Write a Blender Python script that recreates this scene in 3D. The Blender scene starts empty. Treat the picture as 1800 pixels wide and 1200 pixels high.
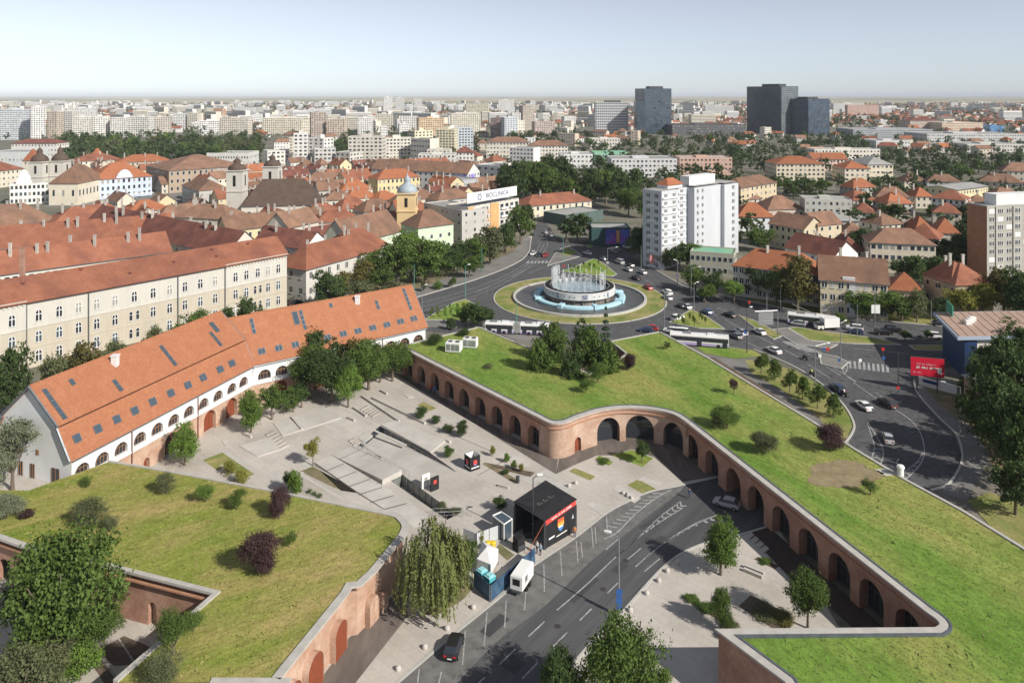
import bpy, bmesh, math, random
import numpy as np
from mathutils import Vector, Matrix
from mathutils.geometry import tessellate_polygon
SC = bpy.context.scene
COL = SC.collection
R = math.radians
rnd = random.Random(7)

# ------------------------------------------------------------------ camera
CH, CF = 65.0, 1300.0          # camera height (m), focal length in photo pixels (1800 px wide)
PX0, PY0 = 900.0, 167.0        # principal column and horizon row of the photograph
cam_d = bpy.data.cameras.new('camera'); cam = bpy.data.objects.new('camera', cam_d); COL.objects.link(cam)
cam_d.sensor_fit = 'HORIZONTAL'; cam_d.sensor_width = 36.0; cam_d.lens = 36.0 * CF / 1800.0
cam_d.shift_y = -(600.0 - PY0) / 1800.0
cam_d.clip_start = 1.0; cam_d.clip_end = 120000.0
cam.location = (0, 0, CH); cam.rotation_euler = (R(90), 0, 0)
SC.camera = cam

# ------------------------------------------------------------------ light
SUN_TO = Vector((10.8, -8.7, 9.6)).normalized()
SUN_EL = math.asin(SUN_TO.z); SUN_AZ = math.atan2(SUN_TO.x, SUN_TO.y)
world = bpy.data.worlds.new('World'); SC.world = world; world.use_nodes = True
wn = world.node_tree; wn.nodes.clear()
sky = wn.nodes.new('ShaderNodeTexSky'); sky.sky_type = 'NISHITA'; sky.sun_disc = False
sky.sun_elevation = SUN_EL; sky.sun_rotation = SUN_AZ; sky.altitude = 3000.0
sky.air_density = 1.1; sky.dust_density = 0.6; sky.ozone_density = 7.0
bg = wn.nodes.new('ShaderNodeBackground'); bg.inputs['Strength'].default_value = 0.093
wo = wn.nodes.new('ShaderNodeOutputWorld')
hs_ = wn.nodes.new('ShaderNodeHueSaturation'); hs_.inputs['Saturation'].default_value = 0.38   # milky summer sky
wn.links.new(sky.outputs[0], hs_.inputs['Color']); wn.links.new(hs_.outputs[0], bg.inputs[0]); wn.links.new(bg.outputs[0], wo.inputs[0])
sun_d = bpy.data.lights.new('sun', 'SUN'); sun_d.energy = 4.3; sun_d.angle = R(0.55); sun_d.color = (1.0, 0.94, 0.85)
sun = bpy.data.objects.new('sun', sun_d); COL.objects.link(sun)
sun.rotation_euler = (-SUN_TO).to_track_quat('-Z', 'Y').to_euler(); sun.location = (200, -160, 300)
SC.view_settings.view_transform = 'Standard'; SC.view_settings.look = 'None'
SC.view_settings.gamma = 1.0; SC.view_settings.use_curve_mapping = False
SC.view_settings.exposure = 0.38
SC.cycles.max_bounces = 6; SC.cycles.diffuse_bounces = 3; SC.cycles.transparent_max_bounces = 8
SC.cycles.volume_bounces = 0; SC.cycles.caustics_reflective = False; SC.cycles.caustics_refractive = False

# ------------------------------------------------------------------ helpers
def G(px, py, z=0.0):
    """point at height z that the photograph shows at pixel (px, py)"""
    d = (CH - z) * CF / (py - PY0)
    return Vector(((px - PX0) * d / CF, d, z))
def at_depth(px, py, d):
    return Vector(((px - PX0) * d / CF, d, CH - (py - PY0) * d / CF))
def ray_plane(px, py, p, n):
    v = Vector(((px - PX0) / CF, 1.0, -(py - PY0) / CF)); o = Vector((0, 0, CH))
    return o + v * ((Vector(p) - o).dot(n) / v.dot(n))
def pix(p):
    return (PX0 + CF * p[0] / p[1], PY0 + CF * (CH - p[2]) / p[1])

class MB:
    """collects faces; build() links them as one mesh object"""
    def __init__(s): s.v = []; s.f = []; s.m = []
    def face(s, pts, m=0):
        i = len(s.v); s.v.extend([tuple(p) for p in pts]); s.f.append(tuple(range(i, i + len(pts)))); s.m.append(m); return s
    def prism(s, poly, z0, z1, m=0, mtop=None, bottom=False):
        n = len(poly); i = len(s.v)
        a = sum(poly[k][0] * poly[(k + 1) % n][1] - poly[(k + 1) % n][0] * poly[k][1] for k in range(n))
        if a < 0: poly = list(reversed(poly))
        s.v.extend([(p[0], p[1], z0) for p in poly]); s.v.extend([(p[0], p[1], z1) for p in poly])
        for k in range(n):
            j = (k + 1) % n; s.f.append((i + k, i + j, i + n + j, i + n + k)); s.m.append(m)
        s.f.append(tuple(i + n + k for k in range(n))); s.m.append(m if mtop is None else mtop)
        if bottom: s.f.append(tuple(i + n - 1 - k for k in range(n))); s.m.append(m)
        return s
    def box(s, x0, x1, y0, y1, z0, z1, m=0):
        return s.prism([(x0, y0), (x1, y0), (x1, y1), (x0, y1)], z0, z1, m, bottom=True)
    def obox(s, o, u, w, l, d, z0, z1, m=0):
        """box on origin o (xy) along unit u, depth along unit w"""
        o = Vector(o[:2]); u = Vector(u[:2]); w = Vector(w[:2])
        return s.prism([o, o + u * l, o + u * l + w * d, o + w * d], z0, z1, m, bottom=True)
    def tube(s, a, b, r0, r1=None, n=8, m=0, caps=True):
        a = Vector(a); b = Vector(b); r1 = r0 if r1 is None else r1
        d = (b - a).normalized(); t = Vector((0, 0, 1)) if abs(d.z) < .9 else Vector((1, 0, 0))
        u = d.cross(t).normalized(); w = d.cross(u); i = len(s.v)
        for p, r in ((a, r0), (b, r1)):
            for k in range(n):
                q = 2 * math.pi * k / n; s.v.append(tuple(p + (u * math.cos(q) + w * math.sin(q)) * r))
        for k in range(n):
            j = (k + 1) % n; s.f.append((i + k, i + n + k, i + n + j, i + j)); s.m.append(m)
        if caps:
            s.f.append(tuple(i + k for k in range(n))); s.m.append(m)
            s.f.append(tuple(i + 2 * n - 1 - k for k in range(n))); s.m.append(m)
        return s
    def path(s, pts, rads, n=8, m=0):
        for a, b, r0, r1 in zip(pts[:-1], pts[1:], rads[:-1], rads[1:]): s.tube(a, b, r0, r1, n, m)
        return s
    def lathe(s, prof, n=24, c=(0, 0), m=0, a0=0.0, a1=2 * math.pi):
        i = len(s.v); full = abs(a1 - a0 - 2 * math.pi) < 1e-6; cols = n if full else n + 1
        for k in range(cols):
            q = a0 + (a1 - a0) * k / n
            for r, z in prof: s.v.append((c[0] + r * math.cos(q), c[1] + r * math.sin(q), z))
        L = len(prof)
        for k in range(n):
            j = (k + 1) % cols
            for t in range(L - 1):
                s.f.append((i + k * L + t, i + j * L + t, i + j * L + t + 1, i + k * L + t + 1)); s.m.append(m)
        return s
    def poly_sheet(s, outer, z, m=0, holes=()):
        if holes:
            bm = bmesh.new(); es = []
            for lp_ in [outer] + list(holes):
                vs = [bm.verts.new((p[0], p[1], 0)) for p in lp_]
                es += [bm.edges.new((vs[k], vs[(k + 1) % len(vs)])) for k in range(len(vs))]
            bmesh.ops.triangle_fill(bm, use_beauty=True, use_dissolve=False, edges=es, normal=(0, 0, 1))
            bm.verts.index_update(); i = len(s.v); s.v.extend([(v.co.x, v.co.y, z) for v in bm.verts])
            for f in bm.faces:
                t = [v.index for v in f.verts]
                if f.normal.z < 0: t.reverse()
                s.f.append(tuple(i + k for k in t)); s.m.append(m)
            bm.free(); return s
        loops = [[Vector((p[0], p[1], 0)) for p in outer]] + [[Vector((p[0], p[1], 0)) for p in h] for h in holes]
        flat = [p for l in loops for p in l]; i = len(s.v)
        s.v.extend([(p.x, p.y, z) for p in flat])
        for t in tessellate_polygon(loops):
            a, b, c = (flat[k] for k in t)
            if (b - a).cross(c - a).z < 0: t = (t[0], t[2], t[1])
            s.f.append(tuple(i + k for k in t)); s.m.append(m)
        return s
    def mesh(s, name, mats, origin=(0, 0, 0), smooth=False):
        me = bpy.data.meshes.new(name); o = origin
        me.from_pydata([(v[0] - o[0], v[1] - o[1], v[2] - o[2]) for v in s.v], [], s.f)
        for mt in (mats if isinstance(mats, (list, tuple)) else [mats]): me.materials.append(mt)
        me.polygons.foreach_set('material_index', s.m)
        if smooth: me.polygons.foreach_set('use_smooth', [True] * len(s.f))
        me.update(); return me
    def build(s, name, mats, parent=None, origin=None, smooth=False):
        """parts are given in world metres when the parent is unrotated; origin defaults to the parents' place"""
        if origin is None:
            origin = Vector((0, 0, 0)); p = parent
            while p is not None: origin = origin + Vector(p.location); p = p.parent
        return link(name, s.mesh(name, mats, origin, smooth), parent)
def link(name, data, parent=None, loc=None, rz=None):
    o = bpy.data.objects.new(name, data); COL.objects.link(o)
    if parent is not None: o.parent = parent
    if loc is not None: o.location = loc
    if rz is not None: o.rotation_euler[2] = rz
    return o
def tag(o, label=None, cat=None, group=None, kind=None):
    if label: o['label'] = label
    if cat: o['category'] = cat
    if group: o['group'] = group
    if kind: o['kind'] = kind
    return o
def thing(name, label, cat, loc=(0, 0, 0), rz=0.0, group=None):
    o = bpy.data.objects.new(name, None); COL.objects.link(o); o.location = loc; o.rotation_euler[2] = rz
    o.empty_display_size = 0.5
    return tag(o, label, cat, group)
def struct(o): o['kind'] = 'structure'; return o
def copy_tree(o, parent=None):
    c = o.copy(); COL.objects.link(c); c.parent = parent
    for ch in list(o.children): copy_tree(ch, c)
    return c

# ------------------------------------------------------------------ materials
def mat(name, c1, c2=None, scale=0.5, rough=0.85, spec=0.25, metal=0.0, bump=0.0, bscale=None, rand=0.0,
        c3=None, scale3=0.06, band=0.0, bandw=0.3, alpha=None, detail=4.0, stretch=None, rot=0.0, fine=0.0, fscale=2.0, grid=None):
    m = bpy.data.materials.new(name); m.use_nodes = True; nt = m.node_tree; N = nt.nodes; L = nt.links
    b = N['Principled BSDF']; b.inputs['Roughness'].default_value = rough; b.inputs['Metallic'].default_value = metal
    b.inputs['Specular IOR Level'].default_value = spec
    c1 = (*c1, 1.0); col = None
    tc = N.new('ShaderNodeTexCoord'); vec = tc.outputs['Object']
    if stretch:
        mp = N.new('ShaderNodeMapping'); mp.vector_type = 'TEXTURE'; mp.inputs['Rotation'].default_value = (0, 0, rot); mp.inputs['Scale'].default_value = tuple(1 / q for q in stretch); L.new(vec, mp.inputs['Vector']); vec = mp.outputs[0]
    def noise(sc, dt=detail):
        n = N.new('ShaderNodeTexNoise'); n.inputs['Scale'].default_value = sc; n.inputs['Detail'].default_value = dt
        n.inputs['Roughness'].default_value = 0.6; L.new(vec, n.inputs['Vector']); return n
    def mix(fac, a, bcol):
        x = N.new('ShaderNodeMix'); x.data_type = 'RGBA'; L.new(fac, x.inputs['Factor'])
        for sock, val in ((x.inputs[6], a), (x.inputs[7], bcol)):
            if isinstance(val, tuple): sock.default_value = val
            else: L.new(val, sock)
        return x.outputs[2]
    def ramp(f, lo, hi):
        r = N.new('ShaderNodeMapRange'); r.inputs['From Min'].default_value = lo; r.inputs['From Max'].default_value = hi
        L.new(f, r.inputs['Value']); return r.outputs[0]
    if c2 is None:
        b.inputs['Base Color'].default_value = c1
    else:
        n = noise(scale); col = mix(ramp(n.outputs['Fac'], .35, .65), c1, (*c2, 1.0))
    if c3 is not None:
        n3 = noise(scale3, 5.0); col = mix(ramp(n3.outputs['Fac'], .42, .66), col or c1, (*c3, 1.0))
    if band:
        w = N.new('ShaderNodeTexWave'); w.wave_type = 'BANDS'; w.bands_direction = 'Z'; w.inputs['Scale'].default_value = 0.314 / bandw
        w.inputs['Distortion'].default_value = 0.4; w.inputs['Detail'].default_value = 1.0; L.new(tc.outputs['Object'], w.inputs['Vector'])
        hv = N.new('ShaderNodeHueSaturation'); L.new(col, hv.inputs['Color']) if col else None
        if not col: hv.inputs['Color'].default_value = c1
        r = N.new('ShaderNodeMapRange'); r.inputs['To Min'].default_value = 1 - band; r.inputs['To Max'].default_value = 1 + band * .5
        L.new(w.outputs['Fac'], r.inputs['Value']); L.new(r.outputs[0], hv.inputs['Value']); col = hv.outputs[0]
    def value(fac, lo, hi, col):
        hv = N.new('ShaderNodeHueSaturation'); r = N.new('ShaderNodeMapRange'); r.inputs['From Min'].default_value = .3; r.inputs['From Max'].default_value = .7
        r.inputs['To Min'].default_value = lo; r.inputs['To Max'].default_value = hi; L.new(fac, r.inputs['Value']); L.new(r.outputs[0], hv.inputs['Value'])
        if col: L.new(col, hv.inputs['Color'])
        else: hv.inputs['Color'].default_value = c1
        return hv.outputs[0]
    if fine:
        f1 = N.new('ShaderNodeTexNoise'); f1.inputs['Scale'].default_value = fscale; f1.inputs['Detail'].default_value = 3.0; f1.inputs['Roughness'].default_value = .75; L.new(vec, f1.inputs['Vector'])
        col = value(f1.outputs['Fac'], 1 - fine, 1 + fine, col)
    if grid:   # paving joints: (slab length, slab width, rotation, strength)
        gm = N.new('ShaderNodeMapping'); gm.inputs['Rotation'].default_value = (0, 0, grid[2]); L.new(tc.outputs['Object'], gm.inputs['Vector'])
        bt = N.new('ShaderNodeTexBrick'); bt.inputs['Scale'].default_value = 1.0; bt.inputs['Brick Width'].default_value = grid[0]; bt.inputs['Row Height'].default_value = grid[1]; bt.inputs['Mortar Size'].default_value = .035; bt.inputs['Mortar Smooth'].default_value = .3
        bt.inputs['Color1'].default_value = (.62, .62, .62, 1); bt.inputs['Color2'].default_value = (.5, .5, .5, 1); bt.inputs['Mortar'].default_value = (.3, .3, .3, 1); L.new(gm.outputs[0], bt.inputs['Vector'])
        col = value(bt.outputs['Color'], 1 - grid[3], 1 + grid[3] * .6, col)
    if rand:
        oi = N.new('ShaderNodeObjectInfo'); hv = N.new('ShaderNodeHueSaturation')
        if col: L.new(col, hv.inputs['Color'])
        else: hv.inputs['Color'].default_value = c1
        r = N.new('ShaderNodeMapRange'); r.inputs['To Min'].default_value = 1 - rand; r.inputs['To Max'].default_value = 1 + rand
        L.new(oi.outputs['Random'], r.inputs['Value']); L.new(r.outputs[0], hv.inputs['Value']); col = hv.outputs[0]
    if col: L.new(col, b.inputs['Base Color'])
    if bump:
        nb = noise(bscale or scale * 4, 6.0); bp = N.new('ShaderNodeBump'); bp.inputs['Strength'].default_value = bump
        bp.inputs['Distance'].default_value = 0.05; L.new(nb.outputs['Fac'], bp.inputs['Height']); L.new(bp.outputs[0], b.inputs['Normal'])
    if alpha is not None: b.inputs['Alpha'].default_value = alpha
    return m
def leafmat(name, c1, c2, scale=0.5, trans=0.25, rand=0.15, c3=None):
    m = mat(name, c1, c2, scale=scale, rough=0.65, spec=0.25, rand=rand, c3=c3, scale3=scale * .6)
    nt = m.node_tree; b = nt.nodes['Principled BSDF']; out = nt.nodes['Material Output']
    t = nt.nodes.new('ShaderNodeBsdfTranslucent'); mx = nt.nodes.new('ShaderNodeMixShader'); mx.inputs[0].default_value = trans
    src = b.inputs['Base Color'].links[0].from_socket; nt.links.new(src, t.inputs['Color'])
    nt.links.new(b.outputs[0], mx.inputs[1]); nt.links.new(t.outputs[0], mx.inputs[2]); nt.links.new(mx.outputs[0], out.inputs['Surface'])
    return m
K = {}
K['asphalt'] = mat('asphalt', (.092, .092, .096), (.12, .119, .122), scale=.18, rough=.9, c3=(.066, .067, .071), scale3=.9, bump=.2, bscale=12, fine=.12, fscale=1.6)
K['asphalt_street'] = mat('street asphalt', (.075, .076, .08), (.115, .115, .118), scale=.45, rough=.9, c3=(.065, .066, .07), scale3=.3, fine=.12, fscale=2.2, stretch=(.07, 1, 1), rot=.89)
K['asphalt_old'] = mat('worn asphalt', (.15, .148, .142), (.19, .187, .178), scale=.3, rough=.92, c3=(.12, .118, .115), scale3=.8)
K['paving'] = mat('pale paving', (.46, .425, .38), (.54, .5, .455), scale=.22, rough=.85, c3=(.39, .36, .315), scale3=.11, bump=.15, bscale=6, fine=.07, fscale=1.4, grid=(6.0, 1.3, .75, .14))
K['slab'] = mat('concrete slab', (.49, .465, .425), (.55, .525, .48), scale=.35, rough=.8, c3=(.43, .405, .37), scale3=.15)
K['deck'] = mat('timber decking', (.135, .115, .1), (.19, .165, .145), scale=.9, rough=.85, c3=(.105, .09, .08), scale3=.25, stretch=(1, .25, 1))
K['deck_shaded'] = mat('shaded decking', (.05, .036, .032), (.075, .055, .048), scale=.9, rough=.8)  # deck boards in the arcade's shadow, the shade put into their colour
K['kerb'] = mat('kerb stone', (.5, .49, .45), (.42, .41, .38), scale=1.2)
K['paint'] = mat('road paint', (.52, .52, .5), (.34, .34, .335), scale=1.1, rough=.75, c3=(.22, .22, .22), scale3=2.6)
K['earth'] = mat('dry earth', (.2, .155, .1), (.27, .21, .135), scale=.5, c3=(.13, .14, .06), scale3=.3)
K['mulch'] = mat('dark planting bed', (.1, .075, .055), (.16, .12, .09), scale=1.2, bump=.6, bscale=6)
K['ground'] = mat('city ground', (.16, .15, .125), (.22, .2, .165), scale=.05, c3=(.12, .125, .08), scale3=.03, fine=.15, fscale=.6)
K['pavement'] = mat('footway asphalt', (.2, .19, .18), (.25, .24, .225), scale=.4, c3=(.17, .165, .155), scale3=.2)
K['grass'] = mat('mown lawn', (.115, .212, .031), (.182, .275, .054), scale=.16, rough=.95, spec=.1, c3=(.3, .29, .09), scale3=.09, bump=.7, bscale=6, stretch=(1, .4, 1), rot=.5, fine=.28, fscale=1.5)
K['grassA'] = mat('dry lawn', (.16, .215, .032), (.25, .275, .06), scale=.28, rough=.95, spec=.1, c3=(.37, .295, .12), scale3=.17, bump=.8, bscale=6, stretch=(.35, 1, 1), rot=.55, fine=.3, fscale=1.6)
K['grass_dry'] = mat('dry verge grass', (.24, .235, .08), (.33, .28, .13), scale=.3, rough=.95, spec=.1, c3=(.14, .2, .045), scale3=.14, bump=.5, bscale=8, fine=.25, fscale=1.5)
K['grass_patch'] = mat('bare lawn patch', (.22, .17, .1), (.31, .25, .15), scale=.5, rough=.95, bump=.5, bscale=5)
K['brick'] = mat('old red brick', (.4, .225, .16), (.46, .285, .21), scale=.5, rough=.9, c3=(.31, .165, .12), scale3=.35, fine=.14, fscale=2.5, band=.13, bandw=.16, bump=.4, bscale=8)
K['brick_pale'] = mat('limewashed brick', (.48, .315, .23), (.55, .395, .305), scale=.6, rough=.9, fine=.12, fscale=2.5, c3=(.4, .24, .165), scale3=.35, band=.08, bandw=.16, bump=.3, bscale=8)
K['brick_sunlit'] = mat('sunlit limewashed brick', (.47, .325, .245), (.54, .4, .315), scale=.5, rough=.9, c3=(.38, .24, .17), scale3=.3, band=.08, bandw=.16, fine=.12, fscale=2.5)  # curved wall: patches of limewash plus sunlight, both put into the colour
K['brick_cap'] = mat('brick cornice', (.4, .2, .115), (.44, .25, .16), scale=1.2, rough=.9)
K['coping'] = mat('coping concrete', (.4, .385, .35), (.48, .46, .42), scale=.8, rough=.85)
K['zinc'] = mat('zinc gutter', (.16, .18, .2), (.22, .24, .26), scale=1.5, rough=.45, metal=.6)
K['white'] = mat('white render', (.78, .775, .75), (.72, .715, .69), scale=.5, rough=.85)
K['white_wall'] = mat('white limewash', (.74, .74, .73), (.66, .66, .65), scale=.25, rough=.9)
K['rooforange'] = mat('new clay tiles', (.35, .142, .07), (.4, .175, .09), scale=.55, rough=.8, c3=(.31, .12, .064), scale3=2.8, fine=.09, fscale=3.5, band=.07, bandw=.3)
K['roofred'] = mat('red clay tiles', (.25, .095, .055), (.305, .128, .078), scale=.35, rough=.85, rand=.14, fine=.12, fscale=1.6, c3=(.195, .08, .054), scale3=.12, band=.07, bandw=.4)
K['roofbrown'] = mat('weathered brown tiles', (.225, .125, .082), (.28, .165, .112), scale=.35, rough=.88, rand=.16, fine=.14, fscale=1.6, c3=(.17, .105, .076), scale3=.14, band=.07, bandw=.4)
K['roofmaroon'] = mat('dark maroon tiles', (.185, .072, .052), (.225, .092, .065), scale=.35, rough=.85, rand=.1, c3=(.13, .052, .045), scale3=.2)
K['roofbright'] = mat('bright orange tiles', (.36, .14, .068), (.3, .11, .056), scale=.4, rough=.82, rand=.12, fine=.12, fscale=1.6, band=.06, bandw=.4)
K['roofdark'] = mat('dark brown shingles', (.085, .058, .045), (.11, .078, .06), scale=.4, rough=.8)
K['roofgrey'] = mat('grey flat roofing', (.3, .3, .29), (.38, .375, .36), scale=.2, rough=.9, rand=.15)
K['roofpink'] = mat('pinkish roofing sheet', (.38, .26, .2), (.43, .31, .245), scale=.5, rough=.7)
K['roofgreen'] = mat('green roofing felt', (.16, .4, .3), (.28, .45, .24), scale=.06, rough=.8)
K['cream'] = mat('cream render', (.47, .425, .34), (.51, .465, .38), fine=.06, fscale=1.2, stretch=(1, 1, .15), scale=.25, rough=.9)
K['creamw'] = mat('pale upper storey render', (.56, .54, .485), (.52, .5, .45), fine=.06, fscale=1.2, stretch=(1, 1, .15), scale=.25, rough=.9)
K['glass'] = mat('dark window glass', (.03, .035, .045), rough=.08, spec=.6)
K['glassb'] = mat('blue window glass', (.06, .085, .11), rough=.06, spec=.7)
K['glassd'] = mat('curtain wall glass', (.028, .038, .05), (.055, .07, .085), scale=.15, rough=.12, spec=.6)
K['wood'] = mat('red brown timber', (.26, .07, .033), (.2, .055, .028), scale=2, rough=.6)
K['woodl'] = mat('oak glazing bars', (.3, .16, .08), (.24, .12, .06), scale=2, rough=.6)
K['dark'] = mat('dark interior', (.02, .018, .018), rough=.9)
K['bark'] = mat('bark', (.13, .105, .08), (.2, .165, .13), scale=3, rough=.95)
K['metal'] = mat('galvanised steel', (.42, .43, .44), (.36, .37, .38), scale=2, rough=.45, metal=.7)
K['metalg'] = mat('green painted steel', (.1, .3, .24), rough=.5)
K['metald'] = mat('dark painted steel', (.06, .065, .07), rough=.5)
K['black'] = mat('black fabric', (.018, .018, .02), (.028, .028, .03), scale=.8, rough=.75)
K['rubber'] = mat('tyre rubber', (.02, .02, .02), rough=.9)
K['chrome'] = mat('wheel rim', (.5, .5, .51), rough=.3, metal=.8)
K['lampw'] = mat('headlamp glass', (.8, .8, .78), rough=.1, spec=.6)
K['lampr'] = mat('tail lamp', (.45, .02, .02), rough=.2, spec=.6)
K['chim'] = mat('sooty plaster', (.52, .49, .44), (.4, .37, .33), scale=.8, rough=.9, rand=.15)
K['skin'] = mat('skin', (.5, .3, .22), rough=.6)
def flat(name, c, rough=.6, spec=.3, metal=0.0):
    if name not in K: K[name] = mat(name, c, rough=rough, spec=spec, metal=metal)
    return K[name]
WALLS = {}
def wallmat(c, rand=.05):
    k = tuple(round(x, 2) for x in c)
    if k not in WALLS:
        WALLS[k] = mat('render %d' % len(WALLS), k, tuple(x * .88 for x in k), scale=.2, rough=.9, rand=rand)
    return WALLS[k]
# ------------------------------------------------------------------ geometry utilities
def gp(pts, z=0.0): return [G(x, y, z) for x, y in pts]
def xy(v): return Vector((v[0], v[1]))
def offset_path(pts, d, closed=False):
    """left offset (positive = left of travel) of an xy polyline"""
    P = [xy(p) for p in pts]; n = len(P); out = []
    for i in range(n):
        ds = []
        if i > 0 or closed: ds.append((P[i] - P[i - 1]).normalized())
        if i < n - 1 or closed: ds.append((P[(i + 1) % n] - P[i]).normalized())
        ns = [Vector((-q.y, q.x)) for q in ds]; m = sum(ns, Vector((0, 0)))
        m = m.normalized() if m.length > 1e-6 else ns[0]
        out.append(P[i] + m * (d / max(.4, m.dot(ns[0]))))
    return out
def ribbon(mb, pts, o0, o1, z0, z1, closed=False, m=0):
    a = offset_path(pts, o0, closed); b = offset_path(pts, o1, closed); n = len(pts)
    for i in range(n if closed else n - 1):
        j = (i + 1) % n; q = [a[i], a[j], b[j], b[i]]
        lo = [(p.x, p.y, z0) for p in q]; hi = [(p.x, p.y, z1) for p in q]
        ar = sum(q[k].x * q[(k + 1) % 4].y - q[(k + 1) % 4].x * q[k].y for k in range(4))
        if ar < 0: lo.reverse(); hi.reverse()
        mb.face(hi, m)
        for k in range(4): mb.face([lo[k], lo[(k + 1) % 4], hi[(k + 1) % 4], hi[k]], m)
    return mb
def smooth(pts, n=6):
    """Catmull-Rom through px or metre points"""
    P = [Vector((p[0], p[1])) for p in pts]; out = []
    for i in range(len(P) - 1):
        p0 = P[max(i - 1, 0)]; p1 = P[i]; p2 = P[i + 1]; p3 = P[min(i + 2, len(P) - 1)]
        for k in range(n):
            t = k / n
            out.append(.5 * ((2 * p1) + (p2 - p0) * t + (2 * p0 - 5 * p1 + 4 * p2 - p3) * t * t + (3 * p1 - p0 - 3 * p2 + p3) * t ** 3))
    out.append(P[-1]); return out
def sheet(name, pts, z, m, parent=None, holes=(), hgt=None, kind='structure'):
    mb = MB()
    if hgt is None: mb.poly_sheet(pts, z, 0, holes)
    else:
        mb.poly_sheet(pts, z + hgt, 0, holes)
        P = [xy(p) for p in pts]
        if sum(P[i].x * P[(i + 1) % len(P)].y - P[(i + 1) % len(P)].x * P[i].y for i in range(len(P))) < 0: P.reverse()
        for i in range(len(P)):
            a = P[i]; b = P[(i + 1) % len(P)]
            mb.face([(a.x, a.y, z), (b.x, b.y, z), (b.x, b.y, z + hgt), (a.x, a.y, z + hgt)])
    o = mb.build(name, m, parent)
    if parent is None and kind: o['kind'] = kind
    return o
class Path:
    def __init__(s, pts):
        s.p = [xy(q) for q in pts]; s.c = [0.0]
        for a, b in zip(s.p[:-1], s.p[1:]): s.c.append(s.c[-1] + (b - a).length)
        s.L = s.c[-1]
    def at(s, t, off=0.0):
        """off: positive = right of travel"""
        t = min(max(t, 0), s.L); i = 0
        while i < len(s.c) - 2 and s.c[i + 1] < t: i += 1
        d = (s.p[i + 1] - s.p[i]); l = max(d.length, 1e-6); u = d / l
        # blend normals for smooth curves
        def nrm(k):
            k = min(max(k, 0), len(s.p) - 2); q = (s.p[k + 1] - s.p[k]).normalized(); return Vector((q.y, -q.x))
        f = (t - s.c[i]) / l; n = nrm(i)
        if f < .5: n = (nrm(i - 1) * (.5 - f) + n * (.5 + f)).normalized()
        else: n = (n * (1.5 - f) + nrm(i + 1) * (f - .5)).normalized()
        return s.p[i] + u * (t - s.c[i]) + n * off
    def s_of_px(s, px):
        best = (1e9, 0)
        for k in range(int(s.L * 10) + 1):
            q = s.at(k / 10)
            e = abs(PX0 + CF * q.x / q.y - px)
            if e < best[0]: best = (e, k / 10)
        return best[1]
def arch_z(s, c, hw, top):
    q = max(0.0, 1 - ((s - c) / hw) ** 2); rise = min(hw, top * .66)
    return top - rise + rise * math.sqrt(q)
def arcade(mb, path, arches, z0, z1, thick, step=.8, m=0, mr=0, s0=0.0, s1=None, floor=None):
    """wall with arched openings; the open side is right of travel, the reveal goes to the left (into the mass)"""
    s1 = path.L if s1 is None else s1
    fl = z0 if floor is None else floor
    S = set([round(s0, 3), round(s1, 3)]); k = s0
    while k < s1: S.add(round(k, 3)); k += step
    for c in path.c:
        if s0 < c < s1: S.add(round(c, 3))
    for c, hw, top in arches:
        S = set(q for q in S if not (c - hw - .05 < q < c + hw + .05))
        for t in range(15): S.add(round(c + hw * math.sin(math.pi * (t / 14 - .5)), 3))
    S = sorted(S)
    for a, b in zip(S[:-1], S[1:]):
        ar = None
        for c, hw, top in arches:
            if a >= c - hw - .002 and b <= c + hw + .002: ar = (c, hw, fl + top)
        pa = path.at(a); pb = path.at(b)
        if ar is None: za = zb = z0
        else:
            za = arch_z(a, ar[0], ar[1], ar[2] - fl) + fl; zb = arch_z(b, ar[0], ar[1], ar[2] - fl) + fl
        mb.face([(pa.x, pa.y, za), (pb.x, pb.y, zb), (pb.x, pb.y, z1), (pa.x, pa.y, z1)], m)
        if ar:
            ia = path.at(a, -thick); ib = path.at(b, -thick)
            mb.face([(pa.x, pa.y, za), (ia.x, ia.y, za), (ib.x, ib.y, zb), (pb.x, pb.y, zb)], mr)
            if fl > z0: mb.face([(pa.x, pa.y, z0), (pb.x, pb.y, z0), (pb.x, pb.y, fl), (pa.x, pa.y, fl)], m); mb.face([(pa.x, pa.y, fl), (pb.x, pb.y, fl), (ib.x, ib.y, fl), (ia.x, ia.y, fl)], mr)
    for c, hw, top in arches:
        zs = arch_z(c - hw, c, hw, top) + fl
        for sgn in (-1, 1):
            p = path.at(c + sgn * hw); q = path.at(c + sgn * hw, -thick)
            f = [(p.x, p.y, fl), (q.x, q.y, fl), (q.x, q.y, zs), (p.x, p.y, zs)]
            mb.face(f if sgn < 0 else f[::-1], mr)
    return mb
def arch_panel(path, c, hw, top, depth, z0, n=14):
    pts = []
    for t in range(n + 1):
        s = c - hw + 2 * hw * t / n; p = path.at(s, -depth); pts.append((p.x, p.y, z0 + arch_z(s, c, hw, top)))
    a = path.at(c - hw, -depth); b = path.at(c + hw, -depth)
    return [(b.x, b.y, z0), ] + pts[::-1] + [(a.x, a.y, z0)]
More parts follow.
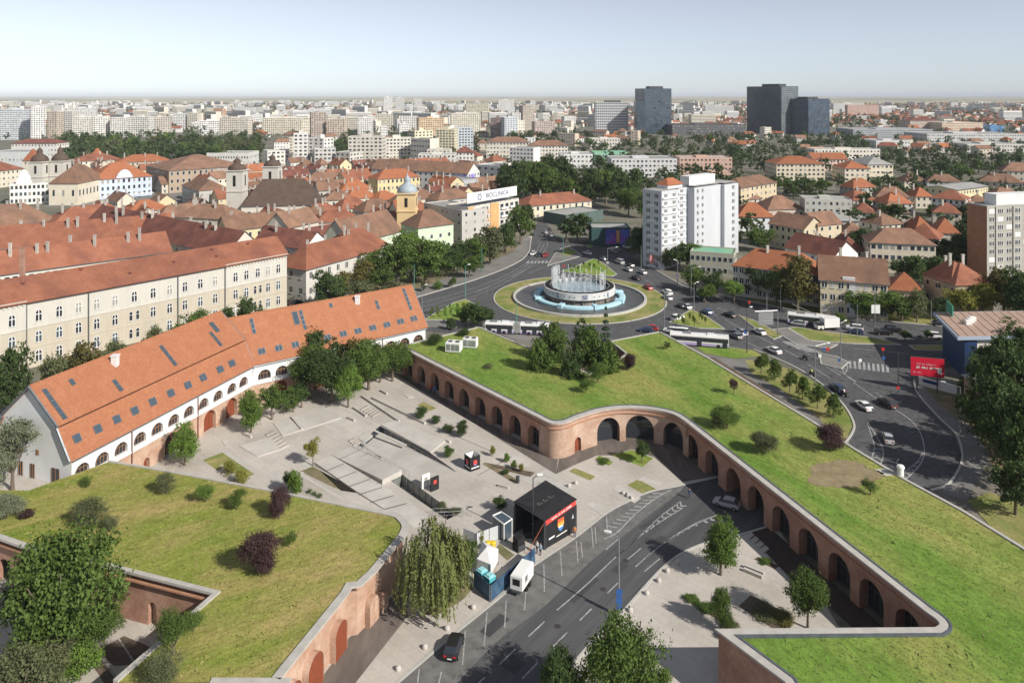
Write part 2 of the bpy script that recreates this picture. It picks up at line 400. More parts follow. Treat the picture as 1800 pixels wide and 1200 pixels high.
def arch_door(path, c, hw, top, depth, z0, parent, glass, bar, name='arched_door', bars=3, transom=True, leafw=None):
    o = MB().face(arch_panel(path, c, hw, top, depth, z0)[::-1]).build(name, glass, parent)
    fr = MB(); n = bars
    for k in range(n + 1):
        s = c - hw + 2 * hw * k / n; h = arch_z(s, c, hw, top)
        if h < .3: continue
        s = min(max(s, c - hw + .07), c + hw - .07)
        p = path.at(s - .06, -depth + .05); q = path.at(s + .06, -depth + .05)
        fr.face([(p.x, p.y, z0), (q.x, q.y, z0), (q.x, q.y, z0 + h - .03), (p.x, p.y, z0 + h - .03)])
    if transom:
        zt = z0 + top * .55
        p = path.at(c - hw + .05, -depth + .06); q = path.at(c + hw - .05, -depth + .06)
        fr.face([(p.x, p.y, zt), (q.x, q.y, zt), (q.x, q.y, zt + .14), (p.x, p.y, zt + .14)])
    # the arched head of the frame
    for t in range(14):
        sa = c - hw + 2 * hw * t / 14; sb = sa + 2 * hw / 14
        za = arch_z(sa, c, hw, top); zb = arch_z(sb, c, hw, top); pa = path.at(sa, -depth + .04); pb = path.at(sb, -depth + .04)
        fr.face([(pa.x, pa.y, z0 + max(0, za - .15)), (pb.x, pb.y, z0 + max(0, zb - .15)), (pb.x, pb.y, z0 + zb), (pa.x, pa.y, z0 + za)])
    fr.build('glazing_bars', bar, o)
    return o

# ------------------------------------------------------------------ ground, fields
PR = [(-74, 60), (40, 60), (40, 174), (-74, 174)]
ground = MB().poly_sheet([(-6000, -400), (6000, -400), (6000, 5200), (-6000, 5200)], 0.0, 0, [PR]).build('ground', K['ground']); struct(ground)
def fields_mat():
    m = bpy.data.materials.new('farm fields'); m.use_nodes = True; nt = m.node_tree; N = nt.nodes; L = nt.links; b = N['Principled BSDF']
    tc = N.new('ShaderNodeTexCoord'); mp = N.new('ShaderNodeMapping'); mp.inputs['Scale'].default_value = (.0011, .0006, 1)
    vo = N.new('ShaderNodeTexVoronoi'); vo.inputs['Scale'].default_value = 1.0; L.new(tc.outputs['Object'], mp.inputs[0]); L.new(mp.outputs[0], vo.inputs['Vector'])
    cr = N.new('ShaderNodeValToRGB'); cr.color_ramp.interpolation = 'CONSTANT'; e = cr.color_ramp.elements
    e[0].color = (.34, .27, .15, 1); e[1].position = .3; e[1].color = (.16, .18, .07, 1)
    for p, c in ((.45, (.4, .33, .19, 1)), (.62, (.09, .12, .05, 1)), (.75, (.29, .24, .14, 1)), (.88, (.2, .2, .09, 1))):
        q = e.new(p); q.color = c
    sp = N.new('ShaderNodeSeparateColor'); L.new(vo.outputs['Color'], sp.inputs[0]); L.new(sp.outputs[0], cr.inputs[0]); L.new(cr.outputs[0], b.inputs['Base Color'])
    b.inputs['Roughness'].default_value = .95
    return m
fd = MB().face([(-42000, 5200, -.5), (42000, 5200, -.5), (60000, 60000, -.5), (-60000, 60000, -.5)]).build('farm_fields', fields_mat()); struct(fd)

# ------------------------------------------------------------------ plaza with its pits
ct = gp([(622, 787), (668, 748), (757, 796), (803, 829), (735, 841)])
tr = gp([(706, 833), (803, 904), (786, 913), (687, 845)])
lp = gp([(553, 816), (628, 866), (600, 862), (541, 824)])
plaza = MB().poly_sheet(PR, 0.0, 0, [ct, tr, lp]).build('plaza', K['paving']); struct(plaza)
def pit(poly, zs, wall_m, floor_m, name):
    mb = MB(); n = len(poly)
    fl = [(p.x, p.y, z) for p, z in zip(poly, zs)]
    mb.face(fl if (Vector(fl[1]) - Vector(fl[0])).cross(Vector(fl[2]) - Vector(fl[1])).z > 0 else fl[::-1], 0)
    for i in range(n):
        j = (i + 1) % n
        if zs[i] == 0 and zs[j] == 0: continue
        mb.face([(poly[i].x, poly[i].y, 0), (poly[j].x, poly[j].y, 0), fl[j], fl[i]], 1)
    return mb.build(name, [floor_m, wall_m], plaza)
K['facade_glass'] = mat('greenish facade glass', (.13, .145, .14), (.2, .21, .2), scale=.5, rough=.15, spec=.6)
pit(ct, [-1.3, -1.3, -1.0, 0, 0], K['glassd'], K['slab'], 'sunken_court')
pit(tr, [-2.0, -2.0, -2.0, -2.0], K['facade_glass'], K['paving'], 'sunken_trench')
pit(lp, [-1.5, -1.5, -1.5, -1.5], K['facade_glass'], K['earth'], 'sunken_light_well')
# glazing mullions of the two lower facades and the court railings
def mullions(a, b, n, z0, z1, m, name, w=.06, rail=True):
    mb = MB(); a = Vector(a); b = Vector(b)
    for k in range(n + 1):
        p = a.lerp(b, k / n); mb.tube((p.x, p.y, z0), (p.x, p.y, z1), w / 2, n=5)
    if rail: mb.tube((a.x, a.y, z1), (b.x, b.y, z1), w / 2, n=5); mb.tube((a.x, a.y, (z0 + z1) / 2), (b.x, b.y, (z0 + z1) / 2), w / 3, n=4)
    return mb.build(name, m, plaza)
mullions(tr[0] + Vector((-.1, -.1, 0)), tr[1] + Vector((-.1, -.1, 0)), 9, -2.0, -.05, K['metal'], 'facade_mullions', .1, False)
mullions(ct[0], G(720, 840), 12, 0, 1.05, K['metal'], 'balustrade', .05)
mullions(ct[1] + Vector((-.1, -.1, 0)), ct[3] + Vector((-.1, -.1, 0)), 12, -1.1, 0, K['metal'], 'railing', .05)
mullions(G(760, 905), G(822, 902), 4, 0, 1.0, K['metal'], 'railing', .07); mullions(G(765, 912), G(828, 908), 4, 0, 1.0, K['metal'], 'railing', .07)
def wedge(px, zs, m, name, z0=-.05):
    mb = MB(); top = [Vector((*xy(G(x, y, z)), z)) for (x, y), z in zip(px, zs)]; n = len(top)
    a = sum(top[k].x * top[(k + 1) % n].y - top[(k + 1) % n].x * top[k].y for k in range(n))
    if a < 0: top.reverse()
    mb.face(top)
    for i in range(n):
        p = top[i]; q = top[(i + 1) % n]; mb.face([(p.x, p.y, z0), (q.x, q.y, z0), tuple(q), tuple(p)])
    return mb.build(name, m, plaza)
wedge([(583, 799), (626, 780), (706, 826), (672, 843)], [.06, .06, .85, .85], K['slab'], 'roof_slab')
wedge([(553, 812), (583, 800), (672, 852), (772, 917), (726, 926), (618, 857)], [.25, .25, .3, .05, .05, .3], K['slab'], 'roof_slab')
wedge([(670, 746), (695, 738), (783, 774), (757, 794)], [.18, .18, .22, .22], K['slab'], 'roof_slab')
for q in ([(420, 783), (473, 768), (493, 789), (452, 802)], [(480, 743), (509, 734), (529, 755), (497, 766)], [(512, 733), (579, 714), (600, 733), (531, 756)],
          [(630, 770), (645, 757), (655, 765), (640, 778)], [(389, 774), (400, 773), (404, 782), (396, 783)], [(708, 692), (720, 692), (727, 696), (718, 699)]):
    wedge(q, [.1, .22, .22, .1], K['slab'], 'paving_ramp')
for q in ([(1077, 858), (1088, 850), (1127, 875), (1115, 884)], [(1030, 886), (1040, 882), (1070, 896), (1058, 905)], [(1120, 843), (1132, 837), (1164, 848), (1157, 853)]):
    wedge(q, [.03, .03, .03, .03], K['slab'], 'paving_panel')
def steps(p0, p1, across, n, name):
    """risers seen as dark lines: n treads from px p0 to p1, each 'across' px wide"""
    for k in range(n):
        t = k / n; x = p0[0] + (p1[0] - p0[0]) * t; y = p0[1] + (p1[1] - p0[1]) * t
        dx = (p1[0] - p0[0]) / n * .75; dy = (p1[1] - p0[1]) / n * .75
        wedge([(x, y), (x + across[0], y + across[1]), (x + across[0] + dx, y + across[1] + dy), (x + dx, y + dy)], [.04, .04, .2, .2], K['paving'], name)
steps((465, 762), (494, 790), (15, -8), 6, 'step'); steps((632, 718), (656, 732), (14, -7), 5, 'step'); steps((612, 773), (622, 783), (12, -5), 3, 'step')
steps((1310, 940), (1345, 972), (9, -7), 4, 'step')
for a, b in (((668, 688), (679, 694)), ((610, 736), (622, 741)), ((428, 765), (440, 770)), ((620, 718), (642, 733)), ((511, 735), (529, 757)), ((635, 698), (700, 742)), ((653, 701), (746, 746)), ((1308, 998), (1342, 1012)), ((1306, 1004), (1339, 1018)),
             ((1098, 867), (1110, 878)), ((783, 776), (790, 779)), ((875, 855), (893, 860))):
    a = G(*a); b = G(*b); u = (b - a).normalized(); w = Vector((-u.y, u.x, 0))
    bq = MB().obox(a, u, w, (b - a).length, .45, -.02, .42).build('bench_wall', K['slab'], plaza)
# planted beds on the plaza
def bed(px, m, name='planting_bed', z=.012):
    return sheet(name, gp(px), z, m, plaza)
bed([(357, 808), (391, 795), (447, 833), (430, 841), (389, 816), (381, 822)], K['grass_dry']); bed([(357, 809), (369, 804), (392, 821), (383, 827)], K['grass_dry'], z=.016)
bed([(528, 828), (553, 818), (597, 860), (577, 852)], K['earth']); bed([(733, 712), (745, 706), (767, 717), (756, 722)], K['grass_dry'])
bed([(850, 817), (856, 813), (940, 830), (932, 838)], K['mulch']); bed([(848, 815), (853, 812), (915, 845), (905, 850)], K['earth'], z=.016)
bed([(1000, 828), (1010, 822), (1047, 837), (1037, 844)], K['grass_dry']); bed([(1102, 852), (1122, 842), (1155, 860), (1133, 869)], K['grass_dry'])
bed([(1046, 806), (1054, 800), (1078, 812), (1070, 818)], K['grass']); bed([(1075, 800), (1110, 790), (1148, 805), (1130, 820)], K['grass'])
bed([(1298, 1065), (1320, 1045), (1388, 1080), (1390, 1105), (1360, 1105)], K['mulch']); bed([(1197, 1048), (1205, 1045), (1300, 1100), (1285, 1104)], K['mulch'])
bed([(1325, 982), (1333, 978), (1370, 994), (1362, 1000)], K['mulch']); bed([(748, 1078), (760, 1045), (795, 1010), (835, 1030), (812, 1055), (770, 1078)], K['earth'])
bed([(870, 965), (878, 955), (905, 975), (892, 985)], K['earth'])
bed([(720, 1048), (738, 1020), (757, 1020), (745, 1060)], K['earth'])

# ------------------------------------------------------------------ street under the bastion
left_k = smooth([(690, 1210), (807, 1110), (887, 1045), (933, 1000), (1010, 947), (1067, 903), (1103, 883), (1130, 870), (1155, 862), (1182, 857), (1205, 852), (1267, 838)])
right_k = smooth([(967, 1212), (1033, 1133), (1087, 1080), (1167, 993), (1225, 958), (1300, 938), (1345, 925)])
park_r = smooth([(790, 1215), (871, 1130), (960, 1062), (1040, 985), (1100, 938), (1150, 898), (1190, 868), (1205, 853)])
def gpz(pts, z=0): return [G(p[0], p[1], z) for p in pts]
tun_out = [G(1620, 868), G(1560, 838)]
road = sheet('road', gpz(left_k) + [Vector((47, 128, 0)), Vector((64, 133, 0)), Vector((67, 120, 0)), Vector((52, 112, 0))] + gpz(right_k)[::-1], .008, K['asphalt_street']); 
park = sheet('parking_lane', gpz(left_k[:-6]) + gpz(park_r)[::-1], .014, K['asphalt_old'])
kb = MB(); ribbon(kb, gpz(left_k), 0, .35, -.02, .07); kb.build('kerb', K['kerb'], road)
kb = MB(); ribbon(kb, gpz(right_k), -.35, 0, -.02, .07); kb.build('kerb', K['kerb'], road)
ROADP = road
def stripe(a, b, w=.14, z=.02, px=True, name='lane_marking', parent=None):
    a = G(*a) if px else Vector(a); b = G(*b) if px else Vector(b)
    u = xy(b) - xy(a); l = u.length; u = u / l; n = Vector((-u.y, u.x)) * w / 2; A = xy(a); B = xy(b)
    q = [A - n, B - n, B + n, A + n]
    return MB().face([(p.x, p.y, z) for p in q]).build(name, K['paint'], parent or ROADP)
def line(pts, w=.15, z=.02, name='road_line', parent=None, px=True, off=0.0):
    P = gpz(pts) if px else pts
    mb = MB(); a = offset_path(P, off - w / 2); b = offset_path(P, off + w / 2)
    for i in range(len(P) - 1): mb.face([(a[i].x, a[i].y, z), (a[i + 1].x, a[i + 1].y, z), (b[i + 1].x, b[i + 1].y, z), (b[i].x, b[i].y, z)][::-1])
    return mb.build(name, K['paint'], parent or ROADP)
# lane dashes (photo pixels)
for a, b in (((877, 1168), (906, 1140)), ((929, 1118), (957, 1092)), ((918, 1192), (945, 1164)), ((972, 1136), (997, 1111)), ((1019, 1090), (1040, 1069)), ((1068, 1042), (1088, 1022)),
             ((1117, 996), (1143, 972)), ((1133, 1004), (1160, 981)), ((840, 1201), (852, 1190)), ((1103, 983), (1127, 963)), ((1065, 966), (1087, 947))):
    stripe(a, b, .17)
line(smooth([(979, 1072), (1030, 1028), (1083, 978), (1125, 942), (1170, 911), (1200, 893)]), .17)
line(smooth([(1083, 978), (1133, 934), (1160, 908), (1195, 882)]), .14)
line(smooth([(1135, 980), (1170, 952), (1215, 925), (1260, 905)]), .15); line(smooth([(1170, 952), (1190, 938), (1225, 918), (1250, 908)]), .12)
line(smooth([(1062, 947), (1085, 935), (1110, 910), (1135, 888), (1160, 871), (1180, 861)]), .17)
def chevrons(A, B, n, t0, t1, w=.35):
    for k in range(n):
        t = t0 + (t1 - t0) * k / (n - 1)
        def ev(P): 
            f = t * (len(P) - 1); i = min(int(f), len(P) - 2); return xy(P[i]).lerp(xy(P[i + 1]), f - i)
        a = ev(A); b = ev(B); u = xy(A[-1]) - xy(A[0]); u.normalize(); mid = (a + b) / 2 - u * (b - a).length * .5
        mb = MB()
        for p, q in ((a, mid), (mid, b)): mb.face([(p.x, p.y, .02), (q.x, q.y, .02), (q.x + u.x * w, q.y + u.y * w, .02), (p.x + u.x * w, p.y + u.y * w, .02)])
        mb.build('chevron_marking', K['paint'], ROADP)
chevrons(gpz(smooth([(1128, 936), (1160, 908), (1195, 882)])), gpz(smooth([(1134, 938), (1170, 911), (1206, 890)])), 9, .05, 1)
chevrons(gpz(smooth([(1185, 941), (1225, 918), (1250, 908)])), gpz(smooth([(1190, 942), (1215, 928), (1256, 915)])), 6, .05, 1)
# parking bay lines
for a, b in (((776, 1180), (771, 1202)), ((737, 1175), (734, 1200)), ((818, 1108), (813, 1168)), ((856, 1076), (851, 1134)), ((890, 1055), (887, 1103)), ((925, 1030), (922, 1072)), ((956, 991), (957, 1040)), ((985, 968), (988, 1012)), ((1013, 950), (1016, 988)), ((1040, 926), (1043, 963)), ((1066, 906), (1068, 938)), ((1021, 952), (1024, 980)), ((1046, 926), (1048, 955))):
    stripe(a, b, .14, .026, name='bay_line')
for k in range(11):
    t = k / 10; a = (1068 + 95 * t, 934 - 66 * t ** .85); b = (1068 + 100 * t + 6, 934 - 66 * t ** .85 - 2)
    ka = G(1080 + 80 * t, 930 - 62 * t); x2 = 1068 + (1160 - 1068) * t; y2 = 905 - 42 * t
    stripe((1085 + 82 * t, 927 - 60 * t), (1068 + 78 * t, 924 - 57 * t - 0), .22, .026, name='hatch_line')
# ------------------------------------------------------------------ timber decks
def deck(px=None, pts=None, z=.02, name='timber_deck', m='deck'):
    return sheet(name, gp(px) if px else pts, z, K[m])

# ------------------------------------------------------------------ bastions
ZB = 6.2
def solid_wall(mb, pts, z0, z1, m=0):
    for a, b in zip(pts[:-1], pts[1:]): mb.face([(a[0], a[1], z0), (b[0], b[1], z0), (b[0], b[1], z1), (a[0], a[1], z1)], m)
sheet('town_square', gp([(80, 364), (280, 358), (430, 354), (430, 336), (280, 338), (90, 344)]), .02, K['pavement'])
# --- right hand bastion
arcB = [(707, 612), (767, 640), (833, 677), (900, 711), (950, 736)]
curB = smooth([(950, 736), (966, 743.5), (982, 745), (998, 742), (1020, 733), (1057, 722), (1100, 717), (1147, 720), (1183, 728), (1204, 740)], 5)
stB = [(1204, 740), (1283, 802), (1367, 873), (1467, 957), (1567, 1033), (1628, 1075)]
a0 = G(707, 612, ZB); a1 = G(950, 736, ZB); b0 = G(1204, 740, ZB); b1 = G(1628, 1075, ZB)
cw = [G(p[0], p[1], ZB) for p in curB]
wallB = [a0, a1] + cw[1:-1] + [b0, b1]
endB = [G(p[0], p[1], ZB) for p in smooth([(1628, 1075), (1645, 1087), (1654, 1096), (1654, 1102), (1646, 1107)], 4)][1:]
nearL = [G(1263, 1110, ZB), Vector((27.5, 74, ZB)), Vector((30, 55, ZB))]
outB = [Vector((78, 55, ZB)), G(1800, 963, ZB), G(1693, 897, ZB), G(1593, 843, ZB), G(1500, 787, ZB), G(1433, 743, ZB), G(1357, 697, ZB), G(1247, 630, ZB), G(1160, 583, ZB), G(1072, 600, ZB), G(1100, 622, ZB), G(1077, 640, ZB), G(1035, 657, ZB), G(987, 636, ZB), G(933, 613, ZB), G(842, 575, ZB), G(745, 598, ZB), G(722, 604, ZB)]
loopB = wallB + endB + nearL + outB
bastion_b = thing('bastion', 'low brick bastion with green grass roof, curving arcade of arches, right of the plaza', 'bastion', (35, 130, 0))
MB().poly_sheet(loopB, ZB + .02).build('lawn', K['grass'], bastion_b)
pB = Path(wallB)
archB = []
n1 = 9; L1 = (xy(a1) - xy(a0)).length
for k in range(n1): archB.append((2.6 + (L1 - 4.4) * k / (n1 - 1) * 1.0, 1.75, 4.3))
sc = pB.s_of_px(1016); archB.append((sc, .8, 2.7))
for px, hw, tp in ((1069, 2.35, 4.7), (1125, 2.6, 4.9), (1186, 2.3, 4.7)): archB.append((pB.s_of_px(px), hw, tp))
Lst = pB.L - (xy(b1) - xy(b0)).length
road_arch = []
for k, px in enumerate((1216, 1251, 1289, 1328, 1372, 1420, 1475, 1532, 1597)):
    s_ = pB.s_of_px(px); archB.append((s_, 1.95, 4.6)); 
    if k in (2, 3): road_arch.append(s_)
for s_a, s_b, mk in ((0, L1 - .4, 'brick'), (L1 - .4, Lst + 1.2, 'brick_sunlit'), (Lst + 1.2, pB.L, 'brick')):  # sunlit curve coloured paler, shaded stretch redder, on top of the real light
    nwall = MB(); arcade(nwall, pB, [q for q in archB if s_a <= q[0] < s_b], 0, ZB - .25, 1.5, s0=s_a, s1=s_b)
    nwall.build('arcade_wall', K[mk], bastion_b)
cor = MB(); ribbon(cor, wallB + endB[:-1], .0, -.22, ZB - .95, ZB - .75); cor.build('string_course', K['brick_cap'], bastion_b)
cor = MB(); ribbon(cor, wallB + endB[:-1], .0, -.18, ZB - .3, ZB - .02); cor.build('brick_cornice', K['brick'], bastion_b)
cp = MB(); ribbon(cp, wallB + endB + nearL, -.2, .75, ZB, ZB + .22); cp.build('coping', K['coping'], bastion_b)
cp = MB(); ribbon(cp, wallB + endB + nearL, .78, 1.05, ZB, ZB + .3); cp.build('roof_gutter', K['zinc'], bastion_b)
cp = MB(); ribbon(cp, outB[:9], 0, .5, ZB - .3, ZB + .18); cp.build('coping', K['coping'], bastion_b)
cp = MB(); ribbon(cp, outB[8:], 0, .45, ZB - .3, ZB + .18); cp.build('coping', K['coping'], bastion_b)
ow = MB(); solid_wall(ow, endB[-1:] + nearL, 0, ZB - .02); solid_wall(ow, [b1] + endB, 0, ZB - .28)
# outer wall with the road passage left open
o_pts = outB; P_out = Path(outB)
pass_s = [P_out.s_of_px(1590)]
solid_wall(ow, outB[:3], 0, ZB - .02); solid_wall(ow, outB[5:], 0, ZB - .02)
solid_wall(ow, [outB[2], outB[2].lerp(outB[3], .6)], 0, ZB - .02); solid_wall(ow, [outB[4].lerp(outB[5], .3), outB[5]], 0, ZB - .02)
solid_wall(ow, [outB[2].lerp(outB[3], .6), outB[3], outB[4], outB[4].lerp(outB[5], .3)], 4.6, ZB - .02)
ow.build('outer_wall', K['brick'], bastion_b)
for i, (c, hw, tp) in enumerate(archB):
    if any(abs(c - q) < .1 for q in road_arch): continue
    if hw < 1: arch_door(pB, c, hw, tp, .5, 0, bastion_b, K['wood'], K['wood'], 'timber_door', 2); continue
    arch_door(pB, c, hw, tp, 1.45, 0, bastion_b, K['glass'], K['metald'], 'arched_glass_door', 4)
# tunnel side walls of the road passage
for s_ in (road_arch[0] - 2.2, road_arch[-1] + 2.3):
    p = pB.at(s_, -1.5); q = p + Vector((15, 3.2))
    MB().face([(p.x, p.y, 0), (q.x, q.y, 0), (q.x, q.y, ZB), (p.x, p.y, ZB)]).build('passage_wall', K['brick'], bastion_b)
# decks along the arcade
dk1 = gp([(690, 655), (977, 833)]) ; w1 = [pB.at(s, -.3) for s in (0, L1)]
deck(pts=[dk1[0], dk1[1]] + [pB.at(s, -.3) for s in np.linspace(L1 + 4, 0, 12)])
deck(px=[(977, 833), (1010, 817), (1050, 800), (1075, 800), (1110, 789), (1150, 803), (1200, 847), (1262, 836), (1260, 800), (1180, 760), (1100, 760), (985, 795)], z=.026)
deck(pts=gp([(1310, 937), (1347, 972), (1393, 1020), (1453, 1063), (1502, 1105), (1530, 1130), (1640, 1130)]) + [pB.at(s, -.3) for s in np.linspace(pB.L, pB.s_of_px(1345), 8)], z=.03, m='deck_shaded')
# --- left hand bastion
wallA = [G(p[0], p[1], ZB) for p in [(190, 812), (280, 827), (467, 862), (600, 889), (667, 902)] + [tuple(q) for q in smooth([(680, 905), (697, 911), (708, 926), (702, 942)], 4)]]
w2 = [G(702, 942, ZB), G(650, 1005, ZB), G(628, 1025, ZB), G(610, 1027, ZB), G(601, 1043, ZB), G(480, 1193, ZB), G(420, 1275, ZB)]
inA = [G(463, 1199, ZB) + Vector((-1, -1, 0)), G(370, 1199, ZB), G(207, 1200, ZB), G(388, 1041, ZB), G(197, 993, ZB), G(63, 962, ZB), G(0, 940, ZB), G(-120, 915, ZB), G(-90, 860, ZB), G(50, 862, ZB)]
loopA = wallA + w2[1:-1] + inA[1:]
bastion_a = thing('bastion', 'brick bastion with dry yellowish grass roof and purple shrubs, left of the street', 'bastion', (-40, 100, 0))
MB().poly_sheet(loopA, ZB + .02).build('lawn', K['grassA'], bastion_a)
w2f = w2[:-1]; pA = Path(w2f)
archA = [(pA.s_of_px(px), hw, tp) for px, hw, tp in ((668, .9, 2.2), (650, 1.0, 3.4), (590, 1.3, 4.0), (545, 1.5, 4.1), (505, 1.5, 4.1))]
aw = MB(); arcade(aw, pA, archA, 0, ZB - .25, .8); aw.build('arcade_wall', K['brick_pale'], bastion_a)
for i, (c, hw, tp) in enumerate(archA): arch_door(pA, c, hw, tp, .7, 0, bastion_a, K['brick_pale'] if i < 2 else K['wood'], K['brick'] if i < 2 else K['metald'], 'arched_niche' if i < 2 else 'arched_door', 2 if i < 2 else 3)
cor = MB(); ribbon(cor, w2f, 0, -.25, ZB - .9, ZB - .7); cor.build('string_course', K['brick_cap'], bastion_a)
cor = MB(); ribbon(cor, w2f, 0, -.22, ZB - .28, ZB); cor.build('brick_cornice', K['brick_cap'], bastion_a)
cp = MB(); ribbon(cp, wallA[3:] + w2[1:-1], -.15, .85, ZB, ZB + .2); cp.build('coping', K['coping'], bastion_a)
cp = MB(); ribbon(cp, wallA[:4], -.1, .3, ZB, ZB + .2); cp.build('coping', K['coping'], bastion_a)
cp = MB(); ribbon(cp, inA[2:5], 0.0, .62, ZB - .1, ZB + .22); cp.build('coping', K['coping'], bastion_a)
cp = MB(); ribbon(cp, inA[4:8], 0.0, .75, ZB - .1, ZB + .22); cp.build('coping', K['coping'], bastion_a)
cp = MB(); ribbon(cp, [inA[1], inA[1] + Vector((8, 0, 0))], -.4, .4, ZB, ZB + .2); cp.build('coping', K['coping'], bastion_a)
ow = MB(); solid_wall(ow, wallA, 0, ZB - .02); ow.build('outer_wall', K['brick'], bastion_a); ow = MB(); solid_wall(ow, [inA[3], inA[2]], 0, ZB - .02); ow.build('courtyard_wall', K['brick'], bastion_a)
pC = Path([inA[4], inA[3]])
cw_ = MB(); arcade(cw_, pC, [(pC.s_of_px(268), .6, 2.9)], 0, ZB - .12, .7); cw_.build('courtyard_wall', K['brick'], bastion_a)
MB().face(arch_panel(pC, pC.s_of_px(268), .6, 2.9, .68, 0)[::-1]).build('arched_niche', K['brick_pale'], bastion_a)
pD = Path([inA[7], inA[6], inA[5], inA[4]])
cw_ = MB(); arcade(cw_, pD, [(pD.s_of_px(8), 1.2, 3.2)], 0, ZB - .12, .7); cw_.build('courtyard_wall', K['brick'], bastion_a)
MB().face(arch_panel(pD, pD.s_of_px(8), 1.2, 3.2, .68, 0)[::-1]).build('arched_niche', K['dark'], bastion_a)
for pa_ in (pC, pD):   # brick ledge with drip course
    lg = MB(); ribbon(lg, pa_.p, -.55, 0, ZB - 1.0, ZB - .8); lg.build('brick_ledge', K['brick_cap'], bastion_a)
    lg = MB(); ribbon(lg, pa_.p, -.12, 0, ZB - 1.3, ZB - 1.1); lg.build('string_course', K['brick_pale'], bastion_a)
court = sheet('courtyard_paving', [Vector((-86, 60, 0)), Vector((-30, 60, 0)), Vector((-33, 92, 0)), Vector((-90, 104, 0))], .006, K['paving'])
for q in ([(172, 1142), (218, 1117), (262, 1135), (285, 1165), (200, 1170)], [(157, 1160), (174, 1151), (215, 1200), (187, 1206)]):
    sheet('parking_bay_surface', gp(q), .014, K['mulch'], court)
for a, b in (((208, 1121), (236, 1163)), ((175, 1152), (204, 1192)), ((255, 1125), (268, 1135))): stripe(a, b, .15, .02, name='bay_line', parent=court)
# deck and paving below the left bastion
deck(pts=gp([(717, 1082), (620, 1206), (560, 1290)]) + [pA.at(s, -.3) for s in np.linspace(pA.L, 0, 8)], z=.022)

# ------------------------------------------------------------------ roundabout and avenue
RC = Vector((21.6, 237.0))
def disc(r, n=72, c=RC): return [(c.x + r * math.cos(2 * math.pi * k / n), c.y + r * math.sin(2 * math.pi * k / n)) for k in range(n)]
av = sheet('avenue', gp([(1085, 440), (1130, 462), (1200, 503), (1317, 530), (1400, 547), (1500, 560), (1680, 576), (1900, 592), (2000, 640), (1800, 640), (1720, 640), (1640, 650), (1605, 668), (1612, 692), (1650, 735), (1680, 765), (1690, 800), (1683, 825), (1665, 850), (1635, 860), (1600, 875), (1480, 860), (1490, 777), (1505, 747), (1490, 720), (1453, 682), (1400, 647), (1327, 615), (1281, 608), (1160, 605), (1000, 600), (745, 582), (745, 562), (860, 568), (900, 570), (1030, 560), (1040, 470)]), .004, K['asphalt'])
ring = sheet('roundabout_road', disc(42), .008, K['asphalt'])
nr = sheet('boulevard', gp([(733, 523), (833, 493), (900, 467), (928, 447), (934, 423), (937, 407), (945, 392), (940, 372), (955, 372), (958, 390), (977, 415), (1000, 428), (1060, 418), (1110, 415), (1130, 430), (1110, 450), (1150, 480), (1060, 520), (900, 540), (740, 560), (700, 545)]), .012, K['asphalt'])
ROADP = nr
gr_ring = sheet('roundabout_verge', disc(27.2), 0, K['grass_dry'], hgt=.16)
kb = MB(); ribbon(kb, disc(27.2), -.35, 0, 0, .2, True); kb.build('kerb', K['kerb'], gr_ring)
# lane lines of the boulevard
for off in (0, 7, 14, 21):
    line(smooth([(733 + off * .3, 527 + off), (840, 497 + off), (905, 470 + off * .8), (935 + off * .5, 445 + off * .5), (943 + off, 425 + off * .2)]), .14, .03) if off else None
for k in range(8):
    stripe((929 + k * 6.5, 459 - k * .1), (927 + k * 6.5, 463 - k * .1), .9, .03, name='crossing_stripe')
for a, b in (((945, 425), (962, 402)), ((962, 432), (960, 405)), ((976, 425), (965, 400)), ((860, 505), (835, 513)), ((835, 525), (800, 533)), ((900, 487), (925, 473)), ((930, 480), (955, 470))): stripe(a, b, .16, .03)
# islands
def island(px, m, name='traffic_island', h=.14, kerb=True):
    P = gp(px); o = sheet(name, P, 0, m, hgt=h)
    if kerb:
        a = sum(P[i].x * P[(i + 1) % len(P)].y - P[(i + 1) % len(P)].x * P[i].y for i in range(len(P)))
        kb = MB(); ribbon(kb, P, 0, -.3 if a > 0 else .3, 0, h + .03, True); kb.build('kerb', K['kerb'], o)
    return o
island([(988, 477), (1010, 470), (1045, 455), (1062, 465), (1083, 482), (1075, 486), (1020, 481)], K['grass'])
island([(963, 467), (975, 448), (988, 437), (1000, 433), (1018, 446), (1022, 450)], K['pavement']); island([(985, 447), (995, 436), (1015, 444), (1000, 450)], K['grass'], h=.2, kerb=False)
island([(1030, 432), (1045, 428), (1052, 431), (1035, 435)], K['grass'])
island([(747, 562), (800, 532), (818, 527), (838, 537), (858, 560), (800, 563)], K['grass'])
island([(1178, 567), (1215, 545), (1240, 556), (1272, 578), (1230, 577)], K['grass'])
island([(1385, 577), (1400, 576), (1480, 587), (1540, 595), (1580, 606), (1500, 604), (1420, 598)], K['grass_dry'])
island([(1300, 555), (1330, 566), (1375, 590), (1360, 596), (1330, 578)], K['grass_dry']); 
island([(1600, 608), (1680, 608), (1700, 616), (1610, 615)], K['grass_dry'])
island([(1360, 580), (1385, 577), (1425, 600), (1470, 606), (1458, 612), (1400, 605)], K['pavement'])
island([(1440, 622), (1470, 627), (1490, 637), (1478, 648), (1445, 640)], K['pavement'])
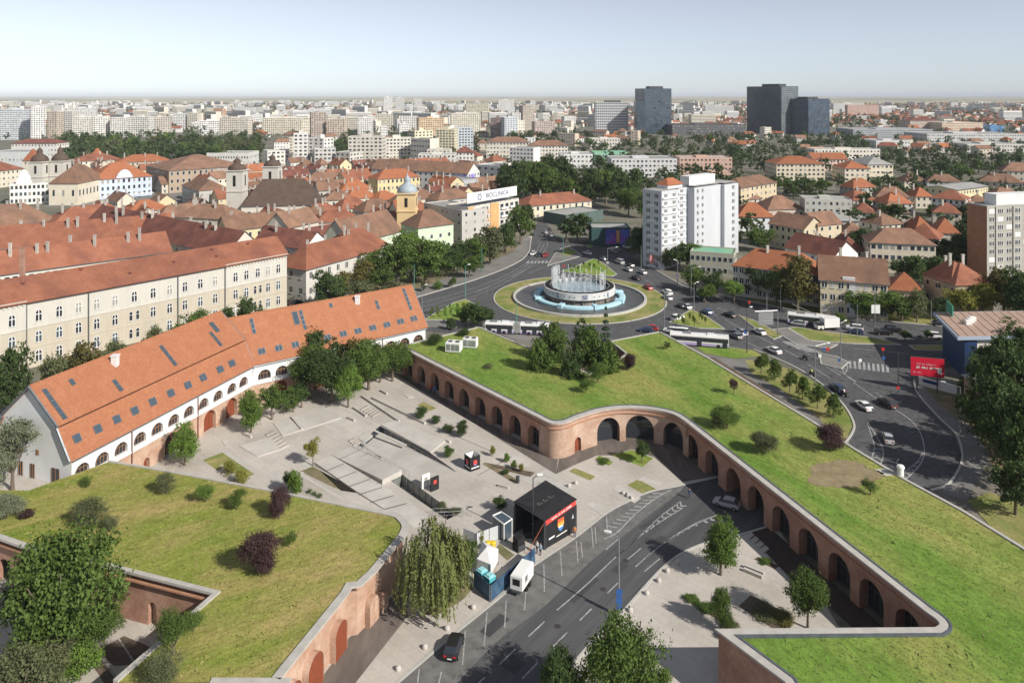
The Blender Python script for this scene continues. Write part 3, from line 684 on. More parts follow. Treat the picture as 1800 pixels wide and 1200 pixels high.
# avenue markings
ROADP = av
for a, b in (((1220, 520), (1245, 532)), ((1260, 540), (1290, 553)), ((1240, 545), (1262, 556)), ((1275, 562), (1300, 575)), ((1320, 560), (1345, 572)), ((1330, 590), (1360, 605)), ((1380, 615), (1410, 632)), ((1350, 585), (1385, 602)), ((1400, 610), (1440, 632)), ((1420, 640), (1460, 665)), ((1440, 636), (1478, 660)), ((1455, 640), (1505, 670)),
             ((1310, 600), (1345, 616)), ((1500, 672), (1540, 700)), ((1540, 690), (1580, 716)), ((1395, 592), (1430, 606)), ((1470, 575), (1510, 582)), ((1530, 586), (1570, 592)), ((1620, 590), (1670, 596)), ((1130, 490), (1150, 500)), ((1165, 508), (1185, 518)), ((1070, 455), (1085, 463)), ((1560, 618), (1600, 622)), ((1500, 612), (1535, 616)), ((1575, 815), (1580, 805))): stripe(a, b, .17, .016)
line(smooth([(1523, 740), (1540, 765), (1552, 790), (1550, 810), (1540, 825), (1525, 838)]), .2, .016); line(smooth([(1523, 740), (1532, 765), (1537, 785), (1532, 805), (1520, 825), (1510, 835)]), .16, .016)
line(smooth([(1545, 705), (1590, 730), (1615, 755), (1625, 790), (1618, 815), (1600, 835), (1588, 845)]), .2, .016); line(smooth([(1622, 795), (1612, 812), (1590, 828), (1575, 838)]), .16, .016)
chevrons(gpz(smooth([(1534, 790), (1530, 808), (1518, 828)])), gpz(smooth([(1550, 790), (1548, 812), (1535, 830)])), 6, 0, 1)
chevrons(gpz(smooth([(1610, 812), (1600, 822), (1582, 835)])), gpz(smooth([(1622, 806), (1612, 825), (1595, 842)])), 6, 0, 1)
line(smooth([(1480, 650), (1500, 646), (1545, 650)]), .2, .016); line(smooth([(1480, 648), (1488, 660), (1505, 672)]), .2, .016); line(smooth([(1482, 633), (1490, 645), (1486, 655)]), .25, .016)
for k in range(9): stripe((1494 + k * 8.2, 634 + k * .9), (1494 + k * 8.2 + 1, 647 + k * .9), .55, .016, name='crossing_stripe')
for k in range(6): stripe((1375 + k * 4, 600 + k * .2), (1415 + k * 6, 618 + k * .4), .4, .016, name='crossing_stripe')
# verge, path, planting strip and kerb on the outer side of the right bastion
path_px = [(1232, 622), (1290, 632), (1327, 632), (1400, 670), (1470, 735), (1500, 790), (1480, 800), (1400, 740), (1330, 700)]
sheet('footpath', gp(path_px), .03, K['pavement']); sheet('verge', gp([(1310, 632), (1340, 636), (1400, 652), (1453, 685), (1485, 718), (1500, 745), (1487, 776), (1478, 782), (1440, 735), (1380, 690), (1320, 655)]), .05, K['grass_dry'])
sheet('planting_strip', gp([(1240, 628), (1255, 628), (1340, 680), (1420, 735), (1440, 765), (1360, 710), (1290, 668)]), .06, K['mulch'])
sheet('verge', gp([(1225, 610), (1260, 609), (1325, 616), (1340, 626), (1290, 630), (1240, 621)]), .05, K['grass'])
kb = MB(); ribbon(kb, gpz(smooth([(1327, 614), (1400, 646), (1453, 681), (1487, 715), (1503, 745), (1500, 762), (1488, 779)])), 0, -.4, 0, .18); kb.build('kerb', K['kerb'], av)
kb = MB(); ribbon(kb, gpz(smooth([(1605, 668), (1612, 692), (1650, 735), (1680, 765), (1690, 800), (1683, 825), (1665, 850), (1635, 861)])), 0, .35, 0, .18); kb.build('kerb', K['kerb'], av)
kb = MB(); ribbon(kb, gpz(smooth([(733, 523), (833, 493), (900, 467), (928, 447), (934, 423), (937, 407)])), 0, .4, 0, .2); kb.build('kerb', K['kerb'], nr)
kb = MB(); ribbon(kb, gpz([(1130, 462), (1200, 503), (1317, 530), (1400, 547), (1500, 560), (1680, 576), (1800, 584)]), 0, .4, 0, .18); kb.build('kerb', K['kerb'], av)
sheet('footway', gp([(1605, 668), (1612, 692), (1650, 735), (1680, 765), (1690, 800), (1683, 825), (1665, 850), (1635, 861), (1700, 880), (1720, 850), (1740, 800), (1700, 745), (1650, 710), (1625, 680)]), .05, K['pavement'])
sheet('verge', gp([(1612, 680), (1660, 720), (1720, 760), (1760, 860), (1900, 900), (1900, 690), (1700, 690)]), .03, K['earth'])
sheet('verge', gp([(1700, 880), (1740, 865), (1900, 930), (1900, 1040), (1800, 990)]), .07, K['grass_dry'])
sheet('footway', gp([(1317, 529), (1400, 546), (1500, 559), (1680, 575), (1900, 590), (1900, 565), (1500, 548), (1330, 518)]), .05, K['grass_dry'])
sheet('footway', gp([(732, 522), (833, 492), (899, 466), (927, 446), (933, 423), (935, 410), (920, 420), (900, 445), (820, 475), (700, 520)]), .05, K['pavement'])
sheet('verge', gp([(700, 520), (820, 475), (905, 440), (915, 425), (880, 440), (780, 460), (640, 510)]), .06, K['earth'])
sheet('footway', gp([(745, 562), (860, 566), (900, 570), (1000, 590), (960, 612), (860, 583), (842, 576), (745, 575)]), .04, K['pavement'])

# repair patches and manholes on the streets, slabs of different age on the plaza
K['patch'] = mat('repair asphalt', (.055, .056, .06), (.07, .07, .073), scale=.6, rough=.9); K['iron'] = mat('cast iron', (.07, .065, .06), rough=.6, metal=.3)
rp_ = random.Random(3)
for x, y, w, l, a in ((860, 1120, 1.6, 4, .9), (1010, 1060, .9, 6, .9), (1090, 1010, 1.4, 2.6, .9), (1130, 930, .8, 5, .7), (905, 1185, 2.2, 2.2, .9), (1150, 960, 1.1, 3, .7)):
    p = G(x, y); u = Vector((math.cos(a), math.sin(a))); w_ = Vector((-u.y, u.x)); q = [xy(p), xy(p) + u * l, xy(p) + u * l + w_ * w, xy(p) + w_ * w]; MB().face([(v.x, v.y, .0165) for v in q]).build('repair_patch', K['patch'], road)
for x, y, par in ((880, 1150, road), (980, 1100, road), (1060, 1035, road), (1150, 950, road), (1100, 985, road), (1240, 560, av), (1330, 600, av), (1460, 660, av), (1560, 740, av), (900, 500, nr), (1600, 600, av), (950, 470, nr)):
    p = G(x, y); MB().tube((p.x, p.y, .0), (p.x, p.y, .032), .42, n=14).build('manhole_cover', K['iron'], par)
for k in range(34):
    px_ = rp_.uniform(380, 1000); py_ = rp_.uniform(720, 900)
    if 540 < px_ < 830 and 740 < py_ < 930: continue
    p = G(px_, py_); u = Vector((.76, -.65)); w_ = Vector((.65, .76)); l = rp_.uniform(2, 7); w = rp_.uniform(.6, 2.2); q = [xy(p), xy(p) + u * l, xy(p) + u * l + w_ * w, xy(p) + w_ * w]
    MB().face([(v.x, v.y, .0042 + .0001 * k) for v in q]).build('paving_slab', rp_.choice((K['slab'], K['slab'], K['kerb'])), plaza)
for k in range(26):   # long paving bands and drain lines
    a_ = (rp_.uniform(470, 900), rp_.uniform(690, 860)); t_ = k % 3
    if 545 < a_[0] < 840 and 745 < a_[1] < 930: continue
    p = G(*a_); u = Vector((.76, -.65)) if t_ else Vector((.65, .76)); l = rp_.uniform(8, 26) if t_ else rp_.uniform(4, 9); w_ = Vector((-u.y, u.x)); w = rp_.choice((.12, .3, .5)); q = [xy(p), xy(p) + u * l, xy(p) + u * l + w_ * w, xy(p) + w_ * w]
    MB().face([(v.x, v.y, .0085 + .0004 * k) for v in q]).build('paving_band', K['slab'] if w > .2 else K['patch'], plaza)
for k in range(1, 7):   # joints across the sunken court and its slabs
    for (x0, y0), (x1, y1), z_ in (((583 + 14 * k, 799 + 8 * k), (626 + 12 * k, 780 + 7.5 * k), .06 + .12 * k + .03), ((553 + 20 * k, 814 + 13.5 * k), (583 + 22 * k, 800 + 14 * k), .33)):
        a_ = G(x0, y0, z_); c_ = G(x1, y1, z_); u = (c_ - a_).normalized(); w_ = Vector((-u.y, u.x, 0)) * .07; MB().face([tuple(a_ - w_), tuple(c_ - w_), tuple(c_ + w_), tuple(a_ + w_)]).build('slab_joint', K['patch'], plaza)
# tufts that break the smooth turf and its edges
def tufts(parent, loop, n, m, seed, smin, smax, inset=.6):
    g = np.random.default_rng(seed); L2 = np.array([(p[0], p[1]) for p in loop]); lo = L2.min(0); hi = L2.max(0); pts = []
    x = g.uniform(lo[0], hi[0], n * 4); y = g.uniform(max(lo[1], 74), hi[1], n * 4); ins = np.zeros(len(x), bool); j = len(L2) - 1
    for i in range(len(L2)):
        xi, yi = L2[i]; xj, yj = L2[j]; c = ((yi > y) != (yj > y)) & (x < (xj - xi) * (y - yi) / (yj - yi + 1e-12) + xi); ins ^= c; j = i
    x = x[ins][:n]; y = y[ins][:n]; n = len(x); s = g.uniform(smin, smax, n); q = g.random(n) * 6.283; h = s * g.uniform(.12, .3, n)
    V = np.empty((n, 3, 3)); dx = np.cos(q) * s * .5; dy = np.sin(q) * s * .5; ox = g.normal(size=n) * s * .3; oy = g.normal(size=n) * s * .3; z = ZB + .02
    V[:, 0] = np.stack([x - dx, y - dy, np.full(n, z)], 1); V[:, 1] = np.stack([x + dx, y + dy, np.full(n, z)], 1); V[:, 2] = np.stack([x + ox, y + oy, z + h], 1)
    V -= np.array(parent.location)
    me = bpy.data.meshes.new('grass_tufts'); me.vertices.add(n * 3); me.vertices.foreach_set('co', V.reshape(-1).astype(np.float32)); me.loops.add(n * 3); me.loops.foreach_set('vertex_index', np.arange(n * 3, dtype=np.int32)); me.polygons.add(n); me.polygons.foreach_set('loop_start', np.arange(0, n * 3, 3, dtype=np.int32)); me.materials.append(m); me.update(calc_edges=True)
    o = link('grass_tufts', me, parent); o['kind'] = 'stuff'; return o
tg = leafmat('grass blades', (.14, .26, .045), (.21, .32, .07), .25, .35, 0, c3=(.3, .31, .11)); tg2 = leafmat('dry grass blades', (.22, .28, .05), (.33, .33, .09), .25, .35, 0, c3=(.42, .34, .15))
tufts(bastion_b, loopB, 42000, tg, 1, .15, .34); tufts(bastion_a, loopA, 34000, tg2, 2, .15, .34); tufts(bastion_b, loopB, 600, tg, 3, .4, .8); tufts(bastion_a, loopA, 600, tg2, 4, .4, .8)
# ------------------------------------------------------------------ fountain
fo = thing('fountain', 'round tiered fountain with white lettered band and pale blue ring in the roundabout', 'fountain', (RC.x, RC.y, .16))
c_ = (RC.x, RC.y)
flat('pool blue', (.33, .6, .72), .45); flat('pool floor', (.085, .085, .082), .25, .5); flat('fountain concrete', (.45, .43, .4), .8)
K['waterdark'] = mat('shallow water', (.05, .055, .055), (.095, .085, .075), scale=.25, rough=.3, spec=.35)
K['bluepaint'] = mat('pale blue concrete', (.38, .62, .72), (.47, .66, .72), scale=.6, rough=.55)
K['stained'] = mat('stained concrete', (.24, .2, .17), (.36, .32, .28), scale=.5, rough=.7, c3=(.13, .12, .11), scale3=.3)
MB().lathe([(20.5, .2), (20.5, .75), (21.3, .75), (21.3, .15)], 72, c_).build('basin_wall', K['kerb'], fo)
MB().lathe([(0.01, .34), (20.6, .34)], 72, c_).build('basin_water', K['waterdark'], fo)
MB().lathe([(14.6, .3), (14.6, 1.0), (14.2, 1.15), (12.9, 1.15), (12.5, .9), (12.5, .3)], 72, c_).build('blue_ring', K['bluepaint'], fo)
for k in range(8):
    q = 2 * math.pi * (k + .35) / 8; u = Vector((math.cos(q), math.sin(q))); w = Vector((-u.y, u.x))
    MB().obox(RC + u * 12.2 - w * .75, u, w, 2.75, 1.5, .3, 1.45).build('ring_pier', K['bluepaint'], fo)
MB().lathe([(10.3, .3), (10.3, 2.3)], 64, c_).build('drum', K['stained'], fo)
for k in range(16):
    q = 2 * math.pi * k / 16; p = RC + Vector((math.cos(q), math.sin(q))) * 10.6
    MB().tube((p.x, p.y, .3), (p.x, p.y, 2.2), .18, n=6).build('drum_rib', K['stained'], fo)
band = MB().lathe([(10.9, 2.15), (11.35, 2.2), (11.35, 4.15), (11.0, 4.25), (9.4, 4.25), (9.4, 3.0)], 72, c_).build('white_band', mat('weathered white band', (.62, .62, .61), (.5, .5, .49), scale=.6, rough=.7), fo)
MB().lathe([(11.0, 4.27), (9.5, 4.27)], 72, c_).build('rim', K['dark'], fo)
MB().lathe([(.01, 3.05), (9.4, 3.05)], 64, c_).build('upper_pool', K['bluepaint'], fo)
MB().lathe([(.01, 3.2), (9.4, 3.2)], 64, c_).build('upper_water', mat('upper water', (.34, .43, .46), (.2, .26, .28), scale=.6, rough=.2, spec=.5), fo)
for k in range(24):
    q = 2 * math.pi * k / 24; u = Vector((math.cos(q), math.sin(q))); w = Vector((-u.y, u.x))
    MB().obox(RC + u * 9.0 - w * .5, u, w, .4, .9, 3.1, 4.2).build('dark_panel', K['dark'], fo)
def text_on(txt, size, loc, rz, m, parent, name, rx=R(90), ext=.03):
    cu = bpy.data.curves.new(name, 'FONT'); cu.body = txt; cu.size = size; cu.extrude = ext; cu.align_x = 'CENTER'; cu.align_y = 'CENTER'
    t = bpy.data.objects.new(name, cu); COL.objects.link(t)
    dg = bpy.context.evaluated_depsgraph_get(); me = bpy.data.meshes.new_from_object(t.evaluated_get(dg)); bpy.data.objects.remove(t)
    me.materials.clear(); me.materials.append(m)
    o = link(name, me, parent); o.location = Vector(loc) - (Vector(parent.location) if parent else Vector((0, 0, 0))); o.rotation_euler = (rx, 0, rz)
    if parent and parent.parent: o.location -= Vector(parent.parent.location)
    return o
# compass letters round the band and small dots between them
flat('navy lettering', (.03, .06, .2))
for px, t in ((980, 'S'), (1029, 'SE'), (1069, 'E'), (1010, None), (1002, None), (992, None), (1045, None), (1054, None), (972, None), (966, None), (1062, None)):
    x = (px - 900) / CF; bb = 11.43
    # front intersection of the ray with the band
    a_ = x * x + 1; b_ = -2 * (x * RC.x + RC.y); cc = RC.length_squared - bb * bb; d_ = (-b_ - math.sqrt(max(0, b_ * b_ - 4 * a_ * cc))) / (2 * a_)
    p = Vector((x * d_, d_)); an = math.atan2(p.y - RC.y, p.x - RC.x)
    if t: text_on(t, 1.9, (p.x, p.y, 3.15), an + R(90), K['navy lettering'], band, 'compass_letter')
    else: MB().tube((p.x, p.y, 3.2), (p.x + .06 * math.cos(an), p.y + .06 * math.sin(an), 3.2), .17, n=10).build('compass_dot', K['navy lettering'], band)
# water jets: thin tapering sheaves of white droplets
def jet_mesh(h, r, seed, n=70):
    rr = random.Random(seed); mb = MB()
    for k in range(n):
        z = h * rr.random() ** .8; s = r * (.25 + .9 * (1 - abs(z / h - .6))) ; q = rr.random() * 6.283; d = s * rr.random() ** .7
        x = d * math.cos(q); y = d * math.sin(q); a = .05 + .05 * rr.random(); l = .18 + .3 * rr.random()
        mb.tube((x, y, z), (x + rr.uniform(-.05, .05), y, z + l), a * .55, a * .3, 4)
    return mb
K['spray'] = mat('water spray', (.85, .88, .9), rough=.3, spec=.4, alpha=.55)
js = [jet_mesh(5.6, .16, 1, 60).mesh('jet', K['spray']), jet_mesh(4.4, .2, 2, 50).mesh('jet', K['spray']), jet_mesh(6.2, .9, 3, 260).mesh('jet', K['spray'])]
for k in range(26):
    q = 2 * math.pi * k / 26; o = link('water_jet', js[k % 2], fo); o.location = (math.cos(q) * 8.2, math.sin(q) * 8.2, 3.0); o.rotation_euler[2] = k
for k in range(10):
    q = 2 * math.pi * k / 10; o = link('water_jet', js[1], fo); o.location = (math.cos(q) * 3.6, math.sin(q) * 3.6, 3.0); o.rotation_euler[2] = k * 2
for q in (2.5, 2.75, 3.0, 3.25, 3.5, 4.0, 5.6): o = link('water_jet', js[2], fo); o.location = (math.cos(q) * 8.3, math.sin(q) * 8.3, 3.0); o.rotation_euler[2] = q
# ------------------------------------------------------------------ long house with the orange roof
E1 = G(123, 808, 8.5); E2 = G(443, 642, 8.5); E3 = G(748, 575, 8.5)
hs = thing('long_house', 'long bent house with steep orange tiled roof and white arched gallery on brick wall', 'house', (E2.x, E2.y, 0))
u1 = (xy(E2) - xy(E1)).normalized(); n1 = Vector((-u1.y, u1.x)); u2 = (xy(E3) - xy(E2)).normalized(); n2 = Vector((-u2.y, u2.x))
pH = Path([xy(E1), xy(E2), xy(E3)]); pH1 = Path([xy(E1), xy(E2)]); pH2 = Path([xy(E2), xy(E3)])
la = [(pH1.s_of_px(302), 1.6, 3.9), (pH1.s_of_px(369), 1.6, 4.0), (pH1.s_of_px(407), 1.6, 4.0), (pH1.s_of_px(258), .65, 1.9)]
la2 = [(s, 1.6, 4.0) for s in (6, 15, 22, 29, 36)]
lw = MB(); arcade(lw, pH1, la, 0, 4.45, 1.0); lw.build('brick_wall', K['brick_pale'], hs)
lw = MB(); arcade(lw, pH2, la2, 0, 4.45, 1.0); lw.build('brick_wall', K['brick_pale'], hs)
for i, (c, hw, tp) in enumerate(la): arch_door(pH1, c, hw, tp, .8, 0, hs, K['dark'] if i == 0 else K['wood'], K['wood'], 'arched_door', 3)
for c, hw, tp in la2: arch_door(pH2, c, hw, tp, .8, 0, hs, K['wood'], K['woodl'], 'arched_door', 3)
ua = []
for px in (144, 179, 213, 246, 276, 305, 332, 358, 383, 407, 428): ua.append((pH1.s_of_px(px), 1.32, 2.0))
ua2 = [(2.6 + k * 3.72, 1.35, 2.05) for k in range(11)]
off1 = Path([pH1.at(0, .06), pH1.at(pH1.L, .06)]); off2 = Path([pH2.at(-.06, .06), pH2.at(pH2.L, .06)])
uw = MB(); arcade(uw, off1, ua, 4.4, 8.3, .55, floor=5.0); uw.build('white_gallery_wall', K['white_wall'], hs)
uw = MB(); arcade(uw, off2, ua2, 4.4, 8.3, .55, floor=5.0); uw.build('white_gallery_wall', K['white_wall'], hs)
for c, hw, tp in ua: arch_door(off1, c, hw, tp, .5, 5.0, hs, K['glass'], K['woodl'], 'arched_window', 4)
for c, hw, tp in ua2: arch_door(off2, c, hw, tp, .5, 5.0, hs, K['glass'], K['woodl'], 'arched_window', 4)
sl = MB(); ribbon(sl, [pH1.at(0), xy(E2), pH2.at(pH2.L)], 0, -.22, 4.3, 4.5); sl.build('string_course', K['white_wall'], hs)
# roofs as folded prisms with thickness
W1 = 16.6; prof1 = [(-.4, 8.3), (2.35, 13.1), (2.15, 13.35), (8.3, 18.7), (14.45, 13.35), (14.25, 13.1), (17.0, 8.3)]
W2 = 14.8; prof2 = [(-.4, 8.35), (7.4, 16.95), (15.2, 8.35)]
def roof_prism(o, u, n, l0, l1, prof, m, name, parent, th=.28):
    for a, b in zip(prof[:-1], prof[1:]):
        mb = MB(); d = Vector((b[0] - a[0], b[1] - a[1])); nn = Vector((-d.y, d.x)).normalized() * th
        c = []
        for l in (l0, l1):
            for (q, z) in ((a[0], a[1]), (b[0], b[1]), (b[0] + nn.x, b[1] + nn.y), (a[0] + nn.x, a[1] + nn.y)):
                p = o + u * l + n * q; c.append((p.x, p.y, z))
        mb.v = c; mb.f = [(0, 1, 2, 3), (7, 6, 5, 4), (0, 4, 5, 1), (1, 5, 6, 2), (2, 6, 7, 3), (3, 7, 4, 0)]; mb.m = [0] * 6
        if d.length > .6: mb.build(name, m, parent)
roof_prism(xy(E1), u1, n1, -.35, pH1.L + .3, prof1, K['rooforange'], 'roof_slope', hs)
roof_prism(xy(E2), u2, n2, -4.0, pH2.L + .4, prof2, K['rooforange'], 'roof_slope', hs)
def gable(o, u, n, l, prof, m, name, parent, z0):
    p = [(o + u * l + n * q, z) for q, z in prof]; p = [(p[0][0] + n * .4, z0)] + p + [(p[-1][0] - n * .4, z0)]
    return MB().face([(q.x, q.y, z) for q, z in p]).build(name, m, parent)
gable(xy(E1), u1, n1, 0, prof1, K['white_wall'], 'gable_wall', hs, 0); gable(xy(E1), u1, n1, pH1.L + .05, prof1, K['zinc'], 'gable_wall', hs, 5)
gable(xy(E3), u2, n2, 0, prof2, K['white_wall'], 'gable_wall', hs, 0)
# verges and gutters in zinc
vg = MB()
for (o, u, n, l, prof) in ((xy(E1), u1, n1, -.42, prof1), (xy(E1), u1, n1, pH1.L + .36, prof1), (xy(E3), u2, n2, .45, prof2)):
    for a, b in zip(prof[:-1], prof[1:]):
        p = o + u * l + n * a[0]; q = o + u * l + n * b[0]
        if p.y > 400: continue
        vg = MB().tube((p.x, p.y, a[1] + .18), (q.x, q.y, b[1] + .18), .2, n=5); vg.build('verge_flashing', K['zinc'], hs)
for pth, o_ in ((pH1, 0), (pH2, 0)):
    a = pth.at(-.3, .5); b = pth.at(pth.L, .5); MB().tube((a.x, a.y, 8.28), (b.x, b.y, 8.28), .11, n=6).build('gutter', K['zinc'], hs)
for pth, px in ((pH1, 231), (pH1, 347), (pH2, 672)):
    p = pth.at(pth.s_of_px(px), .18); MB().tube((p.x, p.y, 0), (p.x, p.y, 7.9), .1, n=6).build('downpipe', K['zinc'] if px > 400 else K['roofmaroon'], hs)
# ridge
for o, u, n, l0, l1, pr in ((xy(E1), u1, n1, -.3, pH1.L + .2, prof1[3]), (xy(E2), u2, n2, 2, pH2.L + .3, prof2[1])):
    a = o + u * l0 + n * pr[0]; b = o + u * l1 + n * pr[0]; MB().tube((a.x, a.y, pr[1] + .25), (b.x, b.y, pr[1] + .25), .2, n=6).build('ridge_tiles', K['rooforange'], hs)
def roof_frame(o, u, n, a, b, th=.28):
    d = (n * (b[0] - a[0])); s = Vector((d.x, d.y, b[1] - a[1])).normalized(); U = Vector((u.x, u.y, 0)); nn = U.cross(s).normalized()
    if nn.z < 0: nn = -nn
    p = o + n * a[0]; return Vector((p.x, p.y, a[1])) + nn * th, nn, U, s
def skylight(fr, px, py, w, h, name='roof_window', panes=1, m=None):
    P, nn, U, s = fr; c = ray_plane(px, py, P, nn); mb = MB(); g = MB()
    def bx(mb, c, w, h, z0, z1):
        q = [c + U * sx * w / 2 + s * sy * h / 2 for sx, sy in ((-1, -1), (1, -1), (1, 1), (-1, 1))]
        lo = [p + nn * z0 for p in q]; hi = [p + nn * z1 for p in q]
        mb.face(hi)
        for k in range(4): mb.face([lo[k], lo[(k + 1) % 4], hi[(k + 1) % 4], hi[k]])
    bx(mb, c, w, h, -.05, .12); o = mb.build(name, K['zinc'], hs)
    ph = h / panes
    for k in range(panes):
        g = MB(); bx(g, c + s * (-(h / 2) + ph * (k + .5)), w - .22, ph - .2, .1, .15); g.build('pane', K['glassb'], o)
    return o
fl1 = roof_frame(xy(E1), u1, n1, prof1[0], prof1[1]); fu1 = roof_frame(xy(E1), u1, n1, prof1[2], prof1[3]); f2 = roof_frame(xy(E2), u2, n2, prof2[0], prof2[1])
for x, y in ((405, 870), (515, 820), (615, 770), (710, 725), (805, 678), (900, 632), (990, 590), (1070, 550), (1160, 507), (1222, 475)):
    for dx in (-8, 8): skylight(fl1, (x + dx) / 3, (y - dx * .45) / 3 + 480, .78, 1.35)
for x, y, n in ((287, 690, 5), (380, 575, 1), (620, 592, 2), (887, 435, 4), (1138, 348, 3)): skylight(fu1, x / 3, y / 3 + 480, .75, 1.25 * n, 'roof_window_strip' if n > 1 else 'roof_window', n)
skylight(fu1, 1130 / 3, 285 / 3 + 480, 1.1, 2.6, 'roof_hatch')
for x, y in ((1380, 412), (1470, 395), (1558, 377), (1643, 357), (1727, 340), (1810, 320), (1888, 305), (1965, 288), (2040, 272), (2112, 255), (2182, 240)):
    for dx in (-9, 9): skylight(f2, (x + dx) / 3, (y - dx * .25) / 3 + 480, .8, 1.35)
for x, y, n in ((1333, 280, 3), (1597, 247, 4), (1745, 170, 1), (1990, 168, 2), (2147, 137, 5)): skylight(f2, x / 3, y / 3 + 480, .75, 1.2 * n, 'roof_window_strip' if n > 1 else 'roof_window', n)
skylight(f2, 1560 / 3, 237 / 3 + 480, 1.3, 3.2, 'roof_hatch')
for fr, x, y in ((fu1, 607, 478), (f2, 1885, 155)):
    c = ray_plane(x / 3, y / 3 + 480, fr[0], fr[1]); MB().box(c.x - .5, c.x + .5, c.y - .5, c.y + .5, c.z - .4, c.z + 1.4).box(c.x - .62, c.x + .62, c.y - .62, c.y + .62, c.z + 1.4, c.z + 1.6).build('chimney', K['white_wall'], hs)
# gable openings and the terrace
pG = Path([xy(E1) + n1 * W1, xy(E1)])
for s_, w, z0, h in ((3.5, .9, 4.4, 2.2), (5.6, .9, 4.4, 2.2), (8.2, .9, 4.4, 2.2), (12.8, 1.6, 4.3, 2.4), (9.5, .5, 8.2, .8), (7.0, .25, 10, .6)):
    a = pG.at(s_, .05); b = pG.at(s_ + w, .05); fr = MB().face([(a.x, a.y, z0), (b.x, b.y, z0), (b.x, b.y, z0 + h), (a.x, a.y, z0 + h)]).build('window' if z0 > 5 else 'glazed_door', K['glass'], hs)
    u_ = (xy(b) - xy(a)).normalized(); fm = MB()
    for t in (0, .5, 1): fm.obox(a + u_ * (t * w - .05), u_, Vector((u_.y, -u_.x)), .1, .05, z0, z0 + h)
    fm.build('door_frame', K['woodl'], fr)
ter = MB(); tq = [xy(E1) + n1 * 22 - u1 * .02, xy(E1) - u1 * .02 + n1 * -1.2, xy(E1) - u1 * 9 - n1 * 2, xy(E1) - u1 * 16 + n1 * 22]
terr = sheet('terrace', tq, 0, K['paving'], hgt=4.3)

# ------------------------------------------------------------------ barracks
class Facade:
    """vertical plane from A to B (xy), outward normal towards the camera"""
    def __init__(s, A, B):
        s.A = xy(A); s.B = xy(B); s.u = (s.B - s.A).normalized(); s.L = (s.B - s.A).length; s.n = Vector((s.u.y, -s.u.x))
        if s.n.dot(s.A + s.n) > s.n.dot(s.A) and s.n.dot(-s.A) < 0: s.n = -s.n
    def s_px(s, px):
        k = (px - PX0) / CF; return (k * s.A.y - s.A.x) / (s.u.x - k * s.u.y)
    def z_py(s, t, py): return CH - (py - PY0) * (s.A.y + s.u.y * t) / CF
    def pt(s, t, z, off=0.0): p = s.A + s.u * t + s.n * off; return (p.x, p.y, z)
    def rect(s, mb, t0, t1, z0, z1, off, m=0, thick=0.0):
        q = [s.pt(t0, z0, off), s.pt(t1, z0, off), s.pt(t1, z1, off), s.pt(t0, z1, off)]
        if s.u.cross(s.n) > 0: q.reverse()
        mb.face(q, m)
        if thick:
            b = [s.pt(t0, z0, off - thick), s.pt(t1, z0, off - thick), s.pt(t1, z1, off - thick), s.pt(t0, z1, off - thick)]
            if s.u.cross(s.n) > 0: b.reverse()
            for k in range(4): mb.face([b[k], b[(k + 1) % 4], q[(k + 1) % 4], q[k]], m)
WMESH = {}
def window_mesh(w, h, arched, frame, glass, mull=1, trans=1):
    key = (round(w, 2), round(h, 2), arched, frame.name, glass.name, mull, trans)
    if key in WMESH: return WMESH[key]
    mb = MB(); n = 8 if arched else 1
    def top(x): return h / 2 if not arched else h / 2 - w / 2 + math.sqrt(max(0, (w / 2) ** 2 - x * x))
    def col(x0, x1, z0, off, m):
        xs = [x0 + (x1 - x0) * k / n for k in range(n + 1)]
        mb.face([(x0, -off, z0), (x1, -off, z0)] + [(x, -off, top(x) - (0 if m == 0 else .08)) for x in reversed(xs)], m)
    # surround (proud), then pane, then bars
    xs = [-w / 2 + w * k / n for k in range(n + 1)]
    e = 1.16
    mb.face([(-w / 2 * e, -.03, -h / 2 - .08), (w / 2 * e, -.03, -h / 2 - .08)] + [(x * e, -.03, top(x) + .1) for x in reversed(xs)], 0)
    mb.face([(-w / 2, -.05, -h / 2), (w / 2, -.05, -h / 2)] + [(x, -.05, top(x)) for x in reversed(xs)], 1)
    b = min(.09, w * .07)
    for k in range(1, mull + 1):
        x = -w / 2 + w * k / (mull + 1); mb.face([(x - b, -.07, -h / 2), (x + b, -.07, -h / 2), (x + b, -.07, top(x)), (x - b, -.07, top(x))], 0)
    for k in range(1, trans + 1):
        z = -h / 2 + h * (.62 if trans == 1 else k / (trans + 1)); mb.face([(-w / 2, -.08, z - b), (w / 2, -.08, z - b), (w / 2, -.08, z + b), (-w / 2, -.08, z + b)], 0)
    mb.face([(-w / 2 * e, -.2, -h / 2 - .1), (w / 2 * e, -.2, -h / 2 - .1), (w / 2 * e, 0, -h / 2 - .06), (-w / 2 * e, 0, -h / 2 - .06)], 0)
    WMESH[key] = mb.mesh('window', [frame, glass]); return WMESH[key]
def put_window(parent, fc, t, z, mesh, name='window', off=0.0):
    o = link(name, mesh, parent); p = Vector(fc.pt(t, z, off)); q = parent; 
    while q is not None: p -= Vector(q.location); q = q.parent
    o.location = p; o.rotation_euler[2] = math.atan2(fc.n.x, -fc.n.y); return o
fB = Facade(G(-130, 562, 16), G(502, 447, 16))
ba = thing('barracks', 'long cream barracks with red tiled roof and rows of arched windows behind the orange house', 'barracks', (fB.A.x, fB.A.y, 0))
BD = 13.0; nb = -fB.n
wl = MB().obox(fB.A, fB.u, nb, fB.L, BD, 0, 9.6); wl.build('wall', K['cream'], ba); MB().obox(fB.A - fB.n * .003, fB.u, nb, fB.L, BD - .006, 9.6, 15.9).build('upper_wall', K['creamw'], ba)
tps = fB.s_px(395)
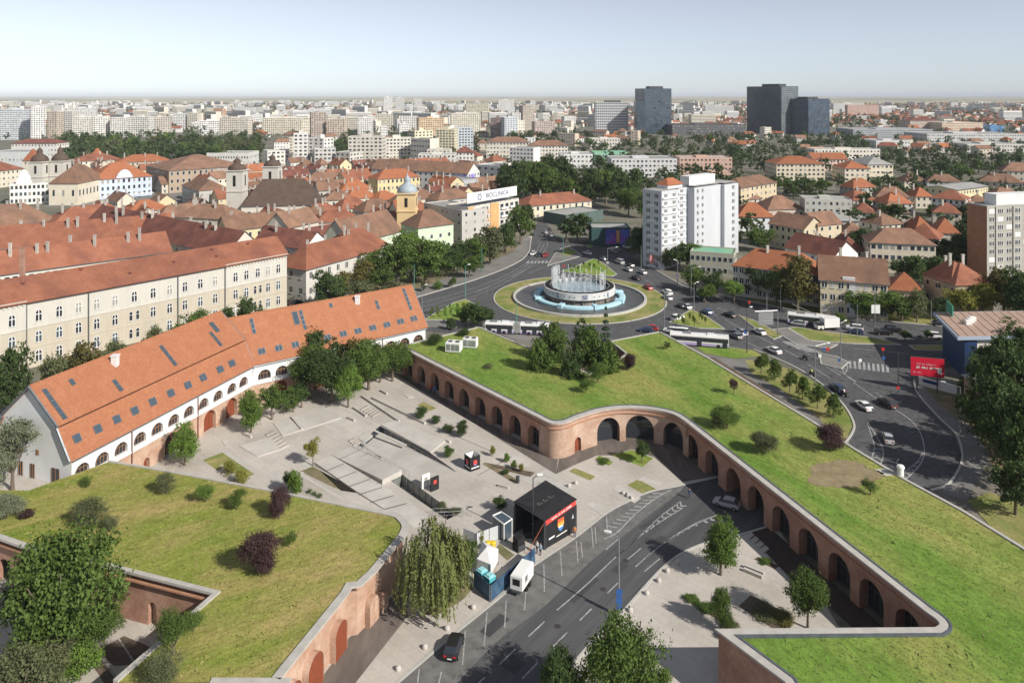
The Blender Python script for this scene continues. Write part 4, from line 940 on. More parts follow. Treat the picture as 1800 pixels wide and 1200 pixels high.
pv = MB(); fB.rect(pv, tps, fB.L + .25, 0, 9.5, .3, thick=.4); pv.build('pavilion_wall', K['cream'], ba); pv = MB(); fB.rect(pv, tps, fB.L + .25, 9.5, 16.2, .31, thick=.4); pv.build('pavilion_wall', K['creamw'], ba)
tpl = fB.s_px(46)
pv = MB(); fB.rect(pv, -.2, tpl, 0, 9.5, .3, thick=.4); pv.build('pavilion_wall', K['cream'], ba); pv = MB(); fB.rect(pv, -.2, tpl, 9.5, 16.0, .31, thick=.4); pv.build('pavilion_wall', K['creamw'], ba)
for z, h, o in ((9.4, .28, .12), (4.75, .2, .1), (15.7, .3, .35)):
    cb = MB(); fB.rect(cb, tpl, tps, z, z + h, o, thick=.3); cb.build('string_course', K['creamw'] if z > 5 else K['cream'], ba)
    for a_, b_ in ((tps, fB.L + .3), (-.2, tpl)):
        cb = MB(); fB.rect(cb, a_, b_, z + (.3 if z > 15 else 0), z + h + (.3 if z > 15 else 0), o + .33, thick=.4); cb.build('string_course', K['creamw'] if z > 5 else K['cream'], ba)
bk = MB()
for a_, b_ in ((tps, fB.L), (-.2, tpl)):
    k = a_ + .3
    while k < b_: fB.rect(bk, k, k + .4, 15.1, 15.9, .55, thick=.35); k += 1.0
bo = bk.build('cornice_brackets', K['creamw'], ba); bo['kind'] = 'stuff'
jo = MB()
for z in np.arange(1.2, 9.3, .6): fB.rect(jo, tpl, tps, z, z + .05, .006); 
o_ = jo.build('rustication_joints', flat('rustication shadow joint', (.42, .37, .28)), ba); o_['kind'] = 'stuff'
wms = [window_mesh(1.25, 2.6, True, K['white'], g_, m_, 1) for g_, m_ in ((K['glass'], 1), (K['glassb'], 1), (flat('curtained glass', (.3, .29, .26), .4), 1), (K['glass'], 1))]; wm = wms[0]; ws = window_mesh(1.25, 2.6, True, K['white'], K['glass'], 1, 1); wn_ = window_mesh(.75, 2.3, True, K['white'], K['glass'], 0, 1)
for px in (20, 68, 104, 138, 170, 202, 236, 269, 298, 325, 352, 378, 413, 432, 452, 470, 488):
    t = fB.s_px(px); o_ = .34 if (t > tps or t < tpl) else .01
    for z in (12.2, 7.2, 2.6):
        if px in (452, 236) and z < 9:
            for d in (-.85, .85): put_window(ba, fB, t + d, z, wn_, off=o_)
        else: put_window(ba, fB, t, z, wms[int(px * 7 + z * 3) % 4], off=o_)
for px in (-40, -85): 
    for z in (12.2, 7.2, 2.6): put_window(ba, fB, fB.s_px(px), z, wm, off=.34)
for px in (46, 155, 312, 395):
    p = fB.pt(fB.s_px(px), 0, .42); MB().tube(p, (p[0], p[1], 15.6), .11, n=6).build('downpipe', K['zinc'], ba)
rp = [(-.9, 15.75), (6.5, 20.6), (13.9, 15.75)]
roof_prism(fB.A, fB.u, nb, -2, fB.L + .8, rp, K['roofred'], 'roof_slope', ba, .2)
for t, q in ((fB.L - .1, 0), ):
    a = fB.A + fB.u * (fB.L + .1); MB().face([(*(a + nb * 0), 15.9), (*(a + nb * BD), 15.9), (*(a + nb * 6.5), 20.5)]).build('gable_wall', K['creamw'], ba)
def chimney(parent, p, z0, h, w=.8, m=None, pots=0, name='chimney'):
    x, y = p[0], p[1]; mb = MB().box(x - w / 2, x + w / 2, y - w * .35, y + w * .35, z0, z0 + h).box(x - w * .62, x + w * .62, y - w * .47, y + w * .47, z0 + h, z0 + h + .18)
    return mb.build(name, m or K['chim'], parent)
for px, py in ((40, 500), (142, 475), (228, 482), (305, 462), (372, 440), (435, 430), (380, 452)):
    c = ray_plane(px, py, Vector((*(fB.A - fB.n * 0), 16.3)), Vector((fB.n.x * .55, fB.n.y * .55, .83))); 
    MB().box(c.x - .4, c.x + .4, c.y - .4, c.y + .4, c.z - .5, c.z + .5).build('roof_vent', K['roofmaroon'], ba)
chimney(ba, G(39, 470, 19), 15, 9.0, 1.1, K['brick'])
# ------------------------------------------------------------------ labels for things told apart by where they stand
LM = {'the fountain': (1018, 525), 'the long orange-roofed house': (430, 640), 'the cream barracks': (250, 500), 'the white tower block': (1215, 440), 'the tall twin glass towers': (1385, 235),
      'the red billboard': (1632, 660), 'the pale blue palace': (215, 345), 'the dark-roofed cathedral': (490, 370), 'the yellow domed bell tower': (715, 405), 'the rooftop-sign apartment block': (855, 400),
      'the black stage tent': (960, 930), 'the brown-sided tower block': (1740, 480), 'the white gridded office slab': (1075, 234), 'the stepped black glass tower': (1150, 235), 'the blue corner shop': (1730, 620), 'the weeping willow': (760, 1010),
      'the twin-towered white church': (105, 340), 'the long hotel': (40, 240), 'the yellow hipped house': (700, 340), 'the orange pyramid roof': (1330, 385), 'the brick courtyard wall': (290, 1080), 'the sunken court': (720, 800)}
PEND = []
def where(px, py):
    k, (x, y) = min(LM.items(), key=lambda q: (q[1][0] - px) ** 2 + (2.2 * (q[1][1] - py)) ** 2)
    dx = px - x; dy = (py - y) * 2.0; far = math.hypot(dx, dy)
    if abs(dx) > abs(dy): s = ('right of ' if dx > 0 else 'left of ')
    else: s = ('in front of ' if dy > 0 else 'behind ')
    return ('just ' if far < 90 else 'far ' if far > 330 else '') + s + k
def auto(o, desc, p, cat, group=None):
    """label = what it looks like + where it stands; repeats are told apart at the end by counting from the left"""
    q = pix(p); PEND.append((o, desc + ' ' + where(*q), q[0])); o['category'] = cat
    if group: o['group'] = group
    return o
ORD = ['leftmost', 'second', 'third', 'fourth', 'fifth', 'sixth', 'seventh', 'eighth', 'ninth', 'tenth', 'eleventh', 'twelfth']
def numword(n):
    tens = {2: 'twenty', 3: 'thirty', 4: 'forty', 5: 'fifty', 6: 'sixty', 7: 'seventy', 8: 'eighty', 9: 'ninety'}
    base = ['', 'first', 'second', 'third', 'fourth', 'fifth', 'sixth', 'seventh', 'eighth', 'ninth', 'tenth', 'eleventh', 'twelfth', 'thirteenth', 'fourteenth', 'fifteenth', 'sixteenth', 'seventeenth', 'eighteenth', 'nineteenth']
    if n < 20: return base[n]
    t, r = divmod(n, 10); return tens.get(t, str(t)) + ('-' + base[r] if r else '')[:] if r else tens.get(t, str(t))[:-1] + 'ieth'
def finish_labels():
    d = {}
    for o, l, x in PEND: d.setdefault(l, []).append((x, o))
    for l, v in d.items():
        v.sort(key=lambda q: q[0]); n = len(v)
        for i, (x, o) in enumerate(v):
            if n == 1: o['label'] = l
            elif n == 2: o['label'] = l + (', left one' if i == 0 else ', right one')
            elif i == 0: o['label'] = l + ', leftmost'
            elif i == n - 1: o['label'] = l + ', rightmost'
            else: o['label'] = l + ', ' + numword(i + 1) + ' from left'
# ------------------------------------------------------------------ generic buildings
OCC = []     # occupied discs (x, y, r)
GL = [K['glass'], K['glassb'], flat('curtained glass', (.3, .29, .26), .4), flat('window frame', (.7, .69, .66), .7), flat('blind', (.5, .47, .42), .6)]
def roof_faces(A, u, w, L, D, z, rh, kind, ov=.5, along=None):
    """returns list of faces for hip or gable roof over the rectangle A + u*L + w*D"""
    a0, a1, b0, b1 = -ov, L + ov, -ov, D + ov
    def P(a, b, h): q = A + u * a + w * b; return (q.x, q.y, z + h)
    dz = -ov * rh / max(.1, (min(L, D) / 2)) * .6
    c = [P(a0, b0, dz), P(a1, b0, dz), P(a1, b1, dz), P(a0, b1, dz)]
    if along is None: along = L >= D
    if along:
        ins = D / 2 if kind == 'hip' else -ov
        if kind == 'hip': ins = min(ins, L / 2 - .01)
        r0 = P(ins if kind == 'hip' else a0, D / 2, rh); r1 = P(L - ins if kind == 'hip' else a1, D / 2, rh)
        f = [[c[0], c[1], r1, r0], [c[2], c[3], r0, r1], [c[1], c[2], r1], [c[3], c[0], r0]]
    else:
        ins = min(L / 2, D / 2 - .01) if kind == 'hip' else 0
        r0 = P(L / 2, ins if kind == 'hip' else b0, rh); r1 = P(L / 2, D - ins if kind == 'hip' else b1, rh)
        f = [[c[3], c[0], r0, r1], [c[1], c[2], r1, r0], [c[0], c[1], r0], [c[2], c[3], r1]]
    return f, along
def building(name, A, B, z, depth, rh=4.0, roof='hip', wall=(.6, .55, .45), rm='roofred', floors=2, cols=None, chim=0, label=None, cat='house', desc=None,
             ind=False, win=(1.1, 1.5), side=True, parapet=.5, group=None, along=None, plinth=True, ww=None, rnd_seed=0, gutter=True, auto_p=None, back=False):
    """A, B: xy of the front eave corners (left, right as seen); depth goes away from the camera"""
    A = xy(A); B = xy(B); fc = Facade(A, B); u = fc.u; w = -fc.n; L = fc.L; rr = random.Random(int(A.x * 13 + A.y * 7) + rnd_seed)
    mid = (A + B) / 2 + w * depth / 2; OCC.append((mid.x, mid.y, max(L, depth) * .55))
    r = thing(name, label or 'x', cat, (A.x, A.y, 0), 0, group)
    if not label: auto(r, desc or 'house', ((A.x + B.x) / 2, (A.y + B.y) / 2, z), cat, group)
    wm_ = wallmat(wall)
    wl = MB().obox(A, u, w, L, depth, 0, z)
    if roof == 'gable':
        al = along if along is not None else L >= depth
        for s in (0, 1):
            if al: a = A + u * (L * s); q = [(*a, z), (*(a + w * depth), z), (*(a + w * depth / 2), z + rh)]
            else: a = A + w * (depth * s); q = [(*a, z), (*(a + u * L), z), (*(a + u * L / 2), z + rh)]
            wl.face(q)
    W = wl.build('wall', wm_, r)
    if roof in ('hip', 'gable'):
        f, al = roof_faces(A, u, w, L, depth, z, rh, roof, .55, along); mb = MB()
        for q in f[:4 if roof == 'hip' else 2]: mb.face(q)
        th = MB()
        ro = mb.build('roof', K[rm] if isinstance(rm, str) else rm, r)
        if gutter:
            g = MB(); 
            for o0, o1, uu, ll in ((A - u * .5 - w * .5, 0, u, L + 1), ): g.obox(o0, uu, w, ll, .3, z - .45, z - .2)
            g.build('gutter', K['zinc'], r)
    else:
        mb = MB().obox(A + u * .3 + w * .3, u, w, L - .6, depth - .6, z, z + .05); ro = mb.build('roof', K[rm] if isinstance(rm, str) else rm, r)
        pp = MB(); ribbon(pp, [A, A + u * L, A + u * L + w * depth, A + w * depth], 0, -.3 if u.cross(w) < 0 else .3, z, z + parapet, True); pp.build('parapet', wm_, r)
        if rh > 0:
            MB().obox(A + u * L * .35 + w * depth * .3, u, w, L * .25, depth * .4, z + .05, z + rh).build('roof_housing', wm_, r)
    for k in range(chim):
        t = (k + .5 + rr.uniform(-.3, .3)) / chim; p = A + u * (L * (.08 + .84 * t)) + w * (depth * rr.choice((.35, .42, .58))); 
        hz = z + rh * .55 if roof != 'flat' else z; chimney(r, p, hz, 1.5 + rr.random() * 1.2 + rh * .35, .75)
    # windows
    fh = z / max(floors, 1)
    faces = [(fc, L, cols if cols is not None else max(2, int(L / 3.2)))]
    if side:
        for P0, P1 in ((A + w * depth, A), (B, B + w * depth)):
            f2 = Facade(P0, P1); f2.n = (P0 - (A + B) / 2 - w * depth / 2); v_ = (P1 - P0).normalized(); nn = Vector((v_.y, -v_.x)); c_m = (P0 + P1) / 2
            f2.n = nn if nn.dot(c_m - (A + B) / 2 - w * depth / 2) > 0 else -nn
            if f2.n.dot(-c_m) > 0: faces.append((f2, depth, max(1, int(depth / 3.6))))
    if floors:
        if ind:
            me = window_mesh(win[0], win[1], False, GL[3], K['glass'], 1, 0); me2 = window_mesh(win[0], win[1], False, GL[3], GL[4], 1, 0)
            for f_, l, n in faces:
                for i in range(n):
                    for j in range(floors): put_window(r, f_, l * (i + .5) / n, fh * (j + .55), me if rr.random() < .8 else me2)
        else:
            mb = MB()
            for f_, l, n in faces:
                for i in range(n):
                    for j in range(floors):
                        c = l * (i + .5) / n; zc = fh * (j + .55); ww_ = min(win[0], l / n * .62) / 2; hh = min(win[1], fh * .6) / 2
                        f_.rect(mb, c - ww_ - .12, c + ww_ + .12, zc - hh - .12, zc + hh + .12, .04, 1)
                        f_.rect(mb, c - ww_, c + ww_, zc - hh, zc + hh, .08, rr.choice((0, 0, 0, 2, 3)))
            if mb.f: o = mb.build('window_rows', [GL[0], GL[3], GL[1], GL[2]], r); o['kind'] = 'stuff'
    return r
def HZ(name, p1, p2, z, depth, **k): return building(name, G(*p1, z), G(*p2, z), z, depth, **k)
def HB(name, x0, x1, ytop, ybase, depth, skew=0.0, **k):
    """far building from its photo columns, roof row and base row"""
    D = CH * CF / (ybase - PY0); z = CH - (ytop - PY0) * D / CF
    A = ((x0 - PX0) * D / CF, D); D2 = D + skew; B = ((x1 - PX0) * D2 / CF, D2)
    return building(name, A, B, z, depth, **k)
CR = (.66, .61, .5); WH = (.72, .715, .69); GRY = (.48, .47, .44); TAN = (.54, .46, .37); YEL = (.66, .57, .37); BEI = (.6, .54, .45); BRN = (.36, .26, .18); PNK = (.6, .38, .3)
# --- wings of the barracks and the old town
HZ('barracks_wing', (-40, 487), (300, 441), 14.5, 13, rh=5.5, roof='gable', wall=(.7, .66, .58), rm='roofred', floors=3, cols=26, chim=7, win=(1.2, 2.0), label='red-roofed barracks wing with tall white chimneys directly behind the cream barracks front', cat='barracks')
HZ('barracks_wing', (-60, 442), (292, 412), 14.5, 14, rh=6.5, roof='gable', wall=(.66, .6, .5), rm='roofred', floors=3, cols=24, chim=8, label='second red-roofed wing with chimneys behind the barracks, parallel to its front', cat='barracks')
HZ('barracks_wing', (150, 392), (398, 447), 15.2, 13, rh=6.3, roof='gable', wall=(.66, .62, .55), rm='roofmaroon', floors=3, cols=18, chim=8, label='dark maroon roofed cross wing with white chimneys at the right end of the barracks', cat='barracks')
HZ('town_house', (-60, 402), (100, 386), 13, 20, rh=7, wall=CR, rm='roofbrown', floors=3, chim=5, label='big brown tiled roof with white chimneys at the left edge behind the barracks')
HZ('town_house', (95, 392), (235, 378), 13, 16, rh=5, wall=CR, rm='roofred', floors=3, chim=6, label='long red roof crowded with white chimneys below the pale blue palace')
HZ('town_house', (225, 374), (302, 366), 9, 16, rh=4.5, wall=WH, rm='roofbright', floors=2, chim=2, label='low bright orange-red roof between the palace square and the barracks')
HZ('corner_house', (538, 473), (672, 436), 10, 13, rh=6, wall=(.62, .6, .55), rm='roofred', floors=2, cols=9, chim=3, ind=True, win=(1.2, 1.9), label='grey two-storey corner house with red hipped roof right of the barracks end')
HZ('town_house', (447, 424), (535, 437), 11, 12, rh=5, roof='gable', wall=WH, rm='roofmaroon', floors=2, chim=2, label='white gabled house with dark maroon skylit roof beside the barracks end')
HZ('town_house', (400, 405), (508, 393), 11, 13, rh=5, roof='gable', wall=(.68, .6, .38), rm='roofbrown', floors=2, chim=3, label='yellow-walled house with long brown roof in front of the dark-roofed cathedral')
HZ('town_house', (508, 400), (560, 388), 12, 12, rh=5.5, roof='gable', wall=(.6, .56, .48), rm='roofbrown', floors=2, chim=2, label='brown roof with blank beige gable just below the dark-roofed cathedral')
HZ('town_house', (555, 392), (640, 385), 10, 14, rh=4, wall=CR, rm='roofred', floors=2, chim=3, desc='red-roofed town house with chimneys')
HZ('town_house', (305, 380), (400, 385), 11, 15, rh=5, wall=CR, rm='roofbrown', floors=2, chim=5, desc='brown-roofed town house with many chimneys')
HZ('town_house', (530, 425), (620, 410), 8, 12, rh=4, wall=WH, rm='roofmaroon', floors=2, chim=3, desc='maroon-roofed town house')
HZ('town_house', (600, 442), (682, 428), 11, 14, rh=6, wall=(.6, .56, .5), rm='roofred', floors=2, chim=3, along=True, label='long red roof directly below the brown church nave')
HZ('flat_roofed_annex', (560, 402), (625, 415), 8, 10, rh=0, roof='flat', wall=GRY, rm='roofgrey', floors=2, label='low flat grey annex between red roofs right of the cathedral', cat='annex')
# cathedral with dark roof
ca = HZ('cathedral', (424, 362), (563, 359), 11, 17, rh=12, wall=(.7, .66, .58), rm='roofdark', floors=1, cols=5, win=(1.6, 4), label='baroque cathedral with steep dark brown roof and pale walls in the old town', cat='cathedral')
def tower(parent, x, y0, w, z, cap, m, capm=None, name='bell_tower', zb=0):
    t = MB().box(x - w / 2, x + w / 2, y0 - w / 2, y0 + w / 2, zb, z).box(x - w * .57, x + w * .57, y0 - w * .57, y0 + w * .57, z, z + .5).box(x - w * .55, x + w * .55, y0 - w * .55, y0 + w * .55, z * .62, z * .62 + .4).build(name, m, parent)
    s = w * .5; MB().lathe([(s * 1.1, z + .5), (s * 1.15, z + cap * .12), (s * .95, z + cap * .3), (s * .5, z + cap * .42), (s * .34, z + cap * .5), (s * .42, z + cap * .58), (s * .3, z + cap * .7), (s * .07, z + cap * .8), (.01, z + cap)], 12, (x, y0)).build('dome', capm or K['roofdark'], t, smooth=True)
    for dx, dy in ((0, -1), (-1, 0), (1, 0)):
        f = Facade((x - .8 if dx == 0 else x + dx * w / 2, y0 - w / 2 if dx == 0 else y0 + .8 * dx), (x + .8 if dx == 0 else x + dx * w / 2, y0 - w / 2 if dx == 0 else y0 - .8 * dx)); f.n = Vector((dx, dy))
        mb = MB(); f.rect(mb, .1, 1.5, z * .72, z * .92, .06); mb.build('belfry_opening', K['dark'], t)
    return t
tower(ca, (417 - 900) * 372 / 1300, 372, 8, 27, 8, K['creamw']); tower(ca, (479 - 900) * 392 / 1300, 392, 8, 27, 8, K['creamw'])
pl = HZ('palace', (166, 316), (267, 309), 12.6, 26, rh=9, wall=(.5, .58, .72), rm='roofbright', floors=3, cols=11, win=(1.3, 2.2), label='pale blue baroque palace with orange hipped roof on the old square', cat='palace')
pf = Facade(G(166, 316, 12.6), G(267, 309, 12.6)); pm_ = MB(); 
for t in range(13):
    a = pf.L * (.5 - .13) + pf.L * .26 * t / 12; b = a + pf.L * .26 / 12; h = 5.2 * math.sin(math.pi * (t + .5) / 13) ** .6; pf.rect(pm_, a, b, 12.4, 12.6 + h, .3, thick=.8)
pm_.build('pediment', wallmat((.6, .66, .76)), pl)
for k in range(7):
    t = pf.L * (.12 + .8 * k / 6); p = Vector(pf.pt(t, 0, 6)); MB().tube((p.x, p.y, 0), (p.x, p.y, 2.6), .05, n=4).lathe([(2.3, 2.4), (.05, 3.1)], 8, (p.x, p.y)).build('parasol', K['white'], None)
    tag(bpy.context.scene.objects[-1], None, None) if False else None
for o in [q for q in COL.objects if q.name.startswith('parasol')]: auto(o, 'white cafe parasol', Vector(o.data.vertices[0].co), 'parasol', 'cafe parasols')
ch_ = HZ('twin_towered_church', (86, 322), (137, 322), 13, 30, rh=9, wall=(.68, .62, .5), rm='roofbrown', floors=1, cols=3, win=(1.3, 3.5), along=False, label='cream church with two dark-domed white towers left of the blue palace', cat='church')
tower(ch_, (70 - 900) * 452 / 1300, 452, 8.5, 24, 11, K['creamw']); tower(ch_, (106 - 900) * 458 / 1300, 458, 8.5, 24, 11, K['creamw'])
wf = HZ('ornate_house', (17, 325), (87, 322), 12, 16, rh=0, roof='flat', wall=(.74, .73, .69), rm='roofgrey', floors=3, cols=9, win=(1.3, 2), label='white ornate house front with scrolled gable at the far left', cat='house')
pf = Facade(G(17, 325, 12), G(87, 322, 12)); pm_ = MB()
for t in range(13):
    a = pf.L * .16 + pf.L * .4 * t / 13; h = 8.5 * math.sin(math.pi * (t + .5) / 13) ** .8; pf.rect(pm_, a, a + pf.L * .4 / 13, 12, 12.3 + h, .2, thick=.8)
pm_.build('scrolled_gable', K['white_wall'], wf)
HZ('museum', (297, 300), (433, 291), 15, 48, rh=8, wall=(.42, .33, .25), rm='roofbrown', floors=3, cols=14, win=(1.4, 2.2), label='huge brown-roofed four-winged building right of the blue palace', cat='museum')
HZ('town_house', (345, 336), (402, 331), 9, 16, rh=5, wall=(.55, .53, .48), rm='roofbright', floors=2, label='orange-roofed grey house in front of the huge brown building')
HZ('town_house', (320, 325), (350, 335), 11, 16, rh=5, wall=GRY, rm='roofbrown', floors=2, desc='weathered grey town house with brown roof')
HZ('town_house', (-30, 303), (42, 296), 12, 25, rh=7, wall=CR, rm='roofred', floors=3, chim=3, label='red-roofed block at the left edge behind the ornate white house')
HZ('town_house', (118, 303), (165, 300), 12, 24, rh=6, wall=CR, rm='roofbrown', floors=3, chim=2, desc='brown-roofed town house')
HZ('town_house', (205, 286), (300, 282), 12, 24, rh=5, wall=(.6, .5, .4), rm='roofbright', floors=3, chim=3, label='orange roof peeping over the pale blue palace')
HZ('town_house', (130, 284), (215, 280), 11, 22, rh=5, wall=CR, rm='roofred', floors=3, chim=3, desc='red-roofed town house')
for x, y in ((50, 282), (164, 280)): HZ('turret_house', (x - 10, y), (x + 10, y), 11, 12, rh=9, wall=CR, rm='roofbright', floors=2, desc='small house with pointed orange turret roof')
HB('gallery', 363, 437, 270, 300, 26, roof='flat', rh=0, wall=(.66, .65, .61), rm='roofgrey', floors=2, cols=16, label='low flat-roofed pale grey hall at the edge of the park trees', cat='hall')
HB('market_hall', -20, 48, 268, 297, 30, roof='flat', rh=0, wall=(.6, .62, .62), rm='roofgrey', floors=1, label='long low grey hall roof at the left edge below the hotel', cat='hall')
HB('school', 20, 100, 252, 285, 20, roof='hip', rh=4, wall=(.7, .68, .64), rm='roofmaroon', floors=4, cols=14, label='white building with maroon roof right below the long hotel', cat='house')
# white-brown church with domed bell tower
cn = HZ('church', (618, 428), (705, 405), 11, 15, rh=8, roof='gable', wall=(.6, .66, .52), rm='roofbrown', floors=1, cols=4, win=(1.2, 3), label='church with long weathered brown nave roof and yellow domed bell tower', cat='church')
ctw = (716 - 900) * 335 / 1300
tower(cn, ctw, 335, 8.2, 20.5, 10, wallmat((.74, .55, .3)), mat('patinated dome', (.3, .36, .4), (.36, .41, .44), scale=.5, rough=.5))
HZ('church_annex', (735, 400), (797, 392), 10, 14, rh=6, wall=(.58, .68, .52), rm='roofbrown', floors=1, cols=4, label='pale green hall with brown hipped roof right of the domed bell tower', cat='hall')
# apartment block with the roof sign
bc = HZ('apartment_block', (822, 366), (912, 350), 15, 13, rh=0, roof='flat', wall=(.66, .62, .56), rm='roofgrey', floors=4, cols=10, win=(2.2, 1.7), label='orange and white apartment block carrying a long white rooftop sign', cat='apartments')
fb = Facade(G(822, 366, 15), G(912, 350, 15))
for a, b in ((0, .1), (.42, .58)):
    mb = MB(); fb.rect(mb, fb.L * a, fb.L * b, .1, 15.3, .35, thick=.5); mb.build('orange_panel', wallmat((.66, .38, .17)), bc)
for j in range(4):
    for a, b in ((.14, .26), (.3, .4), (.62, .75), (.8, .93)):
        mb = MB(); fb.rect(mb, fb.L * a, fb.L * b, 15 / 4 * j + .5, 15 / 4 * j + 1.4, .9, thick=.9); mb.build('balcony', K['white_wall'] if a > .5 else wallmat((.66, .42, .24)), bc)
sb = MB(); fb.rect(sb, -.5, fb.L * .95, 17.0, 21.5, .2, thick=.35); sgn = sb.build('sign_board', K['white'], bc)
p = Vector(fb.pt(fb.L * .55, 19.2, .24)); text_on('BIOCLINICA', 3.0, p, math.atan2(fb.n.x, -fb.n.y), K['navy lettering'], sgn, 'sign_lettering')
for k in range(6):
    q = math.pi * k / 3; c = Vector(fb.pt(fb.L * .21 + .8 * math.cos(q), 19.2 + .9 * math.sin(q), .24)); e = Vector(fb.pt(fb.L * .21 + 1.35 * math.cos(q), 19.2 + 1.5 * math.sin(q), .24)); MB().tube(c, e, .32, n=6).build('sign_emblem', K['navy lettering'], sgn)
for k in range(10):
    p = fb.pt(fb.L * (.02 + .9 * k / 9), 15, .0); MB().tube(p, (p[0], p[1], 17.1), .09, n=5).build('sign_strut', K['metald'], bc)
HZ('apartment_block', (745, 358), (812, 372), 14, 14, rh=0, roof='flat', wall=(.5, .48, .45), rm='roofgrey', floors=4, cols=7, label='grey flat-roofed block attached left of the rooftop-sign apartment block', cat='apartments')
HZ('hipped_house', (664, 315), (738, 310), 12.5, 15, rh=5, wall=(.72, .58, .32), rm='roofbright', floors=3, cols=10, win=(1.2, 1.9), chim=2, label='yellow three-storey house with bright orange hipped roof', cat='house')
HZ('gabled_school', (653, 296), (822, 305), 12, 17, rh=6.5, roof='gable', wall=(.66, .66, .66), rm='roofbrown', floors=3, cols=18, win=(1.3, 1.8), label='long white building with brown roof and purple poster on its gable', cat='house')
for a in (((610, 350), (665, 345), 9, 'roofbright'), ((600, 368), (650, 362), 8, 'roofred'), ((665, 352), (705, 347), 8, 'roofbright'), ((640, 372), (695, 365), 8, 'roofbrown'), ((720, 350), (770, 347), 10, 'roofbrown'), ((770, 352), (835, 345), 10, 'roofbrown'), ((600, 335), (655, 331), 10, 'roofbright'),
          ((560, 375), (600, 368), 8, 'roofred'), ((500, 345), (560, 340), 10, 'roofred'), ((560, 335), (612, 332), 10, 'roofbrown'), ((540, 318), (640, 312), 11, 'roofbrown'), ((610, 318), (655, 313), 11, 'roofred'), ((480, 312), (545, 308), 9, 'roofmaroon'), ((735, 372), (760, 366), 9, 'roofred'), ((655, 392), (700, 388), 8, 'roofbright'), ((700, 372), (745, 368), 8, 'roofbright'),
          ((570, 352), (625, 349), 9, 'roofbrown'), ((520, 330), (560, 326), 8, 'roofbright'), ((690, 362), (735, 358), 8, 'roofbrown')):
    HZ('town_house', a[0], a[1], a[2], rnd.uniform(10, 15), rh=rnd.uniform(4, 5.5), roof=rnd.choice(('hip', 'gable')), wall=rnd.choice((CR, WH, BEI, YEL, GRY)), rm=a[3], floors=2, chim=rnd.choice((1, 2, 3)), desc={'roofbright': 'orange-roofed', 'roofred': 'red-roofed', 'roofbrown': 'brown-roofed', 'roofmaroon': 'maroon-roofed'}[a[3]] + ' old town house')
sc_ = [o for o in COL.objects if o.name == 'gabled_school'][0]; s1_ = Facade(G(653, 296, 12), G(822, 305, 12)); s2_ = Facade(s1_.B, s1_.B - s1_.n * 17); s2_.n = s1_.u if s1_.u.dot(-s1_.B) > 0 or True else -s1_.u
for o_f, t0, t1, z0, z1 in ((s2_, 4.0, 10.5, 4.5, 11.0), (s1_, s1_.L - 7.5, s1_.L - 1.2, 4.5, 10.8)):
    pb = MB(); o_f.rect(pb, t0, t1, z0, z1, .15, thick=.1); pb.build('poster', mat('purple poster print', (.12, .1, .42), (.22, .2, .6), scale=.3, rough=.5, c3=(.5, .45, .7), scale3=.4), sc_)
HZ('office', (838, 290), (905, 296), 13, 18, rh=2, roof='flat', wall=(.74, .74, .73), rm='roofgrey', floors=3, cols=6, win=(2.4, 1.4), label='white cubic modern building left of the big plane trees', cat='office')
HZ('office', (765, 312), (812, 318), 10, 14, rh=0, roof='flat', wall=(.45, .46, .48), rm='roofgrey', floors=2, cols=5, label='grey box building beside the white cubic modern building', cat='office')
HZ('red_roofed_house', (928, 362), (1040, 352), 8, 15, rh=4.5, wall=(.7, .64, .5), rm='roofred', floors=2, cols=10, win=(1.2, 1.9), chim=2, label='cream house with red hipped roof standing alone beside the boulevard', cat='house')
HZ('shed', (995, 380), (1060, 370), 5, 16, rh=0, roof='flat', wall=(.1, .14, .13), rm='roofgrey', floors=0, label='low dark shed behind hoardings right of the red-roofed cream house', cat='shed')
hd = HZ('hoarding_kiosk', (1040, 402), (1108, 402), 7.5, 12, rh=0, roof='flat', wall=(.04, .09, .09), rm='roofgrey', floors=0, label='dark building wrapped in blue poster hoardings at the boulevard junction', cat='kiosk')
hf = Facade(G(1040, 402, 7.5), G(1108, 402, 7.5)); fa = mat('blue poster print', (.05, .06, .32), (.12, .2, .62), scale=.25, rough=.5, c3=(.3, .08, .4), scale3=.18)
for a, b in ((.36, .64), (.73, .99)):
    mb = MB(); hf.rect(mb, hf.L * a, hf.L * b, .8, 7.2, .12, thick=.1); mb.build('poster', fa, hd)
mb = MB(); hf.rect(mb, hf.L * .64, hf.L * .72, 1.5, 6.8, .12, thick=.1); mb.build('poster', flat('orange poster', (.7, .35, .12)), hd)
